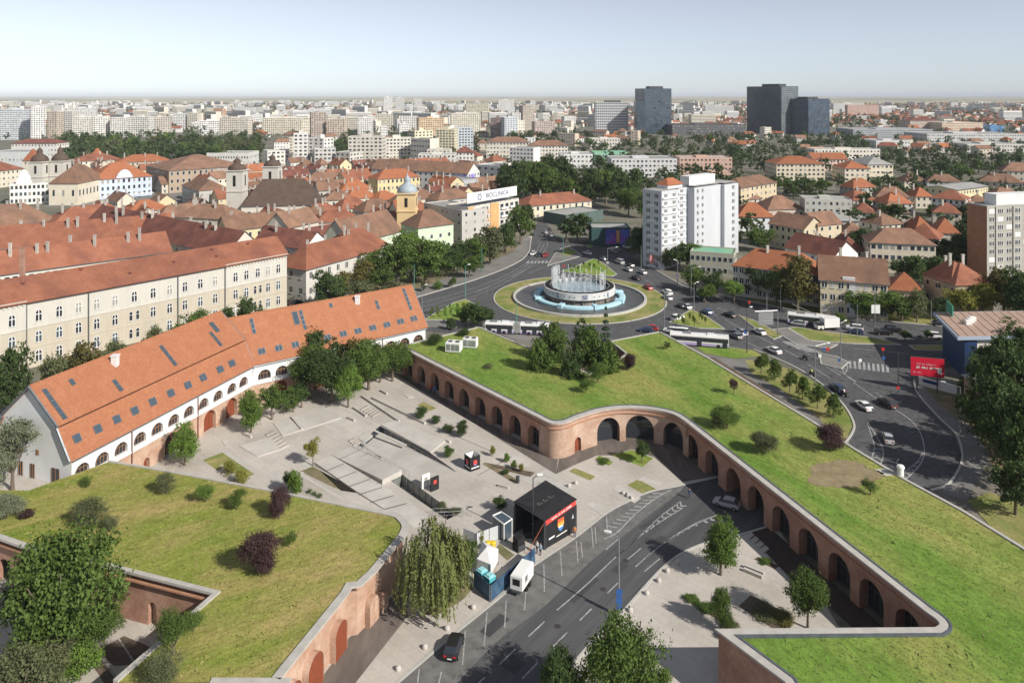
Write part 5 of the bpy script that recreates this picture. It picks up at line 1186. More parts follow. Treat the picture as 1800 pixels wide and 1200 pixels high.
# --- tall white tower block with stepped front
tw = thing('tower_block', 'tall white stepped apartment tower right of the roundabout', 'tower block', (*xy(G(1163, 475)), 0))
tA = G(1163, 475); tB = G(1296, 443); tu = (xy(tB) - xy(tA)).normalized(); tn = Vector((tu.y, -tu.x)); tL = (xy(tB) - xy(tA)).length; TH = 28.6
segs = [(0, .2, 0), (.2, .44, -4.6), (.44, .8, -1.2), (.8, 1.0, .5)]
K['towerwhite'] = mat('white tower render', (.56, .58, .61), (.51, .53, .56), scale=.15, rough=.85, fine=.05, fscale=1.0, stretch=(1, 1, .12), c3=(.47, .49, .52), scale3=.1)
wt = window_mesh(1.7, 1.5, False, GL[3], K['glass'], 2, 0); wt2 = window_mesh(1.0, 1.3, False, GL[3], K['glass'], 1, 0)
OCC.append((tA.x + 15, tA.y + 18, 30))
for a, b, o in segs:
    p = xy(tA) + tu * (tL * a) + tn * o; mb = MB().obox(p, tu, -tn, tL * (b - a), 9 + o, 0, TH + (0 if a else .6)); mb.build('wall', K['towerwhite'], tw)
    MB().obox(p + tu * .3 - tn * .3, tu, -tn, tL * (b - a) - .6, 8.4 + o, TH + .61, TH + .68).build('roof', K['roofgrey'], tw)
    f = Facade(p, p + tu * tL * (b - a))
    for j in range(10):
        z = 1.6 + j * 2.85
        for t, me in {0: ((.25, wt), (.75, wt)), .2: ((.15, wt2), (.38, wt2), (.7, wt)), .44: ((.12, wt2), (.3, wt2)), .8: ((.62, wt), )}[a]: put_window(tw, f, f.L * t, z, me)
    if a in (0, .2):
        for j in range(10):
            mb = MB(); f.rect(mb, f.L * (.05 if not a else .5), f.L * (.95 if not a else .9), .5 + j * 2.85, 1.15 + j * 2.85, .5, thick=.5); mb.build('balcony', K['white_wall'], tw)
fs = Facade(xy(tA) - tn * 8.8, xy(tA)); fs.n = -tu
for j in range(10):
    for t in (.28, .72): put_window(tw, fs, fs.L * t, 1.6 + j * 2.85, wt)
    if j % 2 == 0: mb = MB(); fs.rect(mb, fs.L * .3, fs.L * .7, .5 + j * 2.85, 1.2 + j * 2.85, .5, thick=.5); mb.build('balcony', K['white_wall'], tw)
MB().obox(xy(tA) + tu * tL * .45 - tn * 4, tu, -tn, tL * .35, 4.4, TH + .6, TH + 4.2).build('roof_housing', K['white_wall'], tw)
p = xy(tA) + tu * tL * .15 - tn * 3; f_, _ = roof_faces(p, tu, -tn, 9, 5, TH + 2.2, 2.2, 'hip'); mb = MB().obox(p, tu, -tn, 9, 5, TH + .6, TH + 2.2); mb.build('roof_housing', K['white_wall'], tw); mb = MB(); [mb.face(q) for q in f_]; mb.build('orange_roof_cap', K['roofbright'], tw)
# --- brown-sided tower block at the right edge
D_ = 261.0; zt = CH - (364 - PY0) * D_ / CF
rbA = ((1735 - 900) * D_ / CF, D_); rbB = ((1900 - 900) * 270 / CF, 270)
rb_ = building('tower_block', rbA, rbB, zt, 8.5, rh=0, roof='flat', wall=(.42, .4, .36), rm='roofgrey', floors=0, side=False, label='grey apartment tower with blank red-brown brick side at the right edge', cat='tower block')
ff = Facade(rbA, rbB); wr = window_mesh(2.1, 1.5, False, GL[3], K['glass'], 2, 0); wb = window_mesh(2.1, 1.5, False, GL[3], K['white'], 1, 0)
for j in range(9):
    for i in range(8):
        put_window(rb_, ff, 2.0 + i * 3.7, zt - 1.6 - j * 2.85, wb if (i * 7 + j * 5) % 6 == 0 else wr)
for t in (3.85, 11.3): mb = MB(); ff.rect(mb, t - .35, t + .35, 0, zt, .35, thick=.4); mb.build('pier', wallmat((.45, .43, .39)), rb_)
sf = Facade(ff.A - ff.n * 8.5, ff.A); sf.n = -ff.u; mb = MB(); sf.rect(mb, .02, 8.48, 0, zt, .06); mb.build('brick_side', mat('brown brick', (.29, .14, .085), (.35, .18, .11), scale=.6, rough=.9), rb_)
MB().obox(ff.A + ff.u * 6 - ff.n * 2, ff.u, -ff.n, 18, 5, zt, zt + 4).build('roof_housing', K['white_wall'], rb_)
# --- houses along the avenue and the quarter behind
HZ('row_house', (1288, 465), (1440, 483), 10, 12, rh=5, roof='hip', wall=(.6, .56, .48), rm='roofbright', floors=3, cols=14, ind=True, win=(1.2, 1.6), chim=2, label='long orange-roofed row house behind the avenue trees', cat='house')
HZ('row_house', (1442, 490), (1561, 499), 10.5, 12, rh=6, roof='gable', wall=(.68, .6, .42), rm='roofbrown', floors=3, cols=8, ind=True, win=(1.3, 1.6), chim=2, label='cream three-storey row house with brown roof facing the avenue', cat='house')
sbx = Facade(G(1481, 492, 10.5), G(1503, 494, 10.5)); mb = MB(); sbx.rect(mb, 0, sbx.L, 0, 11.5, .6, thick=1.2); st = mb.build('stair_bay', K['white_wall'], [o for o in COL.objects if o.name.startswith('row_house')][-1])
HZ('flat_roofed_house', (1213, 443), (1290, 449), 8, 11, rh=0, roof='flat', wall=(.42, .42, .34), rm='roofgreen', floors=2, cols=8, label='low house with green flat roof right below the white tower block', cat='house')
HZ('gabled_house', (1380, 434), (1465, 452), 8, 14, rh=5, roof='gable', wall=(.74, .73, .7), rm='roofmaroon', floors=2, chim=1, label='maroon-roofed house with bright white gable behind the row houses')
HZ('apartment_house', (1352, 392), (1413, 403), 10, 13, rh=4.5, roof='gable', wall=(.62, .54, .38), rm='roofbrown', floors=3, cols=6, label='beige three-storey house with brown gabled roof right of the orange pyramid roof')
HZ('apartment_house', (1400, 388), (1438, 396), 11, 13, rh=4.5, roof='gable', wall=(.64, .55, .4), rm='roofbrown', floors=3, cols=4, label='beige gabled house attached behind the beige three-storey house')
HZ('pyramid_roofed_house', (1297, 381), (1362, 381), 7, 14, rh=6, wall=(.7, .72, .74), rm='roofbright', floors=2, cols=5, label='small white house under a bright orange pyramid roof')
HZ('brown_roofed_house', (1350, 368), (1413, 366), 6, 16, rh=6, wall=TAN, rm='roofbrown', floors=1, desc='brown pyramid-roofed house')
HZ('apartment_house', (1415, 351), (1498, 353), 11, 14, rh=1.5, roof='flat', wall=(.56, .55, .5), rm='roofgrey', floors=3, cols=8, label='long grey-white flat-roofed house with balconies in the green quarter')
HZ('apartment_house', (1439, 387), (1508, 388), 9, 14, rh=2, roof='hip', wall=GRY, rm='roofgrey', floors=2, cols=6, label='grey house with grey hipped roof beside a tall spruce')
HZ('apartment_house', (1302, 330), (1365, 320), 14, 14, rh=4.5, wall=(.6, .5, .34), rm='roofbrown', floors=4, cols=8, win=(1.3, 1.6), label='tan four-storey house with brown hipped roof behind the orange pyramid roof')
HZ('apartment_house', (1530, 425), (1645, 430), 11, 13, rh=4.5, wall=(.62, .56, .44), rm='roofbrown', floors=3, cols=10, win=(1.7, 1.5), label='beige glazed-balcony house with wide brown roof left of the brown-sided tower block')
HZ('house', (1592, 414), (1650, 420), 8, 12, rh=5, wall=CR, rm='roofred', floors=2, desc='red-roofed house')
HZ('house', (1645, 408), (1688, 410), 8, 12, rh=5.5, wall=(.72, .68, .6), rm='roofbright', floors=2, desc='orange-roofed house')
HZ('apartment_house', (1637, 347), (1697, 352), 10.5, 13, rh=4, wall=(.74, .74, .72), rm='roofred', floors=3, cols=6, label='white balconied house with bright red roof behind the brown-sided tower block')
HZ('hall', (1683, 334), (1737, 327), 9, 20, rh=1.5, roof='gable', wall=(.68, .6, .38), rm='roofgrey', floors=2, label='pale yellow hall with low grey roof in the right background', cat='hall')
HZ('villa', (1720, 318), (1800, 322), 8, 16, rh=5, wall=BEI, rm='roofbrown', floors=2, chim=1, desc='large brown-roofed villa'); HZ('villa', (1762, 300), (1830, 302), 8, 16, rh=6, wall=BEI, rm='roofbrown', floors=2, chim=1, desc='large brown-roofed villa')
HZ('house', (1563, 507), (1623, 512), 5, 10, rh=4.5, wall=BEI, rm='roofbright', floors=1, label='small bright orange roof between the row house and the brown house')
HZ('villa', (1672, 498), (1724, 496), 9, 12, rh=5.5, wall=(.46, .38, .27), rm='roofred', floors=2, cols=4, chim=2, label='brown stuccoed house with red hipped roof left of the brown-sided tower block')
HZ('villa', (1625, 480), (1680, 500), 9.2, 12, rh=5.0, wall=(.42, .35, .26), rm='roofred', floors=2, cols=5, chim=1, label='brown wing with red roof on the left of the brown stuccoed house')
for a in (((1640, 372), (1690, 375), 7, 'roofred'), ((1700, 358), (1745, 360), 7, 'roofbrown'), ((1540, 345), (1600, 347), 7, 'roofbrown'), ((1548, 372), (1600, 374), 7, 'roofbrown'), ((1500, 352), (1540, 350), 6, 'roofred'), ((1560, 358), (1605, 357), 6, 'roofbright'), ((1500, 372), (1538, 374), 6, 'roofred'), ((1610, 402), (1640, 402), 6, 'roofbright'), ((1670, 362), (1720, 364), 7, 'roofbright'),
          ((1690, 372), (1725, 374), 7, 'roofred'), ((1630, 318), (1690, 320), 7, 'roofbrown'), ((1590, 318), (1630, 318), 6, 'roofbrown'), ((1500, 330), (1540, 328), 6, 'roofbright'), ((1750, 345), (1800, 345), 7, 'roofbrown'), ((1550, 395), (1590, 392), 7, 'roofbrown'), ((1480, 440), (1520, 440), 6, 'roofmaroon'), ((1760, 370), (1830, 370), 8, 'roofred'), ((1610, 345), (1640, 345), 7, 'roofbright'), ((1480, 410), (1525, 412), 7, 'roofbrown'), ((1290, 352), (1340, 348), 7, 'roofbrown')):
    HZ('house', a[0], a[1], a[2], rnd.uniform(10, 14), rh=rnd.uniform(4, 5.5), wall=rnd.choice((CR, WH, BEI, GRY)), rm=a[3], floors=2, chim=1, desc={'roofbright': 'orange-roofed', 'roofred': 'red-roofed', 'roofbrown': 'brown-roofed', 'roofmaroon': 'maroon-roofed'}[a[3]] + ' villa among trees')
# complex with arched front, long white block, pink school, industrial sheds
for x0, x1, yt, yb, d, rm, wl_, kind, lab in ((1365, 1450, 288, 318, 26, 'roofbright', (.66, .58, .44), 'hip', 'cream complex with wide orange roof in the right background'), (1485, 1530, 296, 320, 22, 'roofbright', (.7, .62, .5), 'hip', 'cream pavilion with orange roof right of the wide orange roof'),
        (1525, 1570, 289, 318, 30, 'roofgrey', (.68, .62, .48), 'hip', 'ornate cream building with grey mansard roof in the right background'), (1430, 1490, 280, 300, 20, 'roofbright', (.7, .5, .42), 'gable', 'pinkish building with orange gables behind the wide orange roof'),
        (1432, 1547, 263, 285, 18, 'roofgrey', (.72, .68, .6), 'flat', 'long white four-storey block with small square windows'), (1075, 1190, 280, 312, 30, 'roofgrey', (.62, .62, .62), 'flat', 'long pale grey school block behind the white tower block'), (1195, 1287, 278, 308, 22, 'roofgrey', PNK, 'flat', 'pink and white school block right behind the white tower block'),
        (985, 1042, 272, 296, 30, 'roofgrey', (.72, .72, .7), 'flat', 'white flat-roofed office behind the big plane trees'), (1045, 1108, 270, 286, 30, 'roofgreen', (.3, .55, .42), 'flat', 'green hall with pale green roof behind the plane trees'), (855, 930, 250, 278, 22, 'roofbrown', (.68, .64, .55), 'hip', 'long pale block with brown hipped roof behind the white cubic building'), (930, 998, 256, 280, 20, 'roofbrown', (.7, .66, .58), 'hip', 'pale block with brown roof right of the long pale block'),
        (735, 800, 272, 300, 18, 'roofgrey', (.7, .68, .62), 'flat', 'long low white slab behind the long white school'), (800, 832, 268, 295, 14, 'roofmaroon', (.72, .7, .66), 'hip', 'white house with bright red roof behind the cubic modern building'),
        (1037, 1090, 244, 262, 20, 'roofgrey', (.7, .66, .6), 'flat', 'pale villa-like block below the gridded office slab'), (1500, 1640, 228, 243, 60, 'roofgrey', (.4, .42, .45), 'flat', 'long dark blue-grey factory shed right of the glass towers'), (1600, 1655, 212, 230, 40, 'roofmaroon', (.62, .5, .42), 'hip', 'brick-red roofed mansion far right of the glass towers'), (1656, 1728, 216, 232, 40, 'roofgrey', (.72, .58, .44), 'flat', 'peach coloured factory block in the far right background'),
        (1630, 1800, 236, 252, 60, 'roofgrey', (.55, .55, .54), 'flat', 'very long low grey warehouse at the far right'), (1540, 1600, 248, 262, 40, 'roofgrey', (.66, .66, .64), 'flat', 'low white warehouse in front of the factory shed'), (1700, 1800, 254, 268, 40, 'roofgrey', (.6, .58, .54), 'flat', 'low beige warehouse at the right edge'), (1740, 1765, 222, 232, 30, 'roofgrey', (.1, .3, .6), 'flat', 'small bright blue shed far right'),
        (1182, 1310, 220, 238, 70, 'roofdark', (.12, .12, .13), 'flat', 'long dark low shopping hall between the black towers')):
    HB('block', x0, x1, yt, yb, d, roof=kind, rh=5 if kind != 'flat' else 1.5, wall=wl_, rm=rm, floors=max(1, min(4, int((CH - (yt - PY0) * CH / (yb - PY0)) / 3.2))), win=(1.6, 1.5), label=lab, cat='building')
# --- towers on the skyline
def glass_tower(label, x0, x1, yt, yb, depth, skew=0, setback=None, fl=22, col=(.05, .062, .08), name='glass_tower', grid=False, wallc=None, d0=0):
    D = CH * CF / (yb - PY0) + d0; z = CH - (yt - PY0) * (D - d0) / CF; A = Vector(((x0 - PX0) * D / CF, D)); D2 = D + skew; B = Vector(((x1 - PX0) * D2 / CF, D2))
    r = thing(name, label, 'tower', (A.x, A.y, 0)); f = Facade(A, B); w = -f.n; OCC.append(((A + B).x / 2, (A + B).y / 2 + depth / 2, max(f.L, depth) * .7))
    gm = mat('tower glass', col, tuple(c * 2.2 for c in col), scale=.06, rough=.15, spec=.7, c3=tuple(c * 1.4 for c in col), scale3=.03) if not grid else wallmat(wallc)
    MB().obox(A, f.u, w, f.L, depth, 0, z).build('body', gm, r); MB().obox(A + f.u * f.L * .3 + w * depth * .3, f.u, w, f.L * .5, depth * .4, z, z + z * .055).build('roof_housing', K['metald'], r)
    faces = [f]
    for P0, P1 in ((A + w * depth, A), (B, B + w * depth)):
        f2 = Facade(P0, P1); v_ = (P1 - P0).normalized(); nn = Vector((v_.y, -v_.x)); cm = (P0 + P1) / 2; ctr = (A + B) / 2 + w * depth / 2; f2.n = nn if nn.dot(cm - ctr) > 0 else -nn
        if f2.n.dot(-cm) > 0: faces.append(f2)
    mb = MB(); rr = random.Random(int(x0))
    for q in faces:
        if grid:
            n = int(q.L / 3.4)
            for j in range(fl):
                for i in range(n): q.rect(mb, q.L * (i + .18) / n, q.L * (i + .82) / n, z * (j + .2) / fl, z * (j + .8) / fl, .12)
        else:
            for j in range(fl + 1): q.rect(mb, 0, q.L, z * j / fl - .45, z * j / fl + .25, .12, 0)
            n = int(q.L / 4)
            for i in range(n + 1): q.rect(mb, q.L * i / n - .18, q.L * i / n + .18, 0, z, .16, 1)
            for k in range(fl * n // 5):
                i = rr.randrange(n); j = rr.randrange(fl); q.rect(mb, q.L * i / n + .3, q.L * (i + 1) / n - .3, z * j / fl + .4, z * (j + 1) / fl - .6, .1, 2)
    o = mb.build('window_grid' if grid else 'floor_bands', [K['glassb'] if grid else flat('spandrel', (.03, .038, .05), .3), flat('tower mullion', (.045, .052, .062), .3), flat('lit blinds', (.1, .12, .145), .25)], r); o['kind'] = 'stuff'
    return r, f, z
D_ = CH * CF / (237 - PY0)
gt, gf, gz = glass_tower('broad dark grey glass tower with roof plant, tallest on the skyline', 1313, 1373, 152, 237, 44, skew=-58, fl=22, d0=58)
f2_ = Facade(gf.B, gf.B - gf.n * 44); f2_.n = gf.u; mb = MB(); f2_.rect(mb, .5, 43.5, 0, gz - 1, .3); mb.build('sunlit_glass_face', mat('sunlit curtain glass', (.1, .12, .14), (.17, .19, .2), scale=.08, rough=.2, spec=.6, band=.35, bandw=3.6), gt)  # lit side of the tower, its sunlight put in as paler glass
gt, gf, gz = glass_tower('dark blue glass tower, right and shorter of the skyline pair', 1421, 1458, 174, 238, 46, skew=28, fl=15, col=(.04, .06, .09))
D_ = 1160; 
gt, gf, gz = glass_tower('stepped black glass tower left of the tall twin towers', 1133, 1180, 156, 236, 34, skew=15, fl=20, col=(.04, .06, .08))
glass_tower('lower shoulder block on the left of the stepped black glass tower', 1120, 1134, 178, 237, 34, fl=15, col=(.035, .055, .075))
glass_tower('white gridded office slab left of the stepped black glass tower', 1047, 1104, 180, 235, 26, fl=12, grid=True, wallc=(.62, .62, .62), name='office_slab')
# --- apartment slabs
SL = [(0, 53, 193, 246, (.6, .64, .68), 'long'), (54, 80, 189, 248, WH, 'w'), (82, 100, 197, 243, (.56, .46, .37), 't'), (100, 127, 196, 240, (.66, .63, .57), 'c'), (128, 160, 206, 243, (.7, .67, .6), 'c'), (160, 193, 205, 241, (.7, .69, .65), 'c'), (194, 225, 207, 241, (.66, .64, .6), 'c'), (226, 262, 206, 240, (.7, .68, .63), 'c'), (263, 298, 206, 238, (.64, .58, .5), 't'), (120, 168, 190, 222, WH, 'w'), (305, 327, 200, 228, WH, 'w'), (329, 347, 199, 228, CR, 'c'),
      (350, 385, 213, 238, WH, 'w'), (386, 436, 208, 236, (.7, .64, .54), 'c'), (375, 391, 191, 214, (.66, .4, .26), 'o'), (411, 446, 189, 212, WH, 'w'), (461, 545, 208, 236, (.68, .62, .5), 'c'), (547, 573, 199, 246, (.42, .33, .27), 'b'), (575, 606, 210, 246, (.62, .5, .4), 't'),
      (602, 628, 207, 238, CR, 'c'), (629, 656, 208, 240, WH, 'w'), (660, 690, 201, 232, CR, 'c'), (674, 690, 171, 208, WH, 'w'), (695, 710, 172, 200, WH, 'w'), (728, 742, 174, 200, WH, 'w'), (704, 735, 205, 236, (.68, .66, .62), 'c'), (736, 780, 208, 242, (.64, .46, .28), 'o'), (792, 845, 200, 238, (.7, .66, .54), 'c'), (819, 858, 182, 216, (.7, .66, .5), 'y'), (876, 904, 176, 204, WH, 'w'),
      (862, 886, 208, 242, (.3, .22, .2), 'b'), (887, 910, 207, 244, (.62, .66, .7), 'w'), (900, 922, 199, 230, WH, 'w'), (919, 940, 186, 230, (.44, .38, .32), 'b'), (992, 1012, 205, 228, WH, 'w'), (940, 975, 214, 236, (.5, .4, .36), 'b'), (1240, 1290, 186, 205, WH, 'w'), (1465, 1520, 182, 200, WH, 'w'), (1490, 1545, 185, 205, PNK, 'o'),
      (612, 672, 241, 300, (.66, .62, .54), 'c'), (672, 728, 244, 286, (.7, .66, .58), 'c'), (729, 761, 231, 278, (.7, .64, .46), 'y'), (767, 799, 228, 270, (.72, .66, .46), 'y'), (801, 832, 225, 268, (.56, .62, .68), 'w'), (470, 508, 266, 302, (.66, .65, .6), 'c'), (516, 541, 236, 302, (.7, .69, .65), 'w'), (542, 569, 243, 300, (.68, .67, .63), 'w'), (553, 590, 262, 304, (.58, .57, .54), 'c'), (590, 615, 268, 304, (.62, .6, .54), 'c')]
WD = {'long': 'long white hotel with ribbon windows', 'w': 'white apartment slab', 't': 'tan apartment block', 'c': 'cream apartment slab', 'o': 'orange-tinted apartment block', 'b': 'dark brown apartment block', 'y': 'pale yellow apartment block'}
for x0, x1, yt, yb, c, k in SL:
    D = CH * CF / (yb - PY0); z = CH - (yt - PY0) * D / CF
    HB('apartment_block', x0, x1, yt, yb, 13 + rnd.random() * 4, skew=rnd.uniform(-8, 14), roof='flat', rh=rnd.choice((0, 2.4, 3)), wall=c, rm='roofgrey', floors=max(3, int(z / 2.9)), cols=max(3, int((x1 - x0) * D / CF / (3.3 if k != 'long' else 2.2))), win=(2.1, 1.5) if k != 'long' else (2.1, 1.3), desc=WD[k], cat='apartments')
OCC.append((-260, 700, 130)); 
def clear(x, y, r): return all((x - a) ** 2 + (y - b) ** 2 > (r + c) ** 2 for a, b, c in OCC)
rr = random.Random(31); n_ = 0
for k in range(1500):
    D = rr.uniform(310, 640); px = rr.uniform(140, 900); x = (px - PX0) * D / CF; py = PY0 + CH * CF / D
    if 90 < px < 300 and 330 < py < 372: continue
    if px > 820 and D < 380: continue
    L = rr.uniform(12, 26); dp = rr.uniform(8, 11)
    if any((x - a) ** 2 + (D - b) ** 2 < (L * .45 + c * .8) ** 2 for a, b, c in OCC): continue
    an = rr.choice((.75, -.8)) + rr.uniform(-.08, .08); u = Vector((math.cos(an), math.sin(an))); q = rr.choice(('roofred', 'roofbrown', 'roofbright', 'roofbrown', 'roofred', 'roofmaroon'))
    building('town_house', Vector((x, D)) - u * L / 2, Vector((x, D)) + u * L / 2, rr.uniform(6, 10), dp, rh=rr.uniform(3.5, 5), roof=rr.choice(('hip', 'gable', 'gable', 'gable', 'gable')), wall=rr.choice((CR, WH, BEI, GRY, YEL)), rm=q, floors=2, chim=rr.choice((1, 2, 3)), gutter=False, desc={'roofbright': 'orange-roofed', 'roofred': 'red-roofed', 'roofbrown': 'brown-roofed', 'roofmaroon': 'maroon-roofed'}[q] + ' crowded town house')
    n_ += 1
    if n_ > 70: break
# --- filler quarters, far enough that only walls and roofs read
FILL = 0; rr = random.Random(11)
for k in range(2600):
    D = 520 + 1500 * rr.random() ** 1.4; px = rr.uniform(-40, 1840); x = (px - PX0) * D / CF; py = PY0 + CH * CF / D
    left = px < 1000
    if not left and px > 1290 and D < 760: continue
    if px < 460 and 560 < D < 1150: continue
    if 930 < px < 1290 and D < 900: continue
    L = rr.uniform(9, 24); dp = rr.uniform(9, 14)
    if not clear(x, D, L * .62): continue
    an = rr.choice((.35, -.5, .1)) + rr.uniform(-.12, .12); u = Vector((math.cos(an), math.sin(an)))
    blk = rr.random() < (.24 if left else .1)
    A = Vector((x, D)) - u * L / 2; B = Vector((x, D)) + u * L / 2
    if blk: building('apartment_block', A, B, rr.uniform(11, 26 if left else 18), dp + 2, rh=rr.choice((0, 2)), roof='flat', wall=rr.choice((WH, CR, WH, (.68, .64, .56), TAN)), rm='roofgrey', floors=5, win=(1.7, 1.4), desc='pale mid-rise apartment block', cat='apartments', side=False)
    else:
        q = rr.choice(('roofred', 'roofbrown', 'roofbright', 'roofbrown', 'roofred')); building('house', A, B, rr.uniform(4.5, 8.5), dp, rh=rr.uniform(3, 4.6), roof=rr.choice(('hip', 'gable')), wall=rr.choice((WH, CR, BEI, GRY)), rm=q, floors=2, win=(1.2, 1.4), gutter=False, side=False, desc={'roofbright': 'orange-roofed', 'roofred': 'red-roofed', 'roofbrown': 'brown-roofed'}[q] + ' background house', cat='house')
    FILL += 1
    if FILL >= 300: break
# --- the far suburbs read as one mass of little roofs and slabs
mb = MB(); rr = random.Random(5); cells = set()
for k in range(6500):
    D = 1500 + 3900 * rr.random() ** 1.25; px = rr.uniform(-60, 1860); x = (px - PX0) * D / CF
    g = (int(x / 26), int(D / 26))
    if g in cells or not clear(x, D, 14): continue
    if math.sin(x * .004 + 1.3) * math.cos(D * .0031) > .35 and rr.random() < .85: continue
    cells.add(g)
    an = rr.choice((.3, -.6, 1.2)); u = Vector((math.cos(an), math.sin(an))); w = Vector((-u.y, u.x)); A = Vector((x, D))
    if rr.random() < (.2 if px < 1250 else .07):
        L = rr.uniform(20, 60); d = 13; z = rr.uniform(11, 30); mb.obox(A, u, w, L, d, 0, z, rr.choice((0, 0, 1, 2)))
        fcs = Facade(A, A + u * L) if Facade(A, A + u * L).n.dot(-A) > 0 else None
        if fcs:
            for j in range(int(z / 3)): fcs.rect(mb, .5, L - .5, j * 3 + 1, j * 3 + 2.2, .15, 6)
    else:
        L = rr.uniform(9, 20); d = rr.uniform(8, 11); z = rr.uniform(3.5, 7); mb.obox(A, u, w, L, d, 0, z, rr.choice((0, 1, 2)))
        for f in roof_faces(A, u, w, L, d, z, rr.uniform(3, 4.4), 'gable')[0][:4]: mb.face(f, 0)
        rm = rr.choice((3, 4, 5, 3))
        for q in (1, 2, 3, 4): mb.m[-q] = rm
o = mb.build('distant_suburbs', [wallmat(WH), wallmat((.68, .66, .61)), wallmat(CR), K['roofred'], K['roofbrown'], K['roofbright'], GL[1]])
tag(o, 'distant mass of pale slabs and red roofs towards the horizon', 'suburbs', kind='stuff')
# ------------------------------------------------------------------ trees
def quads_mesh(name, P, Nn, S, m, asp=1.0, seed=0, up=None):
    """one leaf-cluster quad per point: P positions, Nn normals, S sizes"""
    g = np.random.default_rng(seed); n = len(P)
    r = g.normal(size=(n, 3)); Nn = Nn / (np.linalg.norm(Nn, axis=1, keepdims=True) + 1e-9)
    if up is not None: r = np.tile(np.array(up, float), (n, 1)) + g.normal(size=(n, 3)) * .25
    a = np.cross(Nn, r); a /= (np.linalg.norm(a, axis=1, keepdims=True) + 1e-9); b = np.cross(Nn, a)
    a = a * S[:, None] * .5; b = b * S[:, None] * .5 * asp
    V = np.empty((n, 4, 3)); V[:, 0] = P - a * .9; V[:, 1] = P - b; V[:, 2] = P + a * 1.1; V[:, 3] = P + b
    me = bpy.data.meshes.new(name); me.vertices.add(n * 4); me.vertices.foreach_set('co', V.reshape(-1).astype(np.float32))
    me.loops.add(n * 4); me.loops.foreach_set('vertex_index', np.arange(n * 4, dtype=np.int32)); me.polygons.add(n)
    me.polygons.foreach_set('loop_start', np.arange(0, n * 4, 4, dtype=np.int32)); me.materials.append(m); me.update(calc_edges=True); me.validate()
    return me
def crown_points(n, seed, lobes=14, c=(0, 0, .6), r=(.5, .5, .4), lob=(.32, .5), shell=.72, cone=0.0, per=20, spread=.085):
    """leaf clusters gathered in twig clumps on overlapping lobes"""
    g = np.random.default_rng(seed); d = g.normal(size=(lobes, 3)); d /= np.linalg.norm(d, axis=1, keepdims=True)
    rad = g.uniform(.35, .72, size=(lobes, 1)); C = d * rad; C[0] = 0; C[1] = (0, 0, .35); R_ = g.uniform(lob[0], lob[1], size=lobes)
    nc = max(12, n // per); k = g.choice(lobes, size=nc, p=R_ ** 2 / (R_ ** 2).sum()); v = g.normal(size=(nc, 3)); v[:, 2] += .2; v /= np.linalg.norm(v, axis=1, keepdims=True)
    CC = C[k] + v * (R_[k] * (shell + (1.15 - shell) * g.random(nc)) * np.where(g.random(nc) < .15, g.uniform(.3, 1.3, nc), 1.0))[:, None]
    q = g.integers(0, nc, n); P = CC[q] + g.normal(size=(n, 3)) * spread * np.array((1, 1, .8)) * g.uniform(.5, 1.3, (nc, 1))[q]; vv = v[q]
    if cone: P[:, :2] *= (1 - cone * np.clip((P[:, 2] + 1) / 2, 0, 1))[:, None] * (1 + cone * .35)
    N_ = vv * .8 + g.normal(size=(n, 3)) * .62
    P = P * np.array(r) + np.array(c)
    return P, N_
def trunk_mesh(name, h=.45, r=.03, limbs=5, seed=0, reach=.28, top=.75):
    g = random.Random(seed); mb = MB(); b = Vector((g.uniform(-.02, .02), g.uniform(-.02, .02), h))
    mb.path([(0, 0, -.02), (0, 0, h * .5), b], [r * 1.35, r, r * .8], 7)
    for k in range(limbs):
        q = 6.283 * (k + g.random() * .6) / limbs; e = Vector((math.cos(q) * reach * g.uniform(.6, 1), math.sin(q) * reach * g.uniform(.6, 1), top * g.uniform(.8, 1.05))); m_ = b.lerp(e, .5) + Vector((0, 0, -.03))
        mb.path([b - Vector((0, 0, h * .25 * g.random())), m_, e], [r * .55, r * .38, r * .15], 5)
    return mb.mesh(name, K['bark'])
LF = {'mid': leafmat('leaf green', (0.088, 0.145, 0.028), (0.133, 0.195, 0.040), .5, c3=(0.064, 0.108, 0.025)), 'dark': leafmat('dark leaf', (0.053, 0.091, 0.025), (0.082, 0.126, 0.033), .5, c3=(0.038, 0.065, 0.021)),
      'bright': leafmat('bright leaf', (0.120, 0.208, 0.031), (0.177, 0.265, 0.051), .6, c3=(0.088, 0.157, 0.028)), 'olive': leafmat('olive leaf', (0.126, 0.145, 0.064), (0.171, 0.184, 0.088), .5, c3=(0.095, 0.114, 0.051)),
      'silver': leafmat('silvery leaf', (0.202, 0.228, 0.139), (0.253, 0.272, 0.177), .6, c3=(0.139, 0.165, 0.095)), 'yellow': leafmat('yellowing leaf', (0.215, 0.221, 0.038), (0.278, 0.253, 0.057), .6, c3=(0.126, 0.165, 0.031)), 'autumn': leafmat('browning leaf', (0.139, 0.133, 0.038), (0.215, 0.165, 0.051), .35, c3=(0.075, 0.114, 0.025)),
      'purple': leafmat('purple leaf', (0.064, 0.033, 0.038), (0.095, 0.045, 0.047), .8, .15, c3=(0.051, 0.038, 0.028)), 'willow': leafmat('willow leaf', (0.165, 0.190, 0.057), (0.215, 0.228, 0.075), .5, c3=(0.120, 0.145, 0.045)), 'pine': leafmat('needle', (0.028, 0.057, 0.028), (0.045, 0.079, 0.038), .8, .1)}
PROTO = {}
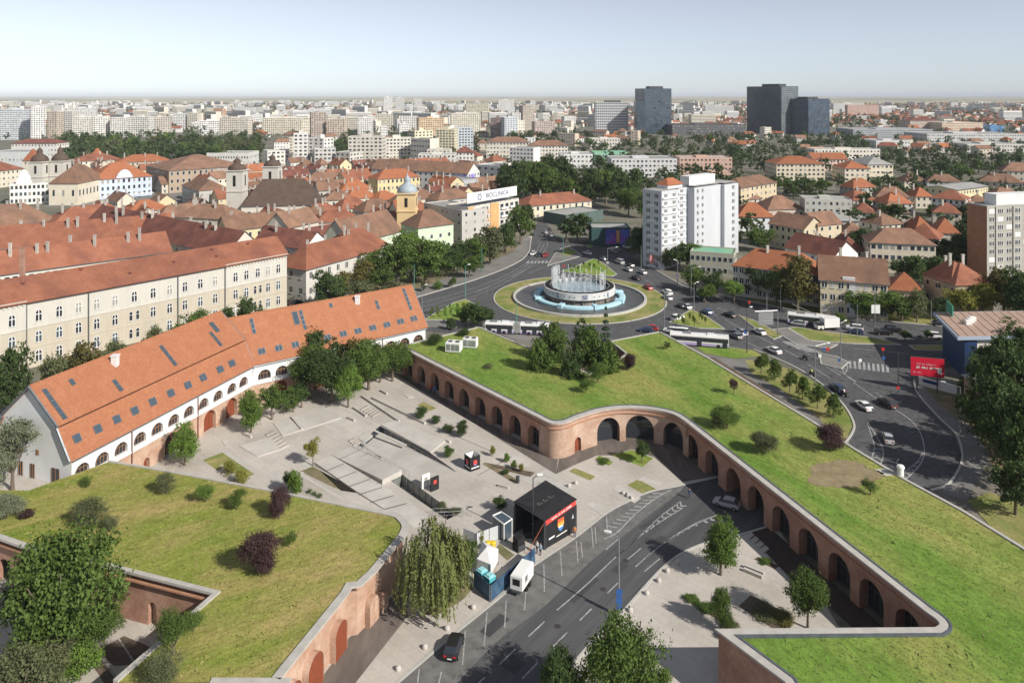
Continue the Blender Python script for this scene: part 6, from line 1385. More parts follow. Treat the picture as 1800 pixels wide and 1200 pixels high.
def proto(kind, leaf, hi):
    k = (kind, leaf, hi)
    if k in PROTO: return PROTO[k]
    sd = len(PROTO) + 3
    if kind in ('round', 'tall', 'wide', 'cone', 'sparse', 'shrub', 'globe', 'feather'):
        n = {0: 1900, 1: 6500, 2: 19000}[hi]; s = {0: .07, 1: .042, 2: .027}[hi]
        a = dict(round=dict(c=(0, 0, .57), r=(.45, .45, .38)), tall=dict(c=(0, 0, .54), r=(.43, .43, .42)), wide=dict(c=(0, 0, .54), r=(.49, .49, .42), lobes=24, lob=(.2, .38)), cone=dict(c=(0, 0, .53), r=(.46, .46, .46), cone=.42),
                 sparse=dict(c=(0, 0, .62), r=(.47, .47, .36), lobes=16, lob=(.2, .3)), shrub=dict(c=(0, 0, .45), r=(.46, .46, .43), lobes=14, lob=(.24, .42), spread=.13), globe=dict(c=(0, 0, .48), r=(.5, .5, .47), lobes=9, lob=(.55, .68)), feather=dict(c=(0, 0, .55), r=(.5, .5, .45), lobes=20, lob=(.14, .3), spread=.13))[kind]
        if kind == 'sparse': n = int(n * .5)
        if kind == 'feather': n = int(n * .45)
        g0 = np.random.default_rng(sd + 9); P, N_ = crown_points(n, sd, per={0: 26, 1: 26, 2: 30}[hi], **a); lo_ = .03 if kind in ('shrub', 'globe', 'feather') else .1; P[:, 2] = np.where(P[:, 2] < lo_, lo_ + g0.random(n) * .12, P[:, 2])
        g = np.random.default_rng(sd + 50); cr = quads_mesh('crown', P, N_, s * g.uniform(.55, 1.35, n), LF[leaf], .75, sd)
        low = kind in ('shrub', 'globe', 'feather')
        tr = trunk_mesh('trunk', .16 if low else .3, .022 if low else .026, 6, sd, .3 if not kind == 'cone' else .2, .7 if low else .82)
    elif kind == 'spruce':
        g = np.random.default_rng(sd); n = {0: 1300, 1: 3000, 2: 6000}[hi]; z = g.random(n) ** .8; tier = np.round(z * 11) / 11; z = .08 + .92 * (tier * .8 + z * .2)
        R_ = .5 * (1.02 - z) * (.55 + .45 * g.random(n) ** .4); q = g.random(n) * 6.283; P = np.stack([R_ * np.cos(q), R_ * np.sin(q), z - R_ * .22], 1)
        N_ = np.stack([np.cos(q) * .5, np.sin(q) * .5, np.ones(n)], 1) + g.normal(size=(n, 3)) * .3; cr = quads_mesh('crown', P, N_, (.085 if hi == 0 else .055) * g.uniform(.6, 1.3, n), LF[leaf], .6, sd); tr = MB().tube((0, 0, -.01), (0, 0, .95), .022, .004, 7).mesh('trunk', K['bark'])
    elif kind == 'willow':
        g = np.random.default_rng(sd); st = 520; pts = []; nrm = []
        cen = [(0, 0, 1.0)] + [(math.cos(a_) * r_, math.sin(a_) * r_, h_) for a_, r_, h_ in zip(g.random(13) * 6.283, g.uniform(.2, .42, 13), g.uniform(.68, .95, 13))]
        for i in range(st):
            cx, cy, ch = cen[i % 14]; x0 = cx + g.normal() * .075; y0 = cy + g.normal() * .075; q = math.atan2(y0, x0); d = math.hypot(x0, y0); z0 = ch - 2.2 * ((x0 - cx) ** 2 + (y0 - cy) ** 2) - g.random() * .06; l = g.uniform(.25, .85) * z0; m_ = int(l / .012)
            for t in range(m_):
                f = t / m_; pts.append((math.cos(q) * (d + .07 * f) + g.normal() * .008, math.sin(q) * (d + .07 * f) + g.normal() * .008, max(.04, z0 - l * f))); nrm.append((math.cos(q) + g.normal() * .5, math.sin(q) + g.normal() * .5, .3))
        P = np.array(pts); n = len(P); cr = quads_mesh('crown', P, np.array(nrm), .042 * g.uniform(.6, 1.3, n), LF[leaf], .42, sd, up=(1, 0, 0)); tr = trunk_mesh('trunk', .35, .03, 8, 2, .3, .9)
    PROTO[k] = (tr, cr); return PROTO[k]
NT = 0
KD = {'round': 'rounded', 'tall': 'tall', 'wide': 'broad', 'cone': 'tapering', 'sparse': 'thin-crowned', 'shrub': 'bushy', 'globe': 'clipped round', 'feather': 'loose feathery', 'spruce': 'pointed', 'willow': 'weeping'}
LD = {'mid': 'green', 'dark': 'dark green', 'bright': 'bright green', 'olive': 'olive green', 'silver': 'silvery', 'yellow': 'yellowish', 'autumn': 'browning', 'purple': 'purple', 'willow': 'pale green', 'pine': 'dark'}
def plant(p, h, w, kind='round', leaf='mid', hi=1, label=None, cat=None, name=None, group=None, rz=None):
    global NT; NT += 1; rr = random.Random(NT * 17)
    tr, cr = proto(kind, leaf, hi); low = kind in ('shrub', 'globe', 'feather')
    cat = cat or ('shrub' if low else 'tree'); name = name or (('purple_shrub' if leaf == 'purple' else 'shrub') if low else {'spruce': 'spruce_tree', 'willow': 'willow_tree'}.get(kind, 'broadleaf_tree'))
    r = thing(name, label or 'x', cat, p, rr.random() * 6.283 if rz is None else rz, group); r.scale = (w, w * rr.uniform(.93, 1.07), h)
    if not label: auto(r, KD[kind] + ' ' + LD[leaf] + ' ' + cat, Vector(p), cat, group or ('background trees' if hi == 0 else 'plants around the square'))
    link('trunk', tr, r); link('crown', cr, r); OCC.append((p[0], p[1], w * .25)); return r
def T(px, py, h, w, kind='round', leaf='mid', hi=1, z=0.0, **k): return plant(G(px, py, z), h, w, kind, leaf, hi, **k)
# plaza
T(325, 818, 7.6, 5.6, 'cone', 'bright', 2, label='dense bright green tapering tree against the brick wall of the long house')
T(441, 760, 8.2, 6.2, 'round', 'bright', 2, label='round bright tree in front of the two red arched doors'); T(478, 737, 8.0, 6.6, 'round', 'mid'); T(515, 724, 5.2, 5.4, 'round', 'mid', label='small rounded tree right of the tree by the red doors')
T(545, 700, 12, 11, 'wide', 'mid', 2); T(583, 708, 13.8, 12.5, 'wide', 'dark', 2); T(612, 716, 10, 7.5, 'tall', 'bright', 2); T(648, 685, 11.5, 11.5, 'wide', 'mid', 2); T(690, 670, 9.5, 9.5, 'wide', 'mid', 2); T(560, 680, 13.5, 11, 'wide', 'dark'); T(625, 680, 12, 10, 'wide', 'autumn'); T(668, 672, 9, 8, 'round', 'dark'); T(530, 716, 6, 6.5, 'round', 'dark')
T(550, 818, 5.4, 3.9, 'sparse', 'yellow', 2, label='young thin yellowish tree on the paving left of the sunken court')
T(402, 834, 2.2, 2.5, 'globe', 'yellow', 1); T(421, 851, 2.3, 2.6, 'globe', 'yellow', 1); T(508, 862, 3.6, 2.5, 'shrub', 'dark'); T(520, 877, 5.0, 3.2, 'tall', 'bright')
for x, y, s in ((544, 866, .9), (553, 870, .8), (562, 874, .9)): T(x, y, s * .8, s * 1.1, 'globe', 'mid', 0)
for x, y, h, w, l in ((740, 737, 2.8, 3.1, 'dark'), (766, 744, 1.6, 2.4, 'dark'), (788, 760, 1.7, 2.8, 'dark'), (811, 767, 2.7, 3.0, 'dark'), (788, 804, 2.4, 2.6, 'mid'), (866, 802, 2.2, 1.3, 'yellow'), (891, 813, 2.1, 1.4, 'bright'), (904, 823, 1.8, 1.4, 'bright'), (916, 829, 1.6, 1.2, 'yellow'), (889, 833, .9, 1.8, 'dark'), (879, 897, 2.4, 2.8, 'dark'), (845, 957, 2.4, 1.4, 'yellow'), (1062, 812, .6, 3.0, 'mid'), (815, 746, 1.0, 1.8, 'dark'), (778, 895, 1.2, 2.6, 'olive'), (800, 902, 1.2, 2.4, 'olive')):
    T(x, y, h, w, 'shrub', l, 1)
T(1128, 813, 4.6, 3.2, 'round', 'dark', 1, label='small dark tree in the grass bed under the curving arcade')
T(1267, 1010, 7.7, 6.6, 'round', 'bright', 2, label='full-crowned bright green tree between the street and the arcade'); T(1420, 1104, 7.4, 5.6, 'tall', 'mid', 2, label='upright green tree beside the dark planting bed near the bastion corner'); T(1266, 1106, 5.0, 3.8, 'cone', 'mid', 2, label='short tapering tree at the left end of the near bastion wall')
T(1345, 1080, .9, 4.5, 'shrub', 'olive', 1); T(1375, 1090, 1.0, 4, 'shrub', 'autumn', 1); T(1240, 1072, .9, 3.0, 'shrub', 'mid', 1); T(1215, 1055, .8, 2.4, 'shrub', 'mid', 1); T(1347, 989, .6, 2.2, 'shrub', 'mid', 1); T(1285, 1103, 1.4, 2.6, 'shrub', 'olive', 1); T(1275, 1120, 1.2, 2, 'shrub', 'autumn', 1)
T(1098, 1292, 12.3, 9.2, 'wide', 'mid', 2, label='big broad tree at the bottom edge beside the street'); T(990, 1285, 9.6, 5.6, 'tall', 'dark', 2, label='narrower dark tree at the bottom edge left of the big broad tree'); T(1165, 1230, 4.2, 3.0, 'shrub', 'mid', 1)
T(757, 1076, 12.0, 9.0, 'willow', 'willow', 2, label='weeping willow with trailing pale branches beside the bastion wall'); T(818, 1034, 7.0, 4.2, 'tall', 'mid', 2, label='dense green tree right behind the weeping willow')
T(795, 1045, 3.5, 4.0, 'shrub', 'dark', 1)
# left lawn
for x, y, h, w, k, l in ((460, 1004, 5.9, 5.4, 'shrub', 'purple'), (508, 962, 2.2, 2.4, 'feather', 'mid'), (490, 911, 4.7, 3.5, 'shrub', 'purple'), (293, 868, 3.4, 3.6, 'feather', 'olive'), (362, 882, 3.0, 3.4, 'feather', 'bright'), (417, 896, 3.0, 3.2, 'feather', 'mid'), (152, 853, 1.2, 1.7, 'globe', 'mid'), (47, 910, 1.3, 2.0, 'globe', 'purple'), (163, 925, 4.0, 6.2, 'feather', 'olive'), (192, 932, 2.0, 3.2, 'feather', 'olive'), (305, 1150, 5.0, 5.5, 'feather', 'mid'), (285, 1206, 3.6, 5.0, 'feather', 'olive'), (340, 1110, 2.5, 3.0, 'feather', 'mid'), (30, 905, 3.0, 4.0, 'feather', 'silver')):
    T(x, y, h, w, k, l, 2 if w > 3 else 1, z=6.2)
T(112, 1190, 17.0, 14.5, 'wide', 'mid', 2, label='huge spreading green tree in the left brick courtyard'); T(20, 1330, 11, 10, 'wide', 'olive', 2, label='olive-green tree crown at the bottom left corner'); T(60, 1150, 11, 9, 'wide', 'dark', 2); T(165, 1160, 7, 6, 'wide', 'mid', 2); T(140, 1195, 5, 6, 'shrub', 'bright', 1); T(60, 1230, 8, 9, 'wide', 'olive', 2)
T(22, 862, 11.5, 9.5, 'sparse', 'silver', 2, z=4.3, label='silvery loose-leaved tree in front of the white gable'); T(-22, 905, 9, 7, 'sparse', 'silver', 2, z=4.3); T(10, 915, 4, 5, 'feather', 'silver', 2, z=6)
T(15, 735, 15, 10, 'wide', 'dark', 1, label='dark tree at the left edge between the gable and the barracks')
for x, y, h, w, l in ((345, 628, 13.5, 11, 'mid'), (438, 612, 13.5, 9, 'dark'), (272, 645, 11, 8, 'olive'), (150, 695, 13, 10, 'autumn'), (205, 665, 9.5, 9, 'olive'), (480, 596, 8, 8, 'dark'), (395, 618, 12, 9, 'dark'), (95, 705, 11, 8, 'olive'), (310, 640, 11, 7, 'mid')): T(x, y, h, w, 'wide', l, 1)
# right lawn
for x, y, h, w, k, l in ((765, 606, 2.8, 3.6, 'globe', 'dark'), (857, 646, .7, 2.6, 'globe', 'olive'), (1050, 673, 4.2, 5.4, 'feather', 'mid'), (1030, 690, 2.7, 3.8, 'feather', 'mid'), (1104, 650, 4.0, 3.5, 'shrub', 'purple'), (1172, 614, 1.9, 2.2, 'feather', 'dark'), (1290, 693, 3.3, 2.9, 'sparse', 'purple'), (1278, 753, 3.9, 6.0, 'feather', 'mid'), (1345, 797, 4.2, 5.2, 'shrub', 'olive'), (1457, 791, 5.2, 5.6, 'shrub', 'purple'), (1530, 869, 2.4, 2.8, 'feather', 'mid'), (1070, 645, 4.0, 5.0, 'shrub', 'dark'), (815, 590, 2.0, 4, 'shrub', 'dark'), (1262, 750, 3.0, 3.6, 'shrub', 'olive')):
    T(x, y, h, w, k, l, 2 if w > 3 else 1, z=6.2)
for x, d, h, w, l in ((953, 158, 13.5, 7.5, 'mid'), (981, 163, 15, 8, 'mid'), (1008, 155, 13, 7.5, 'dark'), (1036, 161, 15, 8, 'mid'), (1062, 157, 13, 7.5, 'mid'), (968, 170, 14, 7.5, 'dark'), (1025, 171, 14, 8, 'dark')): plant(((x - 900) * d / CF, d, 0), h, w, 'tall', l, 1)
plant(((1065 - 900) * 172 / CF, 172, 0), 17, 5, 'spruce', 'pine', 1, label='dark slim conifer at the right of the sunken tree group by the roundabout')
# street trees of the outer path
for i, (x, y) in enumerate(((1338, 657), (1362, 669), (1388, 690), (1411, 702), (1437, 718), (1465, 735))): T(x, y, 5.4, 4.1, 'cone' if i % 2 else 'round', 'mid', 1, group='street trees along the outer path', name='street_tree')
for x, y, h, w, l in ((1722, 712, 10.5, 9, 'dark'), (1765, 700, 14, 11, 'dark'), (1800, 752, 15, 11, 'dark'), (1742, 800, 15, 11, 'dark'), (1795, 862, 17, 12, 'dark'), (1712, 742, 6, 6, 'bright'), (1760, 770, 10, 9, 'mid'), (1780, 640, 13, 10, 'mid'), (1820, 810, 13, 10, 'dark'), (1700, 700, 5, 5, 'mid'), (1775, 820, 14, 10, 'dark'), (1757, 742, 15, 11, 'dark'), (1785, 905, 9, 8, 'dark'), (1738, 690, 11, 10, 'dark'), (1765, 668, 11, 10, 'mid'), (1800, 668, 13, 11, 'dark')): T(x, y, h, w, 'wide', l, 1)
for x, y, h, w, l in ((1215, 472, 11, 9, 'mid'), (1222, 512, 9.5, 9, 'mid'), (1258, 522, 8.5, 8, 'dark'), (1290, 533, 7.5, 7, 'bright'), (1328, 522, 11, 10, 'dark'), (1402, 545, 17.5, 15, 'autumn'), (1449, 535, 9.5, 7, 'autumn'), (1518, 560, 9, 10, 'mid'), (1555, 560, 10, 10, 'mid'), (1585, 566, 8.5, 9, 'mid'), (1612, 566, 9.5, 7, 'olive'), (1650, 563, 7, 7, 'dark'), (1692, 562, 10, 9, 'yellow'), (1728, 556, 11, 10, 'yellow'), (1765, 555, 15, 13, 'autumn'), (1800, 575, 16, 12, 'dark'), (1195, 478, 11, 8, 'dark'), (1170, 474, 8, 6, 'olive'), (1380, 530, 11, 10, 'dark'), (1365, 536, 12, 9, 'mid'), (1240, 532, 6, 6, 'mid'), (1480, 572, 3.5, 4, 'mid'), (1590, 600, 3.2, 3, 'dark'), (1630, 598, 3.0, 2.6, 'dark'),
                      (1337, 442, 11, 12, 'mid'), (1512, 458, 13, 12, 'dark'), (1565, 408, 14, 17, 'dark'), (1535, 415, 11, 13, 'mid'), (1600, 505, 11, 13, 'dark'), (1660, 470, 11, 12, 'dark'), (1690, 475, 13, 12, 'dark'), (1640, 500, 10, 10, 'dark'), (1520, 370, 10, 12, 'dark'), (1445, 382, 8, 9, 'dark'), (1395, 350, 12, 14, 'dark'), (1415, 346, 12, 15, 'dark'), (1440, 343, 12, 14, 'mid'), (1380, 340, 11, 12, 'mid'), (1640, 390, 10, 10, 'mid'), (1700, 398, 11, 11, 'dark'), (1715, 420, 12, 12, 'dark'), (1630, 330, 12, 14, 'dark'), (1690, 318, 14, 17, 'mid'), (1660, 312, 13, 16, 'dark'), (1720, 305, 12, 14, 'dark'), (1590, 330, 9, 11, 'mid'), (1580, 345, 10, 11, 'dark'), (1750, 330, 9, 11, 'mid'), (1770, 400, 12, 13, 'dark'), (1700, 440, 14, 12, 'dark'),
                      (1130, 458, 13, 13, 'dark'), (1152, 452, 12, 11, 'dark'), (1122, 440, 10, 9, 'dark'), (1015, 427, 13.5, 14, 'dark'), (995, 420, 10, 9, 'dark'), (1040, 415, 6, 7, 'mid'),
                      (700, 502, 17, 13, 'mid'), (748, 498, 17.5, 15, 'mid'), (722, 488, 17, 13, 'bright'), (785, 487, 12, 11, 'dark'), (862, 463, 15, 15, 'olive'), (835, 470, 13, 12, 'mid'), (915, 430, 16, 13, 'mid'), (888, 445, 13, 12, 'dark'), (805, 478, 11, 11, 'dark'), (640, 512, 11, 10, 'autumn'), (602, 532, 10.5, 9, 'autumn'), (578, 545, 12, 10, 'dark'), (672, 515, 9, 9, 'mid'), (632, 535, 8, 9, 'olive'), (825, 488, 8, 8, 'mid'), (690, 525, 6, 8, 'olive'), (905, 408, 14, 12, 'mid'), (925, 400, 12, 11, 'dark'), (655, 500, 13, 10, 'mid')): T(x, y, h * 1.05, w * 1.18, 'wide' if w > 8 else 'round', l, 1 if y > 430 else 0)
for x, y, h in ((1475, 416, 13), (1768, 345, 13), (1800, 350, 11), (1330, 290, 20), (1443, 300, 14)): T(x, y, h, h * .4, 'spruce', 'pine', 0)
# the garden by the roundabout
for x, y, h, w, k, l in ((835, 577, 7.5, 8, 'wide', 'dark'), (818, 572, 6, 6, 'wide', 'mid'), (853, 575, 6.5, 6, 'round', 'dark'), (792, 580, 3.4, 2.6, 'globe', 'dark'), (770, 508, 3.2, 3.4, 'globe', 'bright'), (795, 506, 4, 3.5, 'round', 'mid'), (745, 512, 3.5, 3.6, 'round', 'olive'), (822, 560, 4.5, 4.2, 'wide', 'mid')): T(x, y, h, w, k, l, 1)
for k in range(16): T(758 + (k % 8) * 11.5 + rnd.uniform(-2, 2), 560 - (k % 8) * 1.2 - (k // 8) * 9 + rnd.uniform(-1, 1), 2.6, 1.3, 'sparse', 'bright', 0, name='sapling', group='saplings in the garden island')
for k in range(9): T(1192 + k * 6 + rnd.uniform(-2, 2), 566 - k * .5 + (k % 3) * 5, 2.8, 1.6, 'sparse', 'mid', 0, name='sapling', group='saplings on the bus stop island')
for k in range(7): T(1000 + k * 9 + rnd.uniform(-2, 2), 474 - k * 1.2 + (k % 3) * 3, 2.6, 1.6, 'sparse', 'mid', 0, name='sapling', group='saplings on the north island')
# plane trees and park belts
for x, d, h, w in ((905, 425, 29, 22), (938, 440, 31, 24), (968, 430, 28, 20), (990, 450, 29, 22), (1008, 425, 22, 18), (1038, 425, 25, 20), (1065, 440, 25, 20), (1090, 420, 24, 18), (1112, 440, 23, 18), (848, 400, 15, 12), (925, 460, 29, 22), (1075, 470, 24, 20), (960, 470, 29, 22), (1105, 400, 18, 15), (1128, 390, 16, 13), (890, 455, 24, 18)): plant(((x - 900) * d / CF, d, 0), h, w, 'wide', rnd.choice(('mid', 'dark', 'mid')), 1, group='big plane trees behind the boulevard')
rr = random.Random(21); cnt = 0; MASS = []
def belt(x0, x1, d0, d1, n, hmin, hmax, occ=True, leafs=('dark', 'mid', 'dark', 'olive')):
    global cnt
    for k in range(n):
        d = rr.uniform(d0, d1); x = (rr.uniform(x0, x1) - PX0) * d / CF; h = rr.uniform(hmin, hmax)
        if occ and not clear(x, d, h * .25): continue
        if k % 3 == 0 and cnt < 112: plant((x, d, 0), h, h * rr.uniform(.8, 1.15), rr.choice(('wide', 'round', 'tall')), rr.choice(leafs), 0); cnt += 1
        else: MASS.append((x, d, h, h * rr.uniform(.8, 1.15))); OCC.append((x, d, h * .2))
OCC[:] = [q for q in OCC if q != (-260, 700, 130)]
belt(110, 455, 640, 900, 170, 15, 23, False); belt(560, 630, 700, 950, 26, 13, 18, False); belt(835, 1050, 800, 1150, 80, 10, 16); belt(1040, 1330, 640, 1050, 170, 9, 16); belt(1290, 1510, 620, 1100, 120, 9, 16); belt(1500, 1800, 500, 950, 120, 8, 14)
belt(1120, 1300, 470, 640, 60, 9, 14); belt(1290, 1800, 280, 520, 130, 7, 12); belt(600, 1000, 560, 800, 50, 8, 12); belt(1440, 1600, 1400, 1900, 60, 14, 20); belt(0, 600, 1150, 1700, 110, 12, 18)
# everything further off reads as one wooded mass
g = np.random.default_rng(9); Ps = []; Ns = []; Ss = []
n = 0
for k in range(6500):
    D = 600 + 4600 * g.random() ** 1.3; px = g.uniform(-60, 1860); x = (px - PX0) * D / CF
    if math.sin(x * .0061 + .7) * math.sin(D * .0042 + x * .0011) < -.15 and g.random() < .75: continue
    if D < 1000 and (px < 1180 or not clear(x, D, 5)): continue
    if D < 2000 and not clear(x, D, 3): continue
    h = g.uniform(7, 14) * (1.0 if D < 2200 else 1.3); w = h * g.uniform(.7, 1.2); m_ = 90 if D < 1600 else 46 if D < 2600 else 26
    P, N_ = crown_points(m_, k, per=6, spread=.12, lobes=6, c=(0, 0, .55), r=(.48, .48, .45)); P = P * np.array((w, w, h)) + np.array((x, D, 0)); Ps.append(P); Ns.append(N_); Ss.append(np.full(m_, h * (.15 if m_ > 80 else .24 if m_ > 40 else .32)) * g.uniform(.7, 1.2, m_))
for k, (x, D, h, w) in enumerate(MASS):
    m_ = 420 if D < 700 else 260
    P, N_ = crown_points(m_, k, per=14, lobes=10, c=(0, 0, .55), r=(.48, .48, .45)); P = P * np.array((w, w, h)) + np.array((x, D, 0)); Ps.append(P); Ns.append(N_); Ss.append(np.full(m_, h * .1) * g.uniform(.6, 1.3, m_))
me = quads_mesh('distant_woodland', np.concatenate(Ps), np.concatenate(Ns), np.concatenate(Ss), leafmat('far leaf', (.06, .095, .032), (.095, .13, .045), .03, c3=(.05, .08, .03)), .8, 4)
tag(link('distant_woodland', me), 'dark green mass of far trees between the distant roofs', 'woodland', kind='stuff')
# ------------------------------------------------------------------ air
hz = MB().box(-64000, 64000, -600, 64000, -3, 135).build('haze', None)
hm = bpy.data.materials.new('haze air'); hm.use_nodes = True; nt = hm.node_tree; nt.nodes.clear(); o_ = nt.nodes.new('ShaderNodeOutputMaterial'); pv = nt.nodes.new('ShaderNodeVolumePrincipled')
pv.inputs['Color'].default_value = (.86, .92, 1.0, 1); pv.inputs['Density'].default_value = 4.8e-5; pv.inputs['Anisotropy'].default_value = -0.2; nt.links.new(pv.outputs[0], o_.inputs['Volume'])
hz.data.materials.clear(); hz.data.materials.append(hm); hz['kind'] = 'stuff'; hz['label'] = 'thin pale summer haze over the whole city'; hz['category'] = 'haze'
# ------------------------------------------------------------------ vehicles
def paint(name, c, rough=.25): return flat(name, c, rough, .5)
PAINT = {'white': paint('white car paint', (.75, .75, .74)), 'black': paint('black car paint', (.018, .018, .02)), 'silver': paint('silver car paint', (.42, .43, .44)), 'grey': paint('grey car paint', (.16, .17, .18)), 'red': paint('red car paint', (.42, .03, .03)), 'blue': paint('blue car paint', (.06, .13, .28)), 'dark blue': paint('dark blue car paint', (.03, .05, .12)), 'brown': paint('dark brown car paint', (.06, .04, .035))}
# stations: x (front +), roof height there, belt height, half width, roof half width
SHAPE = {'hatchback': [(2.0, .62, .62, .72, .6), (1.85, .78, .76, .8, .68), (1.05, .95, .93, .86, .74), (.35, 1.42, .98, .88, .66), (-.4, 1.5, .99, .88, .66), (-1.3, 1.44, 1.0, .87, .64), (-1.85, 1.02, .98, .84, .66), (-2.02, .7, .68, .78, .62)],
         'sedan': [(2.25, .6, .6, .74, .62), (2.05, .76, .74, .82, .7), (1.1, .93, .91, .88, .76), (.35, 1.4, .96, .9, .66), (-.45, 1.46, .97, .9, .66), (-1.15, 1.38, .98, .89, .64), (-1.75, 1.04, 1.0, .86, .7), (-2.2, .96, .92, .82, .7), (-2.32, .7, .68, .76, .62)],
         'suv': [(2.2, .75, .72, .78, .66), (2.05, .98, .95, .88, .76), (1.15, 1.12, 1.08, .92, .8), (.55, 1.6, 1.14, .94, .72), (-.5, 1.7, 1.15, .94, .72), (-1.7, 1.64, 1.15, .93, .7), (-2.15, 1.1, 1.05, .9, .74), (-2.25, .75, .72, .84, .66)],
         'van': [(2.4, .8, .78, .84, .7), (2.25, 1.05, 1.02, .92, .82), (1.7, 1.2, 1.16, .95, .84), (1.0, 1.85, 1.2, .96, .78), (-.8, 1.95, 1.2, .96, .78), (-2.2, 1.9, 1.2, .95, .78), (-2.42, 1.2, 1.15, .93, .8), (-2.5, .8, .78, .86, .7)]}
def car_meshes(kind):
    st = SHAPE[kind]; zb = .28
    def ring(x, zt, bl, w, rw): return [(x, -w * .9, zb), (x, -w, zb + .2), (x, -w, bl * .75), (x, -w * .97, bl), (x, -rw, zt - .03), (x, -rw * .6, zt), (x, rw * .6, zt), (x, rw, zt - .03), (x, w * .97, bl), (x, w, bl * .75), (x, w, zb + .2), (x, w * .9, zb)]
    R_ = [ring(*s) for s in st]; body = MB(); win = {'windscreen': MB(), 'rear_window': MB(), 'side_window': [MB(), MB()]}
    cab = [i for i in range(len(st)) if st[i][1] - st[i][2] > .25]; i0, i1 = cab[0], cab[-1]
    for i in range(len(st) - 1):
        a, b = R_[i], R_[i + 1]
        for k in range(11):
            q = [Vector(a[k]), Vector(a[k + 1]), Vector(b[k + 1]), Vector(b[k])]
            tgt = None
            if i0 - 1 <= i <= i1:
                if k in (3, 7): tgt = win['side_window'][0 if k == 3 else 1] if i0 <= i < i1 else (win['side_window'][0 if k == 3 else 1])
                elif k in (4, 5, 6) and i == i0 - 1: tgt = win['windscreen']
                elif k in (4, 5, 6) and i == i1: tgt = win['rear_window']
            (tgt or body).face(q)
        body.face([a[11], a[0], b[0], b[11]][::-1])
    body.face(R_[0][::-1]); body.face(R_[-1])
    out = {'body': body}
    whe = MB().tube((0, -.1, 0), (0, .1, 0), .32, n=14); rim = MB().tube((0, -.115, 0), (0, .115, 0), .2, n=10)
    fx, rx = st[0][0] - .75, st[-1][0] + .7; w = st[len(st) // 2][3]
    hl = MB().box(-.06, .06, -.17, .17, -.07, .07); pl_ = MB().box(-.02, .02, -.26, .26, -.06, .06)
    return out, win, whe, rim, fx, rx, w, st, hl, pl_
CARM = {}
def car_proto(kind):
    if kind not in CARM:
        out, win, whe, rim, fx, rx, w, st, hl, pl_ = car_meshes(kind)
        CARM[kind] = dict(body=out['body'], ws=win['windscreen'].mesh('windscreen', K['glass']), rw=win['rear_window'].mesh('rear_window', K['glass']), s0=win['side_window'][0].mesh('side_windows', K['glass']), s1=win['side_window'][1].mesh('side_windows', K['glass']), wheel=whe.mesh('tyre', K['rubber']), rim=rim.mesh('rim', K['chrome']), fx=fx, rx=rx, w=w, st=st, hl=hl.mesh('headlight', K['lampw']), tl=hl.mesh('tail_light', K['lampr']), pl=pl_.mesh('number_plate', K['white']), bodies={})
    return CARM[kind]
def vehicle(name, kind, colr, p, yaw, label, cat='car', group='cars on the streets'):
    m = car_proto(kind); r = thing(name, label or 'x', cat, p, yaw, group)
    if not label: auto(r, colr + ' ' + {'suv': 'sport utility car', 'van': 'van'}.get(kind, kind), Vector(p), cat, group)
    if colr not in m['bodies']: m['bodies'][colr] = m['body'].mesh('body', PAINT[colr])
    link('body', m['bodies'][colr], r); link('windscreen', m['ws'], r); link('rear_window', m['rw'], r); link('side_windows', m['s0'], r); link('side_windows', m['s1'], r)
    for x in (m['fx'], m['rx']):
        for s in (-1, 1): t = link('wheel', m['wheel'], r, (x, s * (m['w'] - .08), .32)); link('rim', m['rim'], t)
    s0, s1 = m['st'][0], m['st'][-1]
    for s in (-1, 1): link('headlight', m['hl'], r, (s0[0] - .02, s * .5, s0[1] - .06)); link('tail_light', m['tl'], r, (s1[0] + .03, s * .56, s1[1] - .02 + .05))
    link('number_plate', m['pl'], r, (s1[0] - .01, 0, .5)); return r
def V(kind, colr, px, py, to, label=None, **k):
    a = G(px, py); b = G(*to); a.z = .03; return vehicle('car' if kind != 'van' else 'van', kind, colr, a, math.atan2(b.y - a.y, b.x - a.x), label, 'car' if kind != 'van' else 'van', **k)
V('hatchback', 'black', 798, 1143, (813, 1100), 'black hatchback parked across the bay lines at the bottom of the street')
V('hatchback', 'silver', 1277, 890, (1255, 884), 'silver car in the shade at the arched passage'); V('suv', 'white', 1302, 587, (1250, 560)); V('hatchback', 'grey', 1294, 594, (1250, 572)); V('sedan', 'white', 1335, 586, (1290, 562)); V('hatchback', 'blue', 1243, 551, (1210, 535)); V('sedan', 'black', 1283, 556, (1240, 535)); V('hatchback', 'silver', 1207, 542, (1185, 530)); V('suv', 'white', 1191, 562, (1215, 555))
V('sedan', 'white', 1360, 619, (1320, 600), 'white taxi with a red mark on the avenue behind the path trees'); V('suv', 'dark blue', 1472, 687, (1440, 664)); V('sedan', 'white', 1518, 717, (1490, 697)); V('suv', 'brown', 1560, 713, (1525, 692)); V('hatchback', 'silver', 1561, 775, (1552, 750), 'silver hatchback alone on the curve beside the chevrons'); V('sedan', 'black', 1230, 527, (1200, 512))
V('hatchback', 'silver', 1403, 572, (1380, 569)); V('suv', 'white', 1502, 580, (1470, 576)); V('hatchback', 'dark blue', 1504, 587, (1470, 582)); V('suv', 'black', 1553, 588, (1590, 589)); V('suv', 'black', 1570, 583, (1610, 585)); V('suv', 'white', 1637, 594, (1600, 592))
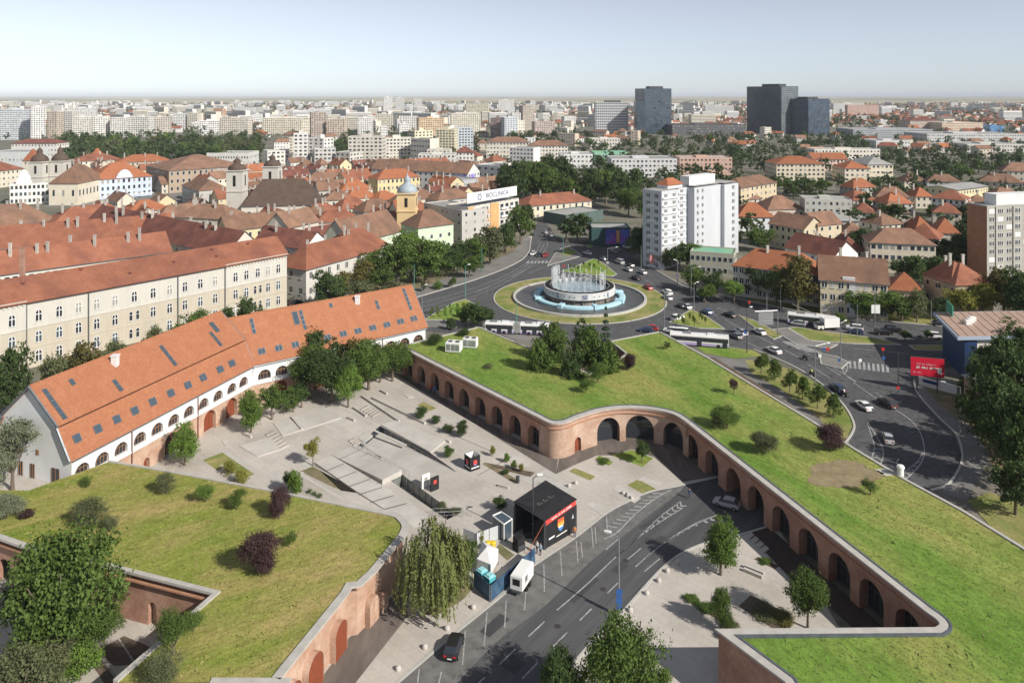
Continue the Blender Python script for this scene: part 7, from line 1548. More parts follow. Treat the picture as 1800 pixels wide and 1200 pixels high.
V('hatchback', 'white', 937, 448, (925, 458)); V('sedan', 'black', 948, 450, (936, 460)); V('hatchback', 'red', 959, 451, (948, 461)); V('sedan', 'white', 1032, 447, (1015, 442)); V('hatchback', 'silver', 1061, 457, (1045, 450)); V('van', 'silver', 1089, 463, (1070, 455)); V('sedan', 'silver', 1104, 476, (1085, 467)); V('hatchback', 'brown', 1108, 469, (1090, 460)); V('sedan', 'silver', 1129, 481, (1110, 472)); V('suv', 'black', 1118, 491, (1098, 480)); V('sedan', 'red', 1139, 508, (1115, 494)); V('suv', 'white', 1173, 517, (1150, 505)); V('sedan', 'silver', 1173, 526, (1150, 514)); V('hatchback', 'black', 1198, 540, (1180, 528)); V('hatchback', 'grey', 1088, 441, (1100, 446)); V('sedan', 'white', 1101, 436, (1112, 441)); V('suv', 'grey', 1080, 445, (1092, 450)); V('sedan', 'silver', 960, 410, (958, 404)); V('suv', 'black', 965, 406, (962, 400)); V('hatchback', 'red', 1144, 580, (1120, 578)); V('suv', 'white', 1180, 585, (1160, 582)); V('van', 'white', 1195, 588, (1170, 585)); V('hatchback', 'dark blue', 1135, 583, (1110, 581))
V('hatchback', 'grey', 578, 531, (590, 527)); V('sedan', 'black', 520, 535, (535, 530)); V('hatchback', 'black', 1652, 572, (1680, 573))
def bus(p, yaw, L, label, articulated=False, poles=False, lilac=True):
    r = thing('bus', label, 'bus', p, yaw, 'city buses'); secs = [(-L / 2, L / 2)] if not articulated else [(-L / 2, -.9), (.9, L / 2)]
    li = flat('lilac bus paint', (.42, .36, .6), .3); wh = PAINT['white']
    for x0, x1 in secs:
        b = MB().prism([(x0, -1.25), (x1, -1.25), (x1, 1.25), (x0, 1.25)], .35, 1.0); b.build('skirt', li if lilac else wh, r, Vector((0, 0, 0)))
        b = MB(); 
        for z0, z1, w0, w1 in ((1.0, 1.35, 1.25, 1.25), (2.45, 2.85, 1.24, 1.2), (2.85, 3.0, 1.2, 1.05)):
            lo = [(x0, -w0, z0), (x1, -w0, z0), (x1, w0, z0), (x0, w0, z0)]; hi = [(x0, -w1, z1), (x1, -w1, z1), (x1, w1, z1), (x0, w1, z1)]
            for k in range(4): b.face([lo[k], lo[(k + 1) % 4], hi[(k + 1) % 4], hi[k]])
        b.face([(x0, -1.05, 3.0), (x1, -1.05, 3.0), (x1, 1.05, 3.0), (x0, 1.05, 3.0)]); b.build('body', wh, r, Vector((0, 0, 0)))
        MB().box(x0 + .02, x1 - .02, -1.23, 1.23, 1.36, 2.44).build('window_band', K['glass'], r, Vector((0, 0, 0)))
        n = int((x1 - x0) / 1.5)
        for k in range(n + 1):
            x = x0 + .08 + (x1 - x0 - .16) * k / n
            for s in (-1, 1): MB().box(x - .07, x + .07, s * 1.245 - .012, s * 1.245 + .012, 1.36, 2.44).build('window_post', wh if k in (0, n) else K['metald'], r, Vector((0, 0, 0)))
        for xd in (x0 + 1.2, (x0 + x1) / 2, x1 - 1.0):
            for s in (-1, ): MB().box(xd - .6, xd + .6, s * 1.262 - .012, s * 1.262 + .012, .4, 2.4).build('door', K['glass'], r, Vector((0, 0, 0)))
        for xw in (x0 + 2.4, x1 - 2.6):
            for s in (-1, 1): t = MB().tube((xw, s * 1.0, .48), (xw, s * 1.27, .48), .48, n=14).build('wheel', K['rubber'], r, Vector((0, 0, 0)))
        for k in range(2): xk = x0 + (x1 - x0) * (.3 + .4 * k); MB().box(xk - .9, xk + .9, -.7, .7, 3.0, 3.28).build('roof_unit', wh if k else K['metal'], r, Vector((0, 0, 0)))
    if articulated:
        for k in range(6): x = -.9 + .3 * k; MB().box(x + .03, x + .27, -1.16 - .04 * (k % 2), 1.16 + .04 * (k % 2), .5, 2.9).build('bellows_fold', K['roofgrey'], r, Vector((0, 0, 0)))
    if poles:
        for s in (-.3, .3): MB().tube((1, s, 3.2), (-4.8, s, 5.4), .05, n=5).build('trolley_pole', K['metal'], r, Vector((0, 0, 0)))
    return r
def B_(px0, py0, px1, py1): a = G(px0, py0); b = G(px1, py1); return (a + b) / 2 + Vector((0, 0, .02)), math.atan2(b.y - a.y, b.x - a.x), (b - a).length
p, y, l = B_(1178, 603, 1281, 611); bus(p, y, max(11, min(l, 15)), 'white and lilac single-deck bus waiting on the bus stop lane below the roundabout', lilac=True)
p, y, l = B_(1388, 567, 1462, 575); bus(p, y, 12, 'white trolleybus with raised poles on the far side of the avenue', poles=True)
p, y, l = B_(864, 584, 955, 588); bus(p, y, 17.5, 'articulated white and lilac bus passing in front of the fountain', True)
# box truck
a = G(1452, 579); tk = thing('box_truck', 'white box truck beside the trolleybus on the avenue', 'truck', (a.x, a.y, .02), R(190)); Z = Vector((0, 0, 0))
MB().box(-3.4, 1.2, -1.2, 1.2, .8, 3.3).build('cargo_box', PAINT['white'], tk, Z); MB().prism([(1.3, -1.05), (3.0, -1.0), (3.0, 1.0), (1.3, 1.05)], .5, 1.4).build('cab', PAINT['white'], tk, Z); MB().prism([(1.3, -1.0), (2.6, -.92), (2.6, .92), (1.3, 1.0)], 1.4, 2.15).build('cab_windows', K['glass'], tk, Z); MB().box(-3.4, 2.8, -.5, .5, .45, .78).build('chassis', K['metald'], tk, Z)
for x in (-2.2, 2.2):
    for s in (-1, 1): MB().tube((x, s * .8, .42), (x, s * 1.08, .42), .42, n=12).build('wheel', K['rubber'], tk, Z)
# ------------------------------------------------------------------ people and two-wheelers
def person_mesh(key, pose='stand', shirt=(.5, .5, .5), legs=(.05, .06, .1)):
    J = {'pel': (0, 0, .95), 'che': (0, 0, 1.3), 'nck': (0, 0, 1.48), 'hd': (.01, 0, 1.6), 'top': (0, 0, 1.73)}
    if pose == 'sit': J = {k: (v[0] + (-.05 if k == 'pel' else .1), 0, v[2] - .1) for k, v in J.items()}
    E = [('pel', 'che'), ('che', 'nck'), ('nck', 'hd'), ('hd', 'top')]; Rr = {'pel': .15, 'che': .17, 'nck': .06, 'hd': .095, 'top': .07}
    for s, n in ((-1, 'r'), (1, 'l')):
        J['sh' + n] = (J['che'][0], s * .19, J['che'][2] + .1); Rr['sh' + n] = .06
        if pose == 'sit': J['el' + n] = (.25, s * .26, 1.12); J['ha' + n] = (.5, s * .28, 1.05); J['hi' + n] = (-.02, s * .1, .82); J['kn' + n] = (.38, s * .17, .72); J['ft' + n] = (.25, s * .17, .3); J['to' + n] = (.4, s * .17, .27)
        else:
            f = .12 * s if pose == 'walk' else 0.0
            J['el' + n] = (-f * .8, s * .25, 1.12); J['ha' + n] = (-f * 1.2 + .08, s * .24, .85); J['hi' + n] = (0, s * .1, .88); J['kn' + n] = (f + .02, s * .1, .48); J['ft' + n] = (f * 1.6, s * .1, .06); J['to' + n] = (f * 1.6 + .15, s * .11, .04)
        E += [('che', 'sh' + n), ('sh' + n, 'el' + n), ('el' + n, 'ha' + n), ('pel', 'hi' + n), ('hi' + n, 'kn' + n), ('kn' + n, 'ft' + n), ('ft' + n, 'to' + n)]
        for q, v in (('el', .045), ('ha', .04), ('hi', .1), ('kn', .065), ('ft', .045), ('to', .04)): Rr[q + n] = v
    ks = list(J); me = bpy.data.meshes.new('person'); me.from_pydata([J[k] for k in ks], [(ks.index(a), ks.index(b)) for a, b in E], []); me.update()
    o = bpy.data.objects.new('person_tmp', me); COL.objects.link(o); o.modifiers.new('s', 'SKIN'); o.modifiers.new('u', 'SUBSURF').levels = 1
    for i, k in enumerate(ks): me.skin_vertices[0].data[i].radius = (Rr[k], Rr[k])
    me.skin_vertices[0].data[0].use_root = True
    dg = bpy.context.evaluated_depsgraph_get(); m2 = bpy.data.meshes.new_from_object(o.evaluated_get(dg)); bpy.data.objects.remove(o)
    m2.materials.clear(); [m2.materials.append(x) for x in (flat('shirt ' + key, shirt, .9), flat('trousers ' + key, legs, .9), K['skin'], flat('hair', (.04, .028, .02), .8))]
    dz = -.1 if pose == 'sit' else 0
    for f in m2.polygons:
        z = f.center.z; f.use_smooth = True; f.material_index = 3 if z > 1.64 + dz or (z > 1.53 + dz and f.center.x < (.06 if pose == 'sit' else -.03)) else 2 if z > 1.44 + dz else (1 if z < .92 + dz and not (pose == 'sit' and z > .9) else 0)
        if abs(f.center.y) > .2 and z < 1.0 and pose != 'sit': f.material_index = 2
    return m2
def person(px, py, label, key, pose='stand', shirt=(.5, .5, .5), legs=(.05, .06, .1), yaw=0.0, z=0.02):
    p = G(px, py, z); return tag(link('person', person_mesh(key, pose, shirt, legs), None, p, yaw), label, 'person')
person(1212, 876, 'person in a blue shirt walking on the kerb before the arched passage', 'a', 'walk', (.06, .12, .32), yaw=3.5)
person(1010, 944, 'person in orange top standing at the right corner of the black stage tent', 'b', 'stand', (.55, .22, .08), yaw=4.5)
person(757, 688, 'person in red beside the second arch of the arcade', 'c', 'stand', (.6, .03, .04), yaw=3.9); person(764, 692, 'person in bright blue standing outside the arcade arches', 'd', 'stand', (.05, .16, .6), yaw=4.2)
person(944, 970, 'person in white shirt at the open front of the stage tent', 'e', 'stand', (.7, .7, .7), yaw=4); person(950, 975, 'person in light blue shirt by the stage equipment', 'f', 'stand', (.35, .5, .65), yaw=4)
def moto(px, py, to, label, shirt, key):
    a = G(px, py); b = G(*to); yw = math.atan2(b.y - a.y, b.x - a.x); r = thing('motorcycle', label, 'motorcycle', (a.x, a.y, .03), yw, 'motorcycles on the avenue')
    for x in (-.7, .72): w = MB().tube((x, -.06, .31), (x, .06, .31), .31, n=14).build('wheel', K['rubber'], r, Z)
    MB().prism([(-.55, -.16), (.35, -.18), (.35, .18), (-.55, .16)], .4, .72, bottom=True).prism([(-.9, -.12), (.1, -.14), (.1, .14), (-.9, .12)], .72, .8).prism([(.05, -.17), (.45, -.14), (.45, .14), (.05, .17)], .72, .98).build('body', PAINT['black'], r, Z)
    MB().tube((.72, 0, .31), (.42, 0, 1.0), .05, n=6).tube((.42, -.35, 1.03), (.42, .35, 1.03), .03, n=6).build('fork', K['metal'], r, Z); MB().box(-1.0, -.6, -.2, .2, .82, 1.15).build('top_box', K['metald'], r, Z)
    o = link('person', person_mesh(key, 'sit', shirt), None, Vector((a.x, a.y, .06)), yw); tag(o, label.replace('motorcycle', 'rider seated on motorcycle'), 'person')
moto(1415, 632, (1380, 612), 'dark motorcycle in the avenue lanes behind the white taxi', (.05, .05, .06), 'g'); moto(1427, 660, (1395, 641), 'motorcycle beside the second street lamp on the path side', (.45, .5, .1), 'h'); moto(1484, 696, (1455, 676), 'motorcycle just behind the dark blue car by the path trees', (.6, .6, .6), 'i')
# ------------------------------------------------------------------ lamps, signs, poles
def lamp(px, py, h, arm=0.0, yaw=0.0, m='metal', label=None, two=False):
    a = G(px, py); r = thing('street_lamp', label or 'x', 'street lamp', a, yaw, 'street lamps')
    if not label: auto(r, {'metal': 'grey', 'metalg': 'green', 'metald': 'dark'}[m] + ' street lamp post', a, 'street lamp', 'street lamps')
    MB().tube((0, 0, 0), (0, 0, h), .13, .07, 8).build('pole', K[m], r, Z)
    if arm:
        for s in ((1, -1) if two else (1,)):
            MB().tube((0, 0, h - .1), (s * arm, 0, h + .35), .05, n=6).build('arm', K[m], r, Z); MB().prism([(s * arm - .2, -.17), (s * arm + .65 * s, -.12), (s * arm + .65 * s, .12), (s * arm - .2, .17)], h + .3, h + .48, bottom=True).build('lamp_head', K['white'], r, Z)
    return r
lamp(1088, 1081, 9.8, 1.2, R(160), label='tall street lamp with blue direction signs beside the street'); lamp(937, 950, 9.2, .8, R(10), 'metald', label='lamp post rising in front of the black stage tent')
for x, y, h, arm, yw, m in ((1433, 678, 9, 3, 0.2, 'metal'), (1637, 584, 9, 0, 0, 'metal'), (1507, 594, 9, 0, 0, 'metal'), (1478, 632, 9, 1.5, .5, 'metal'), (1538, 575, 9, 0, 0, 'metal'), (1348, 578, 10, 0, 0, 'metal'), (1688, 762, 9, 2.6, 2.6, 'metal'), (990, 458, 9.5, 4.5, 3.3, 'metalg'), (1068, 477, 8.5, 3.2, .1, 'metal'), (1127, 474, 9, 0, 0, 'metal'), (1191, 505, 9, .8, 3.2, 'metal'), (920, 454, 8, 2.5, .1, 'metal'), (728, 515, 9.5, 0, 0, 'metalg'), (805, 480, 9.5, 0, 0, 'metalg'), (847, 477, 9, 0, 0, 'metalg'), (818, 522, 10, 1.0, .4, 'metalg'), (908, 588, 9, 0, 0, 'metalg'), (1313, 620, 11, 1.2, .5, 'metald'), (1168, 577, 10, 1.5, .2, 'metal'), (1040, 425, 10, 0, 0, 'metalg'), (1220, 552, 9, 1, .4, 'metal'), (1579, 690, 9, 0, 0, 'metald'), (1372, 548, 9, 2, .3, 'metal'), (968, 385, 9, 0, 0, 'metalg'), (742, 550, 8, 1, .3, 'metal'), (1660, 600, 8, 0, 0, 'metald'), (1215, 520, 9, 2.5, 0.1, 'metal')): lamp(x, y, h, arm, yw, m)
lm = [o for o in COL.objects if o.name == 'street_lamp'][0]
for z0, z1, w in ((1.5, 2.4, .75), (2.5, 3.4, .75), (.9, 1.4, .6)): MB().box(-w / 2, w / 2, -.2, -.16, z0, z1).build('direction_sign', flat('sign blue', (.03, .1, .3), .5), lm, Z).rotation_euler[2] = -R(160)
def sign(px, py, h, shape, col, label=None, w=.7):
    a = G(px, py); r = thing('traffic_sign', label or 'x', 'traffic sign', a, 0, 'traffic signs')
    if not label: auto(r, {'sign blue': 'small blue', 'sign red': 'small red', 'white': 'small white'}[col] + ' traffic sign', a, 'traffic sign', 'traffic signs')
    MB().tube((0, 0, 0), (0, 0, h), .04, n=6).build('post', K['metal'], r, Z)
    if shape == 'disc': MB().tube((0, -.09, h - .1), (0, -.05, h - .1), w / 2, n=16).build('plate', K[col], r, Z)
    else: MB().box(-w / 2, w / 2, -.1, -.06, h - w * 1.1, h).build('plate', K[col], r, Z)
flat('sign red', (.5, .03, .03), .5)
for x, y, h, s, c in ((1310, 600, 2.8, 'sq', 'sign blue'), (1475, 648, 2.2, 'disc', 'sign blue'), (1553, 645, 2.6, 'sq', 'sign blue'), (1455, 632, 3, 'sq', 'sign red'), (1448, 634, 3, 'disc', 'sign blue'), (1317, 545, 2.8, 'sq', 'sign red'), (1190, 497, 2.6, 'disc', 'sign blue'), (1068, 470, 2.2, 'sq', 'white'), (1578, 700, 2.4, 'disc', 'sign red'), (991, 478, 2.6, 'sq', 'sign red'), (1441, 634, 1.6, 'sq', 'white'), (1552, 632, 3, 'sq', 'sign red'), (1512, 645, 2, 'sq', 'white')): sign(x, y, h, s, c)
# panels and billboards
def board(name, px0, px1, base, w_, z0, z1, m, label, cat, legs=2, text=None, yaw=None):
    a = G(*base); r = thing(name, label, cat, a, yaw or 0)
    bd = MB().box(-w_ / 2, w_ / 2, -.15, .15, z0, z1).build('panel', m, r, Z)
    for k in range(legs): x = (-.3 + .6 * k / max(1, legs - 1)) * w_ if legs > 1 else 0; MB().tube((x, .1, 0), (x, .1, z0 + .2), .12, n=8).build('leg', K['metald'], r, Z)
    MB().box(-w_ / 2 - .06, w_ / 2 + .06, -.1, .1, z1, z1 + .1).build('frame', K['metald'], r, Z)
    return r, bd
rb, bd = board('billboard', 0, 0, (1630, 690), 6.6, 3.6, 7.6, flat('billboard red', (.62, .02, .05), .4), 'large red billboard with white lettering beside the curved road', 'billboard', 2, yaw=-.25)
def word_blocks(parent, z, h, x0, x1, m, y=-.18, seed=0, name='illegible_lettering'):
    # lettering too small to read in the photograph: stroke-sized marks in word groups, joined
    r_ = random.Random(seed); mb = MB(); x = x0
    while x < x1:
        for k in range(r_.randint(3, 8)):
            if x > x1: break
            w = h * r_.uniform(.3, .55); mb.box(x, x + w * .35, y - .02, y, z, z + h * r_.choice((1, 1, .75))); mb.box(x, x + w, y - .021, y - .002, z + h * r_.choice((0, .35, .7)), z + h * r_.choice((.2, .5, .9))); x += w + h * .14
        x += h * .5
    o = mb.build(name, m, parent, Z); o['kind'] = 'stuff'; return o
word_blocks(bd, 6.0, .42, -2.2, 1.6, flat('pink print', (.75, .35, .4)), seed=1); word_blocks(bd, 5.2, .5, -2.2, 1.8, K['white'], seed=2); word_blocks(bd, 4.2, .32, -2.9, -1.2, flat('pink print', (.75, .35, .4)), seed=3)
MB().box(2.0, 2.8, -.2, -.16, 4.3, 5.6).build('white_box_print', K['white'], bd, Z)
a = G(1615, 676); b = G(1682, 694); u = (b - a).normalized(); bw = thing('banner_wall', 'low white banner wall under the red billboard', 'banner', a); MB().obox(a, u, Vector((-u.y, u.x, 0)), (b - a).length, .15, 0, 1.9).build('banner', K['white'], bw); MB().obox(a + u * .8 + Vector((u.y, -u.x, 0)) * .02, u, Vector((u.y, -u.x, 0)), 3.2, .02, .9, 1.6).build('dark_lettering_band', K['navy lettering'], bw)
r_, bd = board('poster_board', 0, 0, (1150, 472), 3.4, 2, 5, flat('poster pink', (.6, .25, .25), .4), 'small framed poster board at the foot of the white tower block', 'billboard', 1); board('poster_board', 0, 0, (1539, 573), 2.4, 3.6, 6, K['white'], 'white backlit poster board behind the avenue', 'billboard', 1)
# ------------------------------------------------------------------ stage tent and event gear
S0, S1, S2, S3 = (Vector(q) for q in ((4.7, 105.9), (9.5, 110.3), (5.2, 114.4), (.4, 110.0))); hz_ = (4.05, 4.7, 5.3, 4.5)
tent = thing('stage_tent', 'black covered stage tent with red top stripe and crest beside the street', 'tent', (S0.x, S0.y, 0))
q = [S0, S1, S2, S3]
def tq(i, j, z0=0, off=0.0, z1=None, t0=0., t1=1.):
    a, b = q[i].lerp(q[j], t0), q[i].lerp(q[j], t1); ha, hb = hz_[i] + (hz_[j] - hz_[i]) * t0, hz_[i] + (hz_[j] - hz_[i]) * t1; n = (q[j] - q[i]).normalized(); n = Vector((n.y, -n.x)) * off
    f0 = z0 if z0 >= 0 else None
    return [(a.x + n.x, a.y + n.y, z0 if z0 >= 0 else ha + z0), (b.x + n.x, b.y + n.y, z0 if z0 >= 0 else hb + z0), (b.x + n.x, b.y + n.y, hb if z1 is None else z1), (a.x + n.x, a.y + n.y, ha if z1 is None else z1)]
MB().face(tq(0, 1)).build('side_wall', K['black'], tent); MB().face(tq(1, 2)).build('back_wall', K['black'], tent); MB().face(tq(2, 3)).build('side_wall', K['black'], tent)
rf = MB(); rf.face([(*(p + (p - (S0 + S2) / 2).normalized() * .25), h + .05) for p, h in zip(q, hz_)]); rf.build('roof', K['black'], tent)
MB().face(tq(0, 1, -.75, .04)).build('red_stripe', flat('banner red', (.6, .07, .06), .6), tent)
fdir = (S1 - S0).normalized(); ya = math.atan2(fdir.y, fdir.x); nn = Vector((fdir.y, -fdir.x))
def on_front(t, z, off=.07): p = S0.lerp(S1, t) + nn * off; return (p.x, p.y, z)
wb = word_blocks(tent, 0, .3, -2.1, 2.1, K['white'], y=0, seed=5); wb.location = Vector(on_front(.52, 3.86)) - Vector(tent.location); wb.rotation_euler = (0, -R(5.5), ya)
def front_poly(pts, m, name, off=.06): return MB().face([(*(S0.lerp(S1, t) + nn * off), z) for t, z in pts]).build(name, m, tent)
for z0, z1, c in ((2.7, 3.25, (.75, .12, .05)), (2.15, 2.7, (.8, .38, .06)), (1.95, 2.15, (.8, .8, .8)), (1.7, 1.95, (.1, .25, .6))):
    wv = .1 if z0 > 2 else .075; front_poly([(.5 - wv, z0), (.5 + wv, z0), (.5 + wv + (.0 if z0 > 1.9 else .0), z1), (.5 - wv, z1)], flat('crest %d' % int(z0 * 100), c), 'crest_field')
front_poly([(.43, 1.7), (.5, 1.35), (.57, 1.7)], K['crest 170'], 'crest_field'); front_poly([(.86, 2.2), (.93, 2.2), (.895, 2.9)], flat('pale grey print', (.5, .5, .5)), 'triangle_emblem'); front_poly([(.12, 1.0), (.3, 1.05), (.3, 1.3), (.12, 1.25)], K['white'], 'caption_block'); front_poly([(.36, .8), (.7, .9), (.7, 1.05), (.36, .95)], K['white'], 'caption_block')
MB().box(1.6, 3.2, 108.5, 110.5, 0, .9).build('stage_deck', K['black'], tent)
for p in q: MB().box(p.x - .15, p.x + .15, p.y - .15, p.y + .15, 0, 3.9).build('truss_leg', K['metald'], tent)
MB().tube((*S0, 3.9), (S0.x - 2.6, S0.y - 1.2, .1), .04, n=5).build('guy_strap', flat('orange strap', (.5, .15, .06)), tent)
for i in range(3):
    p = (S0 + S1 + S2 + S3) / 4 + fdir * (i - 1) * 1.15; mk = MB(); a_ = fdir * .42; b_ = Vector((-fdir.y, fdir.x)) * .3; zz = 4.72 + (i - 1) * .11
    for c0_, u_, l_, w_ in ((p - a_ - b_, a_ * 2, 1, b_ * .5), (p - a_ + b_ * .5, a_ * 2, 1, b_ * .5), (p - a_ - b_, b_ * 2, 1, a_ * .5)) + (((p + a_ * .5 - b_, b_ * 2, 1, a_ * .5),) if i != 1 else ()): mk.face([(*c0_, zz), (*(c0_ + u_), zz + .03), (*(c0_ + u_ + w_), zz + .04), (*(c0_ + w_), zz + .01)])
    mk.build('faded_roof_mark', flat('faded roof print', (.1, .1, .095)), tent)
# kiosk, fence, marquee, hoarding, toilets, generator
def solid(name, label, cat, px, z, m, base=0.0, part='body', group=None):
    P = gp(px); r = thing(name, label, cat, (P[0].x, P[0].y, base), 0, group); MB().prism([xy(p) for p in P], base, base + z, bottom=True).build(part, m, r); return r, P
kr, P = solid('glass_kiosk', 'small glazed kiosk with white frames left of the stage tent', 'kiosk', [(866, 936), (886, 952), (900, 942), (881, 929)], 2.5, K['glassb'])
for k in range(4): a_, b_ = P[k], P[(k + 1) % 4]; MB().tube((a_.x, a_.y, 0), (a_.x, a_.y, 2.6), .08, n=5).build('frame_post', K['white'], kr); MB().tube((a_.x, a_.y, 2.55), (b_.x, b_.y, 2.55), .1, n=5).build('frame_rail', K['white'], kr)
for i, (A_, B__) in enumerate((((815, 952), (838, 962)), ((838, 962), (860, 953)), ((860, 953), (885, 944)))):
    a_, b_ = G(*A_), G(*B__); f = thing('fence_panel', 'x', 'fence', a_, 0, 'site fence panels'); auto(f, 'white opaque site fence panel', a_, 'fence', 'site fence panels'); u = (b_ - a_).normalized(); MB().obox(a_, u, Vector((-u.y, u.x, 0)), (b_ - a_).length, .06, .05, 2.0).build('panel', flat('fence sheet', (.5, .52, .54)), f); [MB().tube((p.x, p.y, 0), (p.x, p.y, 2.1), .04, n=5).build('post', K['metal'], f) for p in (a_, b_)]
P = gp([(838, 1010), (862, 1020), (876, 992), (848, 978)]); mq = thing('marquee', 'white peaked party tent behind the printed hoarding', 'tent', P[0]); mb = MB(); c0 = sum((xy(p) for p in P), Vector((0, 0))) / 4
for k in range(4): a_, b_ = P[k], P[(k + 1) % 4]; mb.face([(a_.x, a_.y, 2.2), (b_.x, b_.y, 2.2), (c0.x, c0.y, 3.1)])
mb.build('canopy', K['white'], mq); mb = MB()
for k in (0, 1, 2, 3): a_, b_ = P[k], P[(k + 1) % 4]; mb.face([(a_.x, a_.y, .6), (b_.x, b_.y, .6), (b_.x, b_.y, 2.2), (a_.x, a_.y, 2.2)])
mb.build('valance', K['white'], mq); [MB().tube((p.x, p.y, 0), (p.x, p.y, 2.2), .05, n=5).build('leg', K['metal'], mq) for p in P]
K['print'] = mat('printed hoarding', (.015, .03, .07), (.04, .12, .2), scale=.6, rough=.6, c3=(.07, .12, .19), scale3=.6)
for (A_, B__), lab in ((((862, 1058), (941, 988)), 'dark blue printed hoarding along the kerb beside the generator'), (((833, 1030), (862, 1058)), 'short end panel of the printed hoarding facing the willow')):
    a_, b_ = G(*A_), G(*B__); f = thing('hoarding', lab, 'hoarding', a_); u = (b_ - a_).normalized(); n = max(2, int((b_ - a_).length / 2.2))
    for k in range(n): MB().obox(a_ + u * ((b_ - a_).length * k / n), u, Vector((-u.y, u.x, 0)), (b_ - a_).length / n - .04, .06, .03, 2.1).build('panel', K['print'], f)
    for k in range(n + 1): p = a_ + u * ((b_ - a_).length * k / n) + Vector((-u.y, u.x, 0)) * .12; MB().tube((p.x, p.y, 0), (p.x, p.y, 2.15), .05, n=5).build('post', K['metal'], f)
for k, (x, y) in enumerate(((847, 1030), (861, 1040))):
    p = G(x, y); r = thing('portable_toilet', 'turquoise portable toilet behind the hoarding, ' + ('left one' if k == 0 else 'right one'), 'toilet', p, .75, 'portable toilets'); MB().box(-.55, .55, -.55, .55, 0, 2.1).build('cabin', flat('turquoise plastic', (.06, .36, .42), .45), r, Z); MB().prism([(-.58, -.58), (.58, -.58), (.58, .58), (-.58, .58)], 2.1, 2.2, bottom=True).prism([(-.4, -.4), (.4, -.4), (.4, .4), (-.4, .4)], 2.2, 2.35).build('roof', flat('pale turquoise plastic', (.3, .6, .64), .45), r, Z); MB().box(-.4, .4, -.58, -.55, .1, 1.9).build('door', flat('light teal plastic', (.12, .45, .5), .45), r, Z)
g0 = G(905, 1050); g1 = G(930, 1012); ge = thing('generator_trailer', 'white generator trailer parked against the printed hoarding', 'generator', g0 + (g1 - g0) * .5, math.atan2((g1 - g0).y, (g1 - g0).x)); 
MB().prism([(-1.9, -.85), (1.9, -.85), (1.9, .85), (-1.9, .85)], .7, 2.4, bottom=True).prism([(-1.8, -.78), (1.8, -.78), (1.8, .78), (-1.8, .78)], 2.4, 2.5).build('housing', K['white'], ge, Z); MB().box(-2.2, 2.6, -.6, .6, .45, .7).build('chassis', K['metald'], ge, Z); MB().box(-1.93, -1.9, -.5, .5, 1.3, 2.1).build('vent_grille', K['dark'], ge, Z); MB().box(-1.0, -.2, -.88, -.85, 1.3, 2.1).build('vent_grille', K['metal'], ge, Z)
for x in (-.5, .5):
    for s in (-1, 1): MB().tube((x, s * .75, .35), (x, s * 1.0, .35), .35, n=12).build('wheel', K['rubber'], ge, Z)
for x, y, m, lab in ((858, 968, 'bin yellow', 'yellow plastic bin behind the site fence, left one'), (866, 968, 'bin yellow', 'yellow plastic bin behind the site fence, right one')): flat('bin yellow', (.7, .5, .03)); p = G(x, y); r = thing('waste_bin', lab, 'bin', p, 0, 'yellow bins'); MB().lathe([(.38, 0), (.45, 1.2), (.48, 1.25), (.3, 1.4), (.01, 1.42)], 12).build('body', K[m], r, Z)
for x, y, s, lab in ((912, 965, 1.9, 'black loudspeaker stack at the open side of the stage tent'),): p = G(x, y); r = thing('loudspeaker', lab, 'loudspeaker', p, .7); MB().box(-.7, .7, -.6, .6, 0, .95).build('cabinet', K['black'], r, Z); MB().box(-.65, .65, -.55, .55, .97, 1.9).build('cabinet', K['black'], r, Z); MB().box(-.6, .6, -.63, -.6, .1, .85).build('grille', K['metald'], r, Z)
# cube, sign panels, roof plant, bollards
p = G(830, 822); r = thing('display_cube', 'black display cube with red crest standing on the sunken court', 'display', p, R(35)); MB().box(-1.0, 1.0, -1.0, 1.0, 0, 1.2).box(-1.0, 1.0, -1.0, -.94, 1.2, 2.4).box(-1.0, 1.0, .94, 1.0, 1.2, 2.4).box(-1.0, -.94, -.94, .94, 1.2, 2.4).box(.94, 1.0, -.94, .94, 1.2, 2.4).build('cube', K['black'], r, Z); MB().box(-.935, .935, .9, .935, 1.2, 2.38).box(-.935, -.9, -.935, .9, 1.2, 2.38).box(.9, .935, -.935, .9, 1.2, 2.38).build('white_lining', K['white'], r, Z); 
for yy in (0, 90, -90):
    o = MB().box(-.35, .35, -1.03, -1.0, 1.0, 1.75).build('crest', K['banner red'], r, Z); o.rotation_euler[2] = R(yy); o = MB().box(-.25, .25, -1.035, -1.01, .85, 1.0).build('crest_base', K['crest 170'], r, Z); o.rotation_euler[2] = R(yy); o = MB().box(-.8, .8, -1.03, -1.0, .4, .6).build('caption', K['white'], r, Z); o.rotation_euler[2] = R(yy)
for x, y, m, lab in ((748, 856, 'white', 'white upright sign panel at the edge of the sunken court'), (764, 861, 'black', 'black upright sign panel with red crest beside the white one')):
    p = G(x, y); r = thing('crest_display', lab, 'sign', p, R(42)); MB().box(-.8, .8, -.12, .12, 0, 2.2).build('panel', K[m], r, Z)
    MB().box(-.3, .3, -.15, -.12, 1.1, 1.7).build('crest', K['banner red'] if m == 'black' else K['roofgrey'], r, Z)
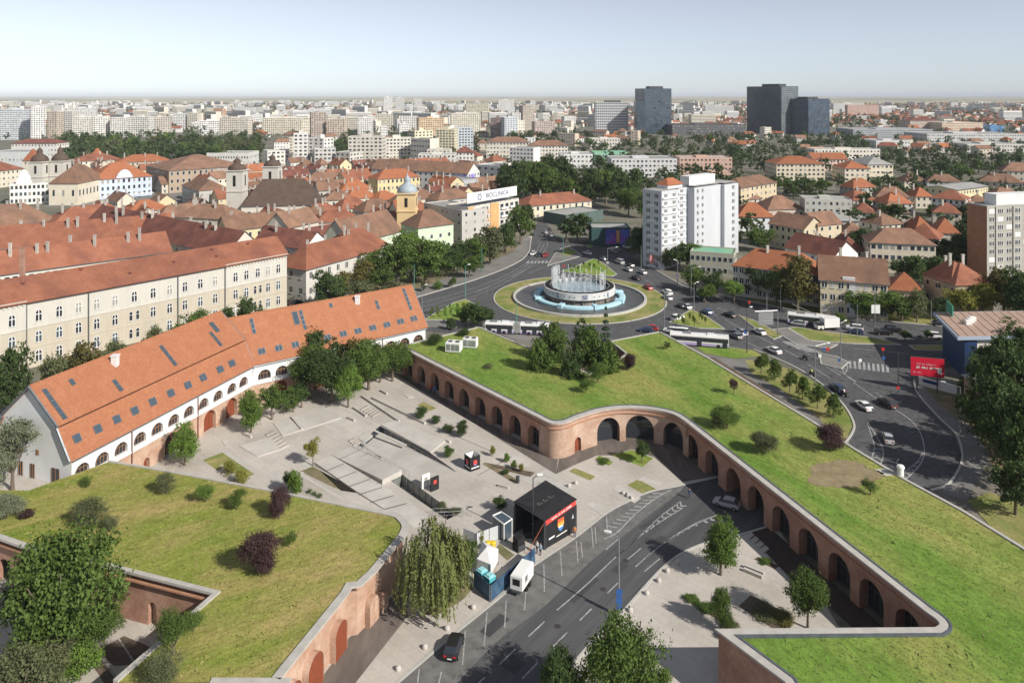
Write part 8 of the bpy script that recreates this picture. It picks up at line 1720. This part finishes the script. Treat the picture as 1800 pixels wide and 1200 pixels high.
for x, y, w, d, lab in ((798, 617, 3.4, 2.4, 'white air conditioning unit on the grass roof, left one'), (827, 610, 3.2, 2.0, 'white air conditioning unit on the grass roof, right one')):
    p = G(x, y, 6.2); r = thing('air_conditioner', lab, 'air conditioner', p, R(-12), 'rooftop plant'); MB().box(-w / 2, w / 2, -d / 2, d / 2, .2, 2.2).build('casing', K['white'], r, Z); [MB().box(w / 2 * t - .45, w / 2 * t + .45, -d / 2 - .04, -d / 2, .5, 1.9).build('grille', K['metal'], r, Z) for t in (-.6, .05, .65)]; [MB().tube((w / 2 * t, 0, 2.2), (w / 2 * t, 0, 2.32), .55, n=12).build('fan', K['metald'], r, Z) for t in (-.5, .5)]; MB().box(-w / 2 + .1, w / 2 - .1, -d / 2 + .1, d / 2 - .1, 0, .2).build('base', K['metald'], r, Z)
for k, (x, y) in enumerate(((832, 1069), (786, 1106), (747, 1139), (700, 1177), (1108, 1074), (1137, 1044), (1158, 1022), (1173, 1005), (1190, 990), (1070, 1108), (1096, 868), (1104, 873), (1000, 855), (1012, 850), (655, 1225))):
    p = G(x, y); r = thing('bollard', 'x', 'bollard', p, 0, 'low stone bollards'); auto(r, 'low white stone bollard on the paving', p, 'bollard', 'low stone bollards'); MB().lathe([(.3, 0), (.34, .1), (.3, .38), (.18, .5), (.01, .53)], 12).build('stone', K['slab'], r, Z)
p = G(910, 848); r = thing('litter_bin', 'dark litter bin at the edge of the sunken court', 'bin', p); MB().lathe([(.3, 0), (.32, 1.0), (.36, 1.05), (.2, 1.12), (.01, 1.12)], 12).build('body', K['metald'], r, Z)
p = G(790, 694); r = thing('folded_parasol', 'folded white parasol outside the arcade', 'parasol', p); MB().tube((0, 0, 0), (0, 0, 2.6), .05, n=6).build('pole', K['metal'], r, Z); MB().lathe([(.02, 2.7), (.18, 2.2), (.32, 1.1), (.1, 1.0)], 10).build('canopy', K['white'], r, Z)
p = G(1583, 836, 6.2); r = thing('vent_shaft', 'white vent cowl at the road edge of the grass roof', 'vent', p); MB().tube((0, 0, 0), (0, 0, 1.3), .45, n=12).build('shaft', K['white'], r, Z); MB().lathe([(.6, 1.3), (.5, 1.6), (.01, 1.75)], 12).build('cap', K['white'], r, Z)
hp = sheet('hatch_pad', gp([(1537, 825), (1557, 823), (1578, 834), (1555, 837)], 6.2), 6.24, K['slab'], None, kind=None); tag(hp, 'pale concrete hatch pad on the lawn beside the white vent cowl', 'hatch')
er = random.Random(8); ep = []
for t in range(70):
    q_ = t / 70 * 6.283; k_ = 1 + .07 * math.sin(q_ * 3 + 1) + .06 * math.cos(q_ * 5) + er.uniform(-.07, .07); ep.append((1482 + 64 * math.cos(q_) * k_, 834 + 24 * math.sin(q_) * k_))
bp = sheet('bare_patch', [G(x, y, 6.2) for x, y in ep], 6.24, K['grass_patch'], None, kind=None); tag(bp, 'brown bare oval patch worn into the green lawn', 'bare patch', kind='stuff')
# corner shop
sA = Vector((103.9, 169.0)); sU = Vector((.98, .05)).normalized(); sW = Vector((.27, .96)).normalized(); sh = thing('corner_shop', 'flat shop building with blue end wall and pinkish roof behind the billboard', 'shop', (sA.x, sA.y, 0))
MB().prism([sA, sA + sU * 26, sA + sU * 26 + sW * 17, sA + sW * 17], 0, 9.2).build('wall', wallmat((.66, .62, .58)), sh); ro = MB(); ro.prism([sA - sU * 2.5 - sW * 1.2, sA + sU * 28 - sW * 1.2, sA + sU * 28 + sW * 19, sA - sU * 2.5 + sW * 19], 9.4, 10.1, bottom=True); ro.build('roof_edge', flat('blue fascia', (.35, .42, .52), .5), sh); MB().prism([sA - sU * 2.1 - sW * .8, sA + sU * 27.6 - sW * .8, sA + sU * 27.6 + sW * 18.6, sA - sU * 2.1 + sW * 18.6], 10.1, 10.18).build('roof', K['roofpink'], sh)
bl = flat('deep blue cladding', (.02, .045, .12), .4); MB().obox(sA - sU * .6 - sW * .5, sU, sW, .5, 17.5, 0, 9.3).build('blue_wall', bl, sh); MB().obox(sA - sU * .1 - sW * .55, sU, sW, 2.4, .5, 0, 9.3).build('blue_wall', bl, sh)
for k in range(5): p = sA + sU * (4.5 + k * 4.4) - sW * .06; MB().obox(p, sU, -sW, 3.2, .05, 1, 7.5).build('shop_window', K['glassb'], sh)
for k in range(14): p = sA - sU * 2.0 + sU * (2 + 29.0 * k / 14 - 1.9) - sW * .7; MB().obox(p, sU, sW, .12, 19, 10.18, 10.26).build('roof_seam', K['roofpink'], sh)
p = sA + sW * 14 + sU * 1; MB().obox(p, sW, sU, 5, .2, 10.3, 13.0).build('roof_sign', flat('sign green', (.06, .3, .2), .4), sh)
for k in range(3): p = sA + sW * (8 + k * 1.4) + sU * (3 + k); MB().box(p.x - .7, p.x + .7, p.y - .5, p.y + .5, 10.2, 11.2).build('roof_unit', K['white'], sh)
HZ('brick_house', (1790, 706), (1880, 700), 6, 14, rh=2, roof='hip', wall=(.4, .3, .22), rm='roofgrey', floors=2, cols=4, label='brick house with grey roof cut by the right edge', cat='house')
# overhead gantry sign on the avenue
a = G(1367, 594); r = thing('sign_gantry', 'overhead road sign gantry on the avenue seen from behind', 'sign gantry', a, .15); MB().tube((0, 0, 0), (0, 0, 7.6), .14, n=8).build('post', K['metal'], r, Z); MB().tube((0, 0, 7.4), (-6.5, 0, 7.4), .1, n=6).build('beam', K['metal'], r, Z); MB().box(-5.4, -1.2, .1, .2, 3.6, 7.2).build('sign_back', K['metal'], r, Z); [MB().box(-5.4, -1.2, .02, .1, z - .06, z + .06).build('rib', K['roofgrey'], r, Z) for z in (4.0, 4.7, 5.4, 6.1, 6.8)]
finish_labels()
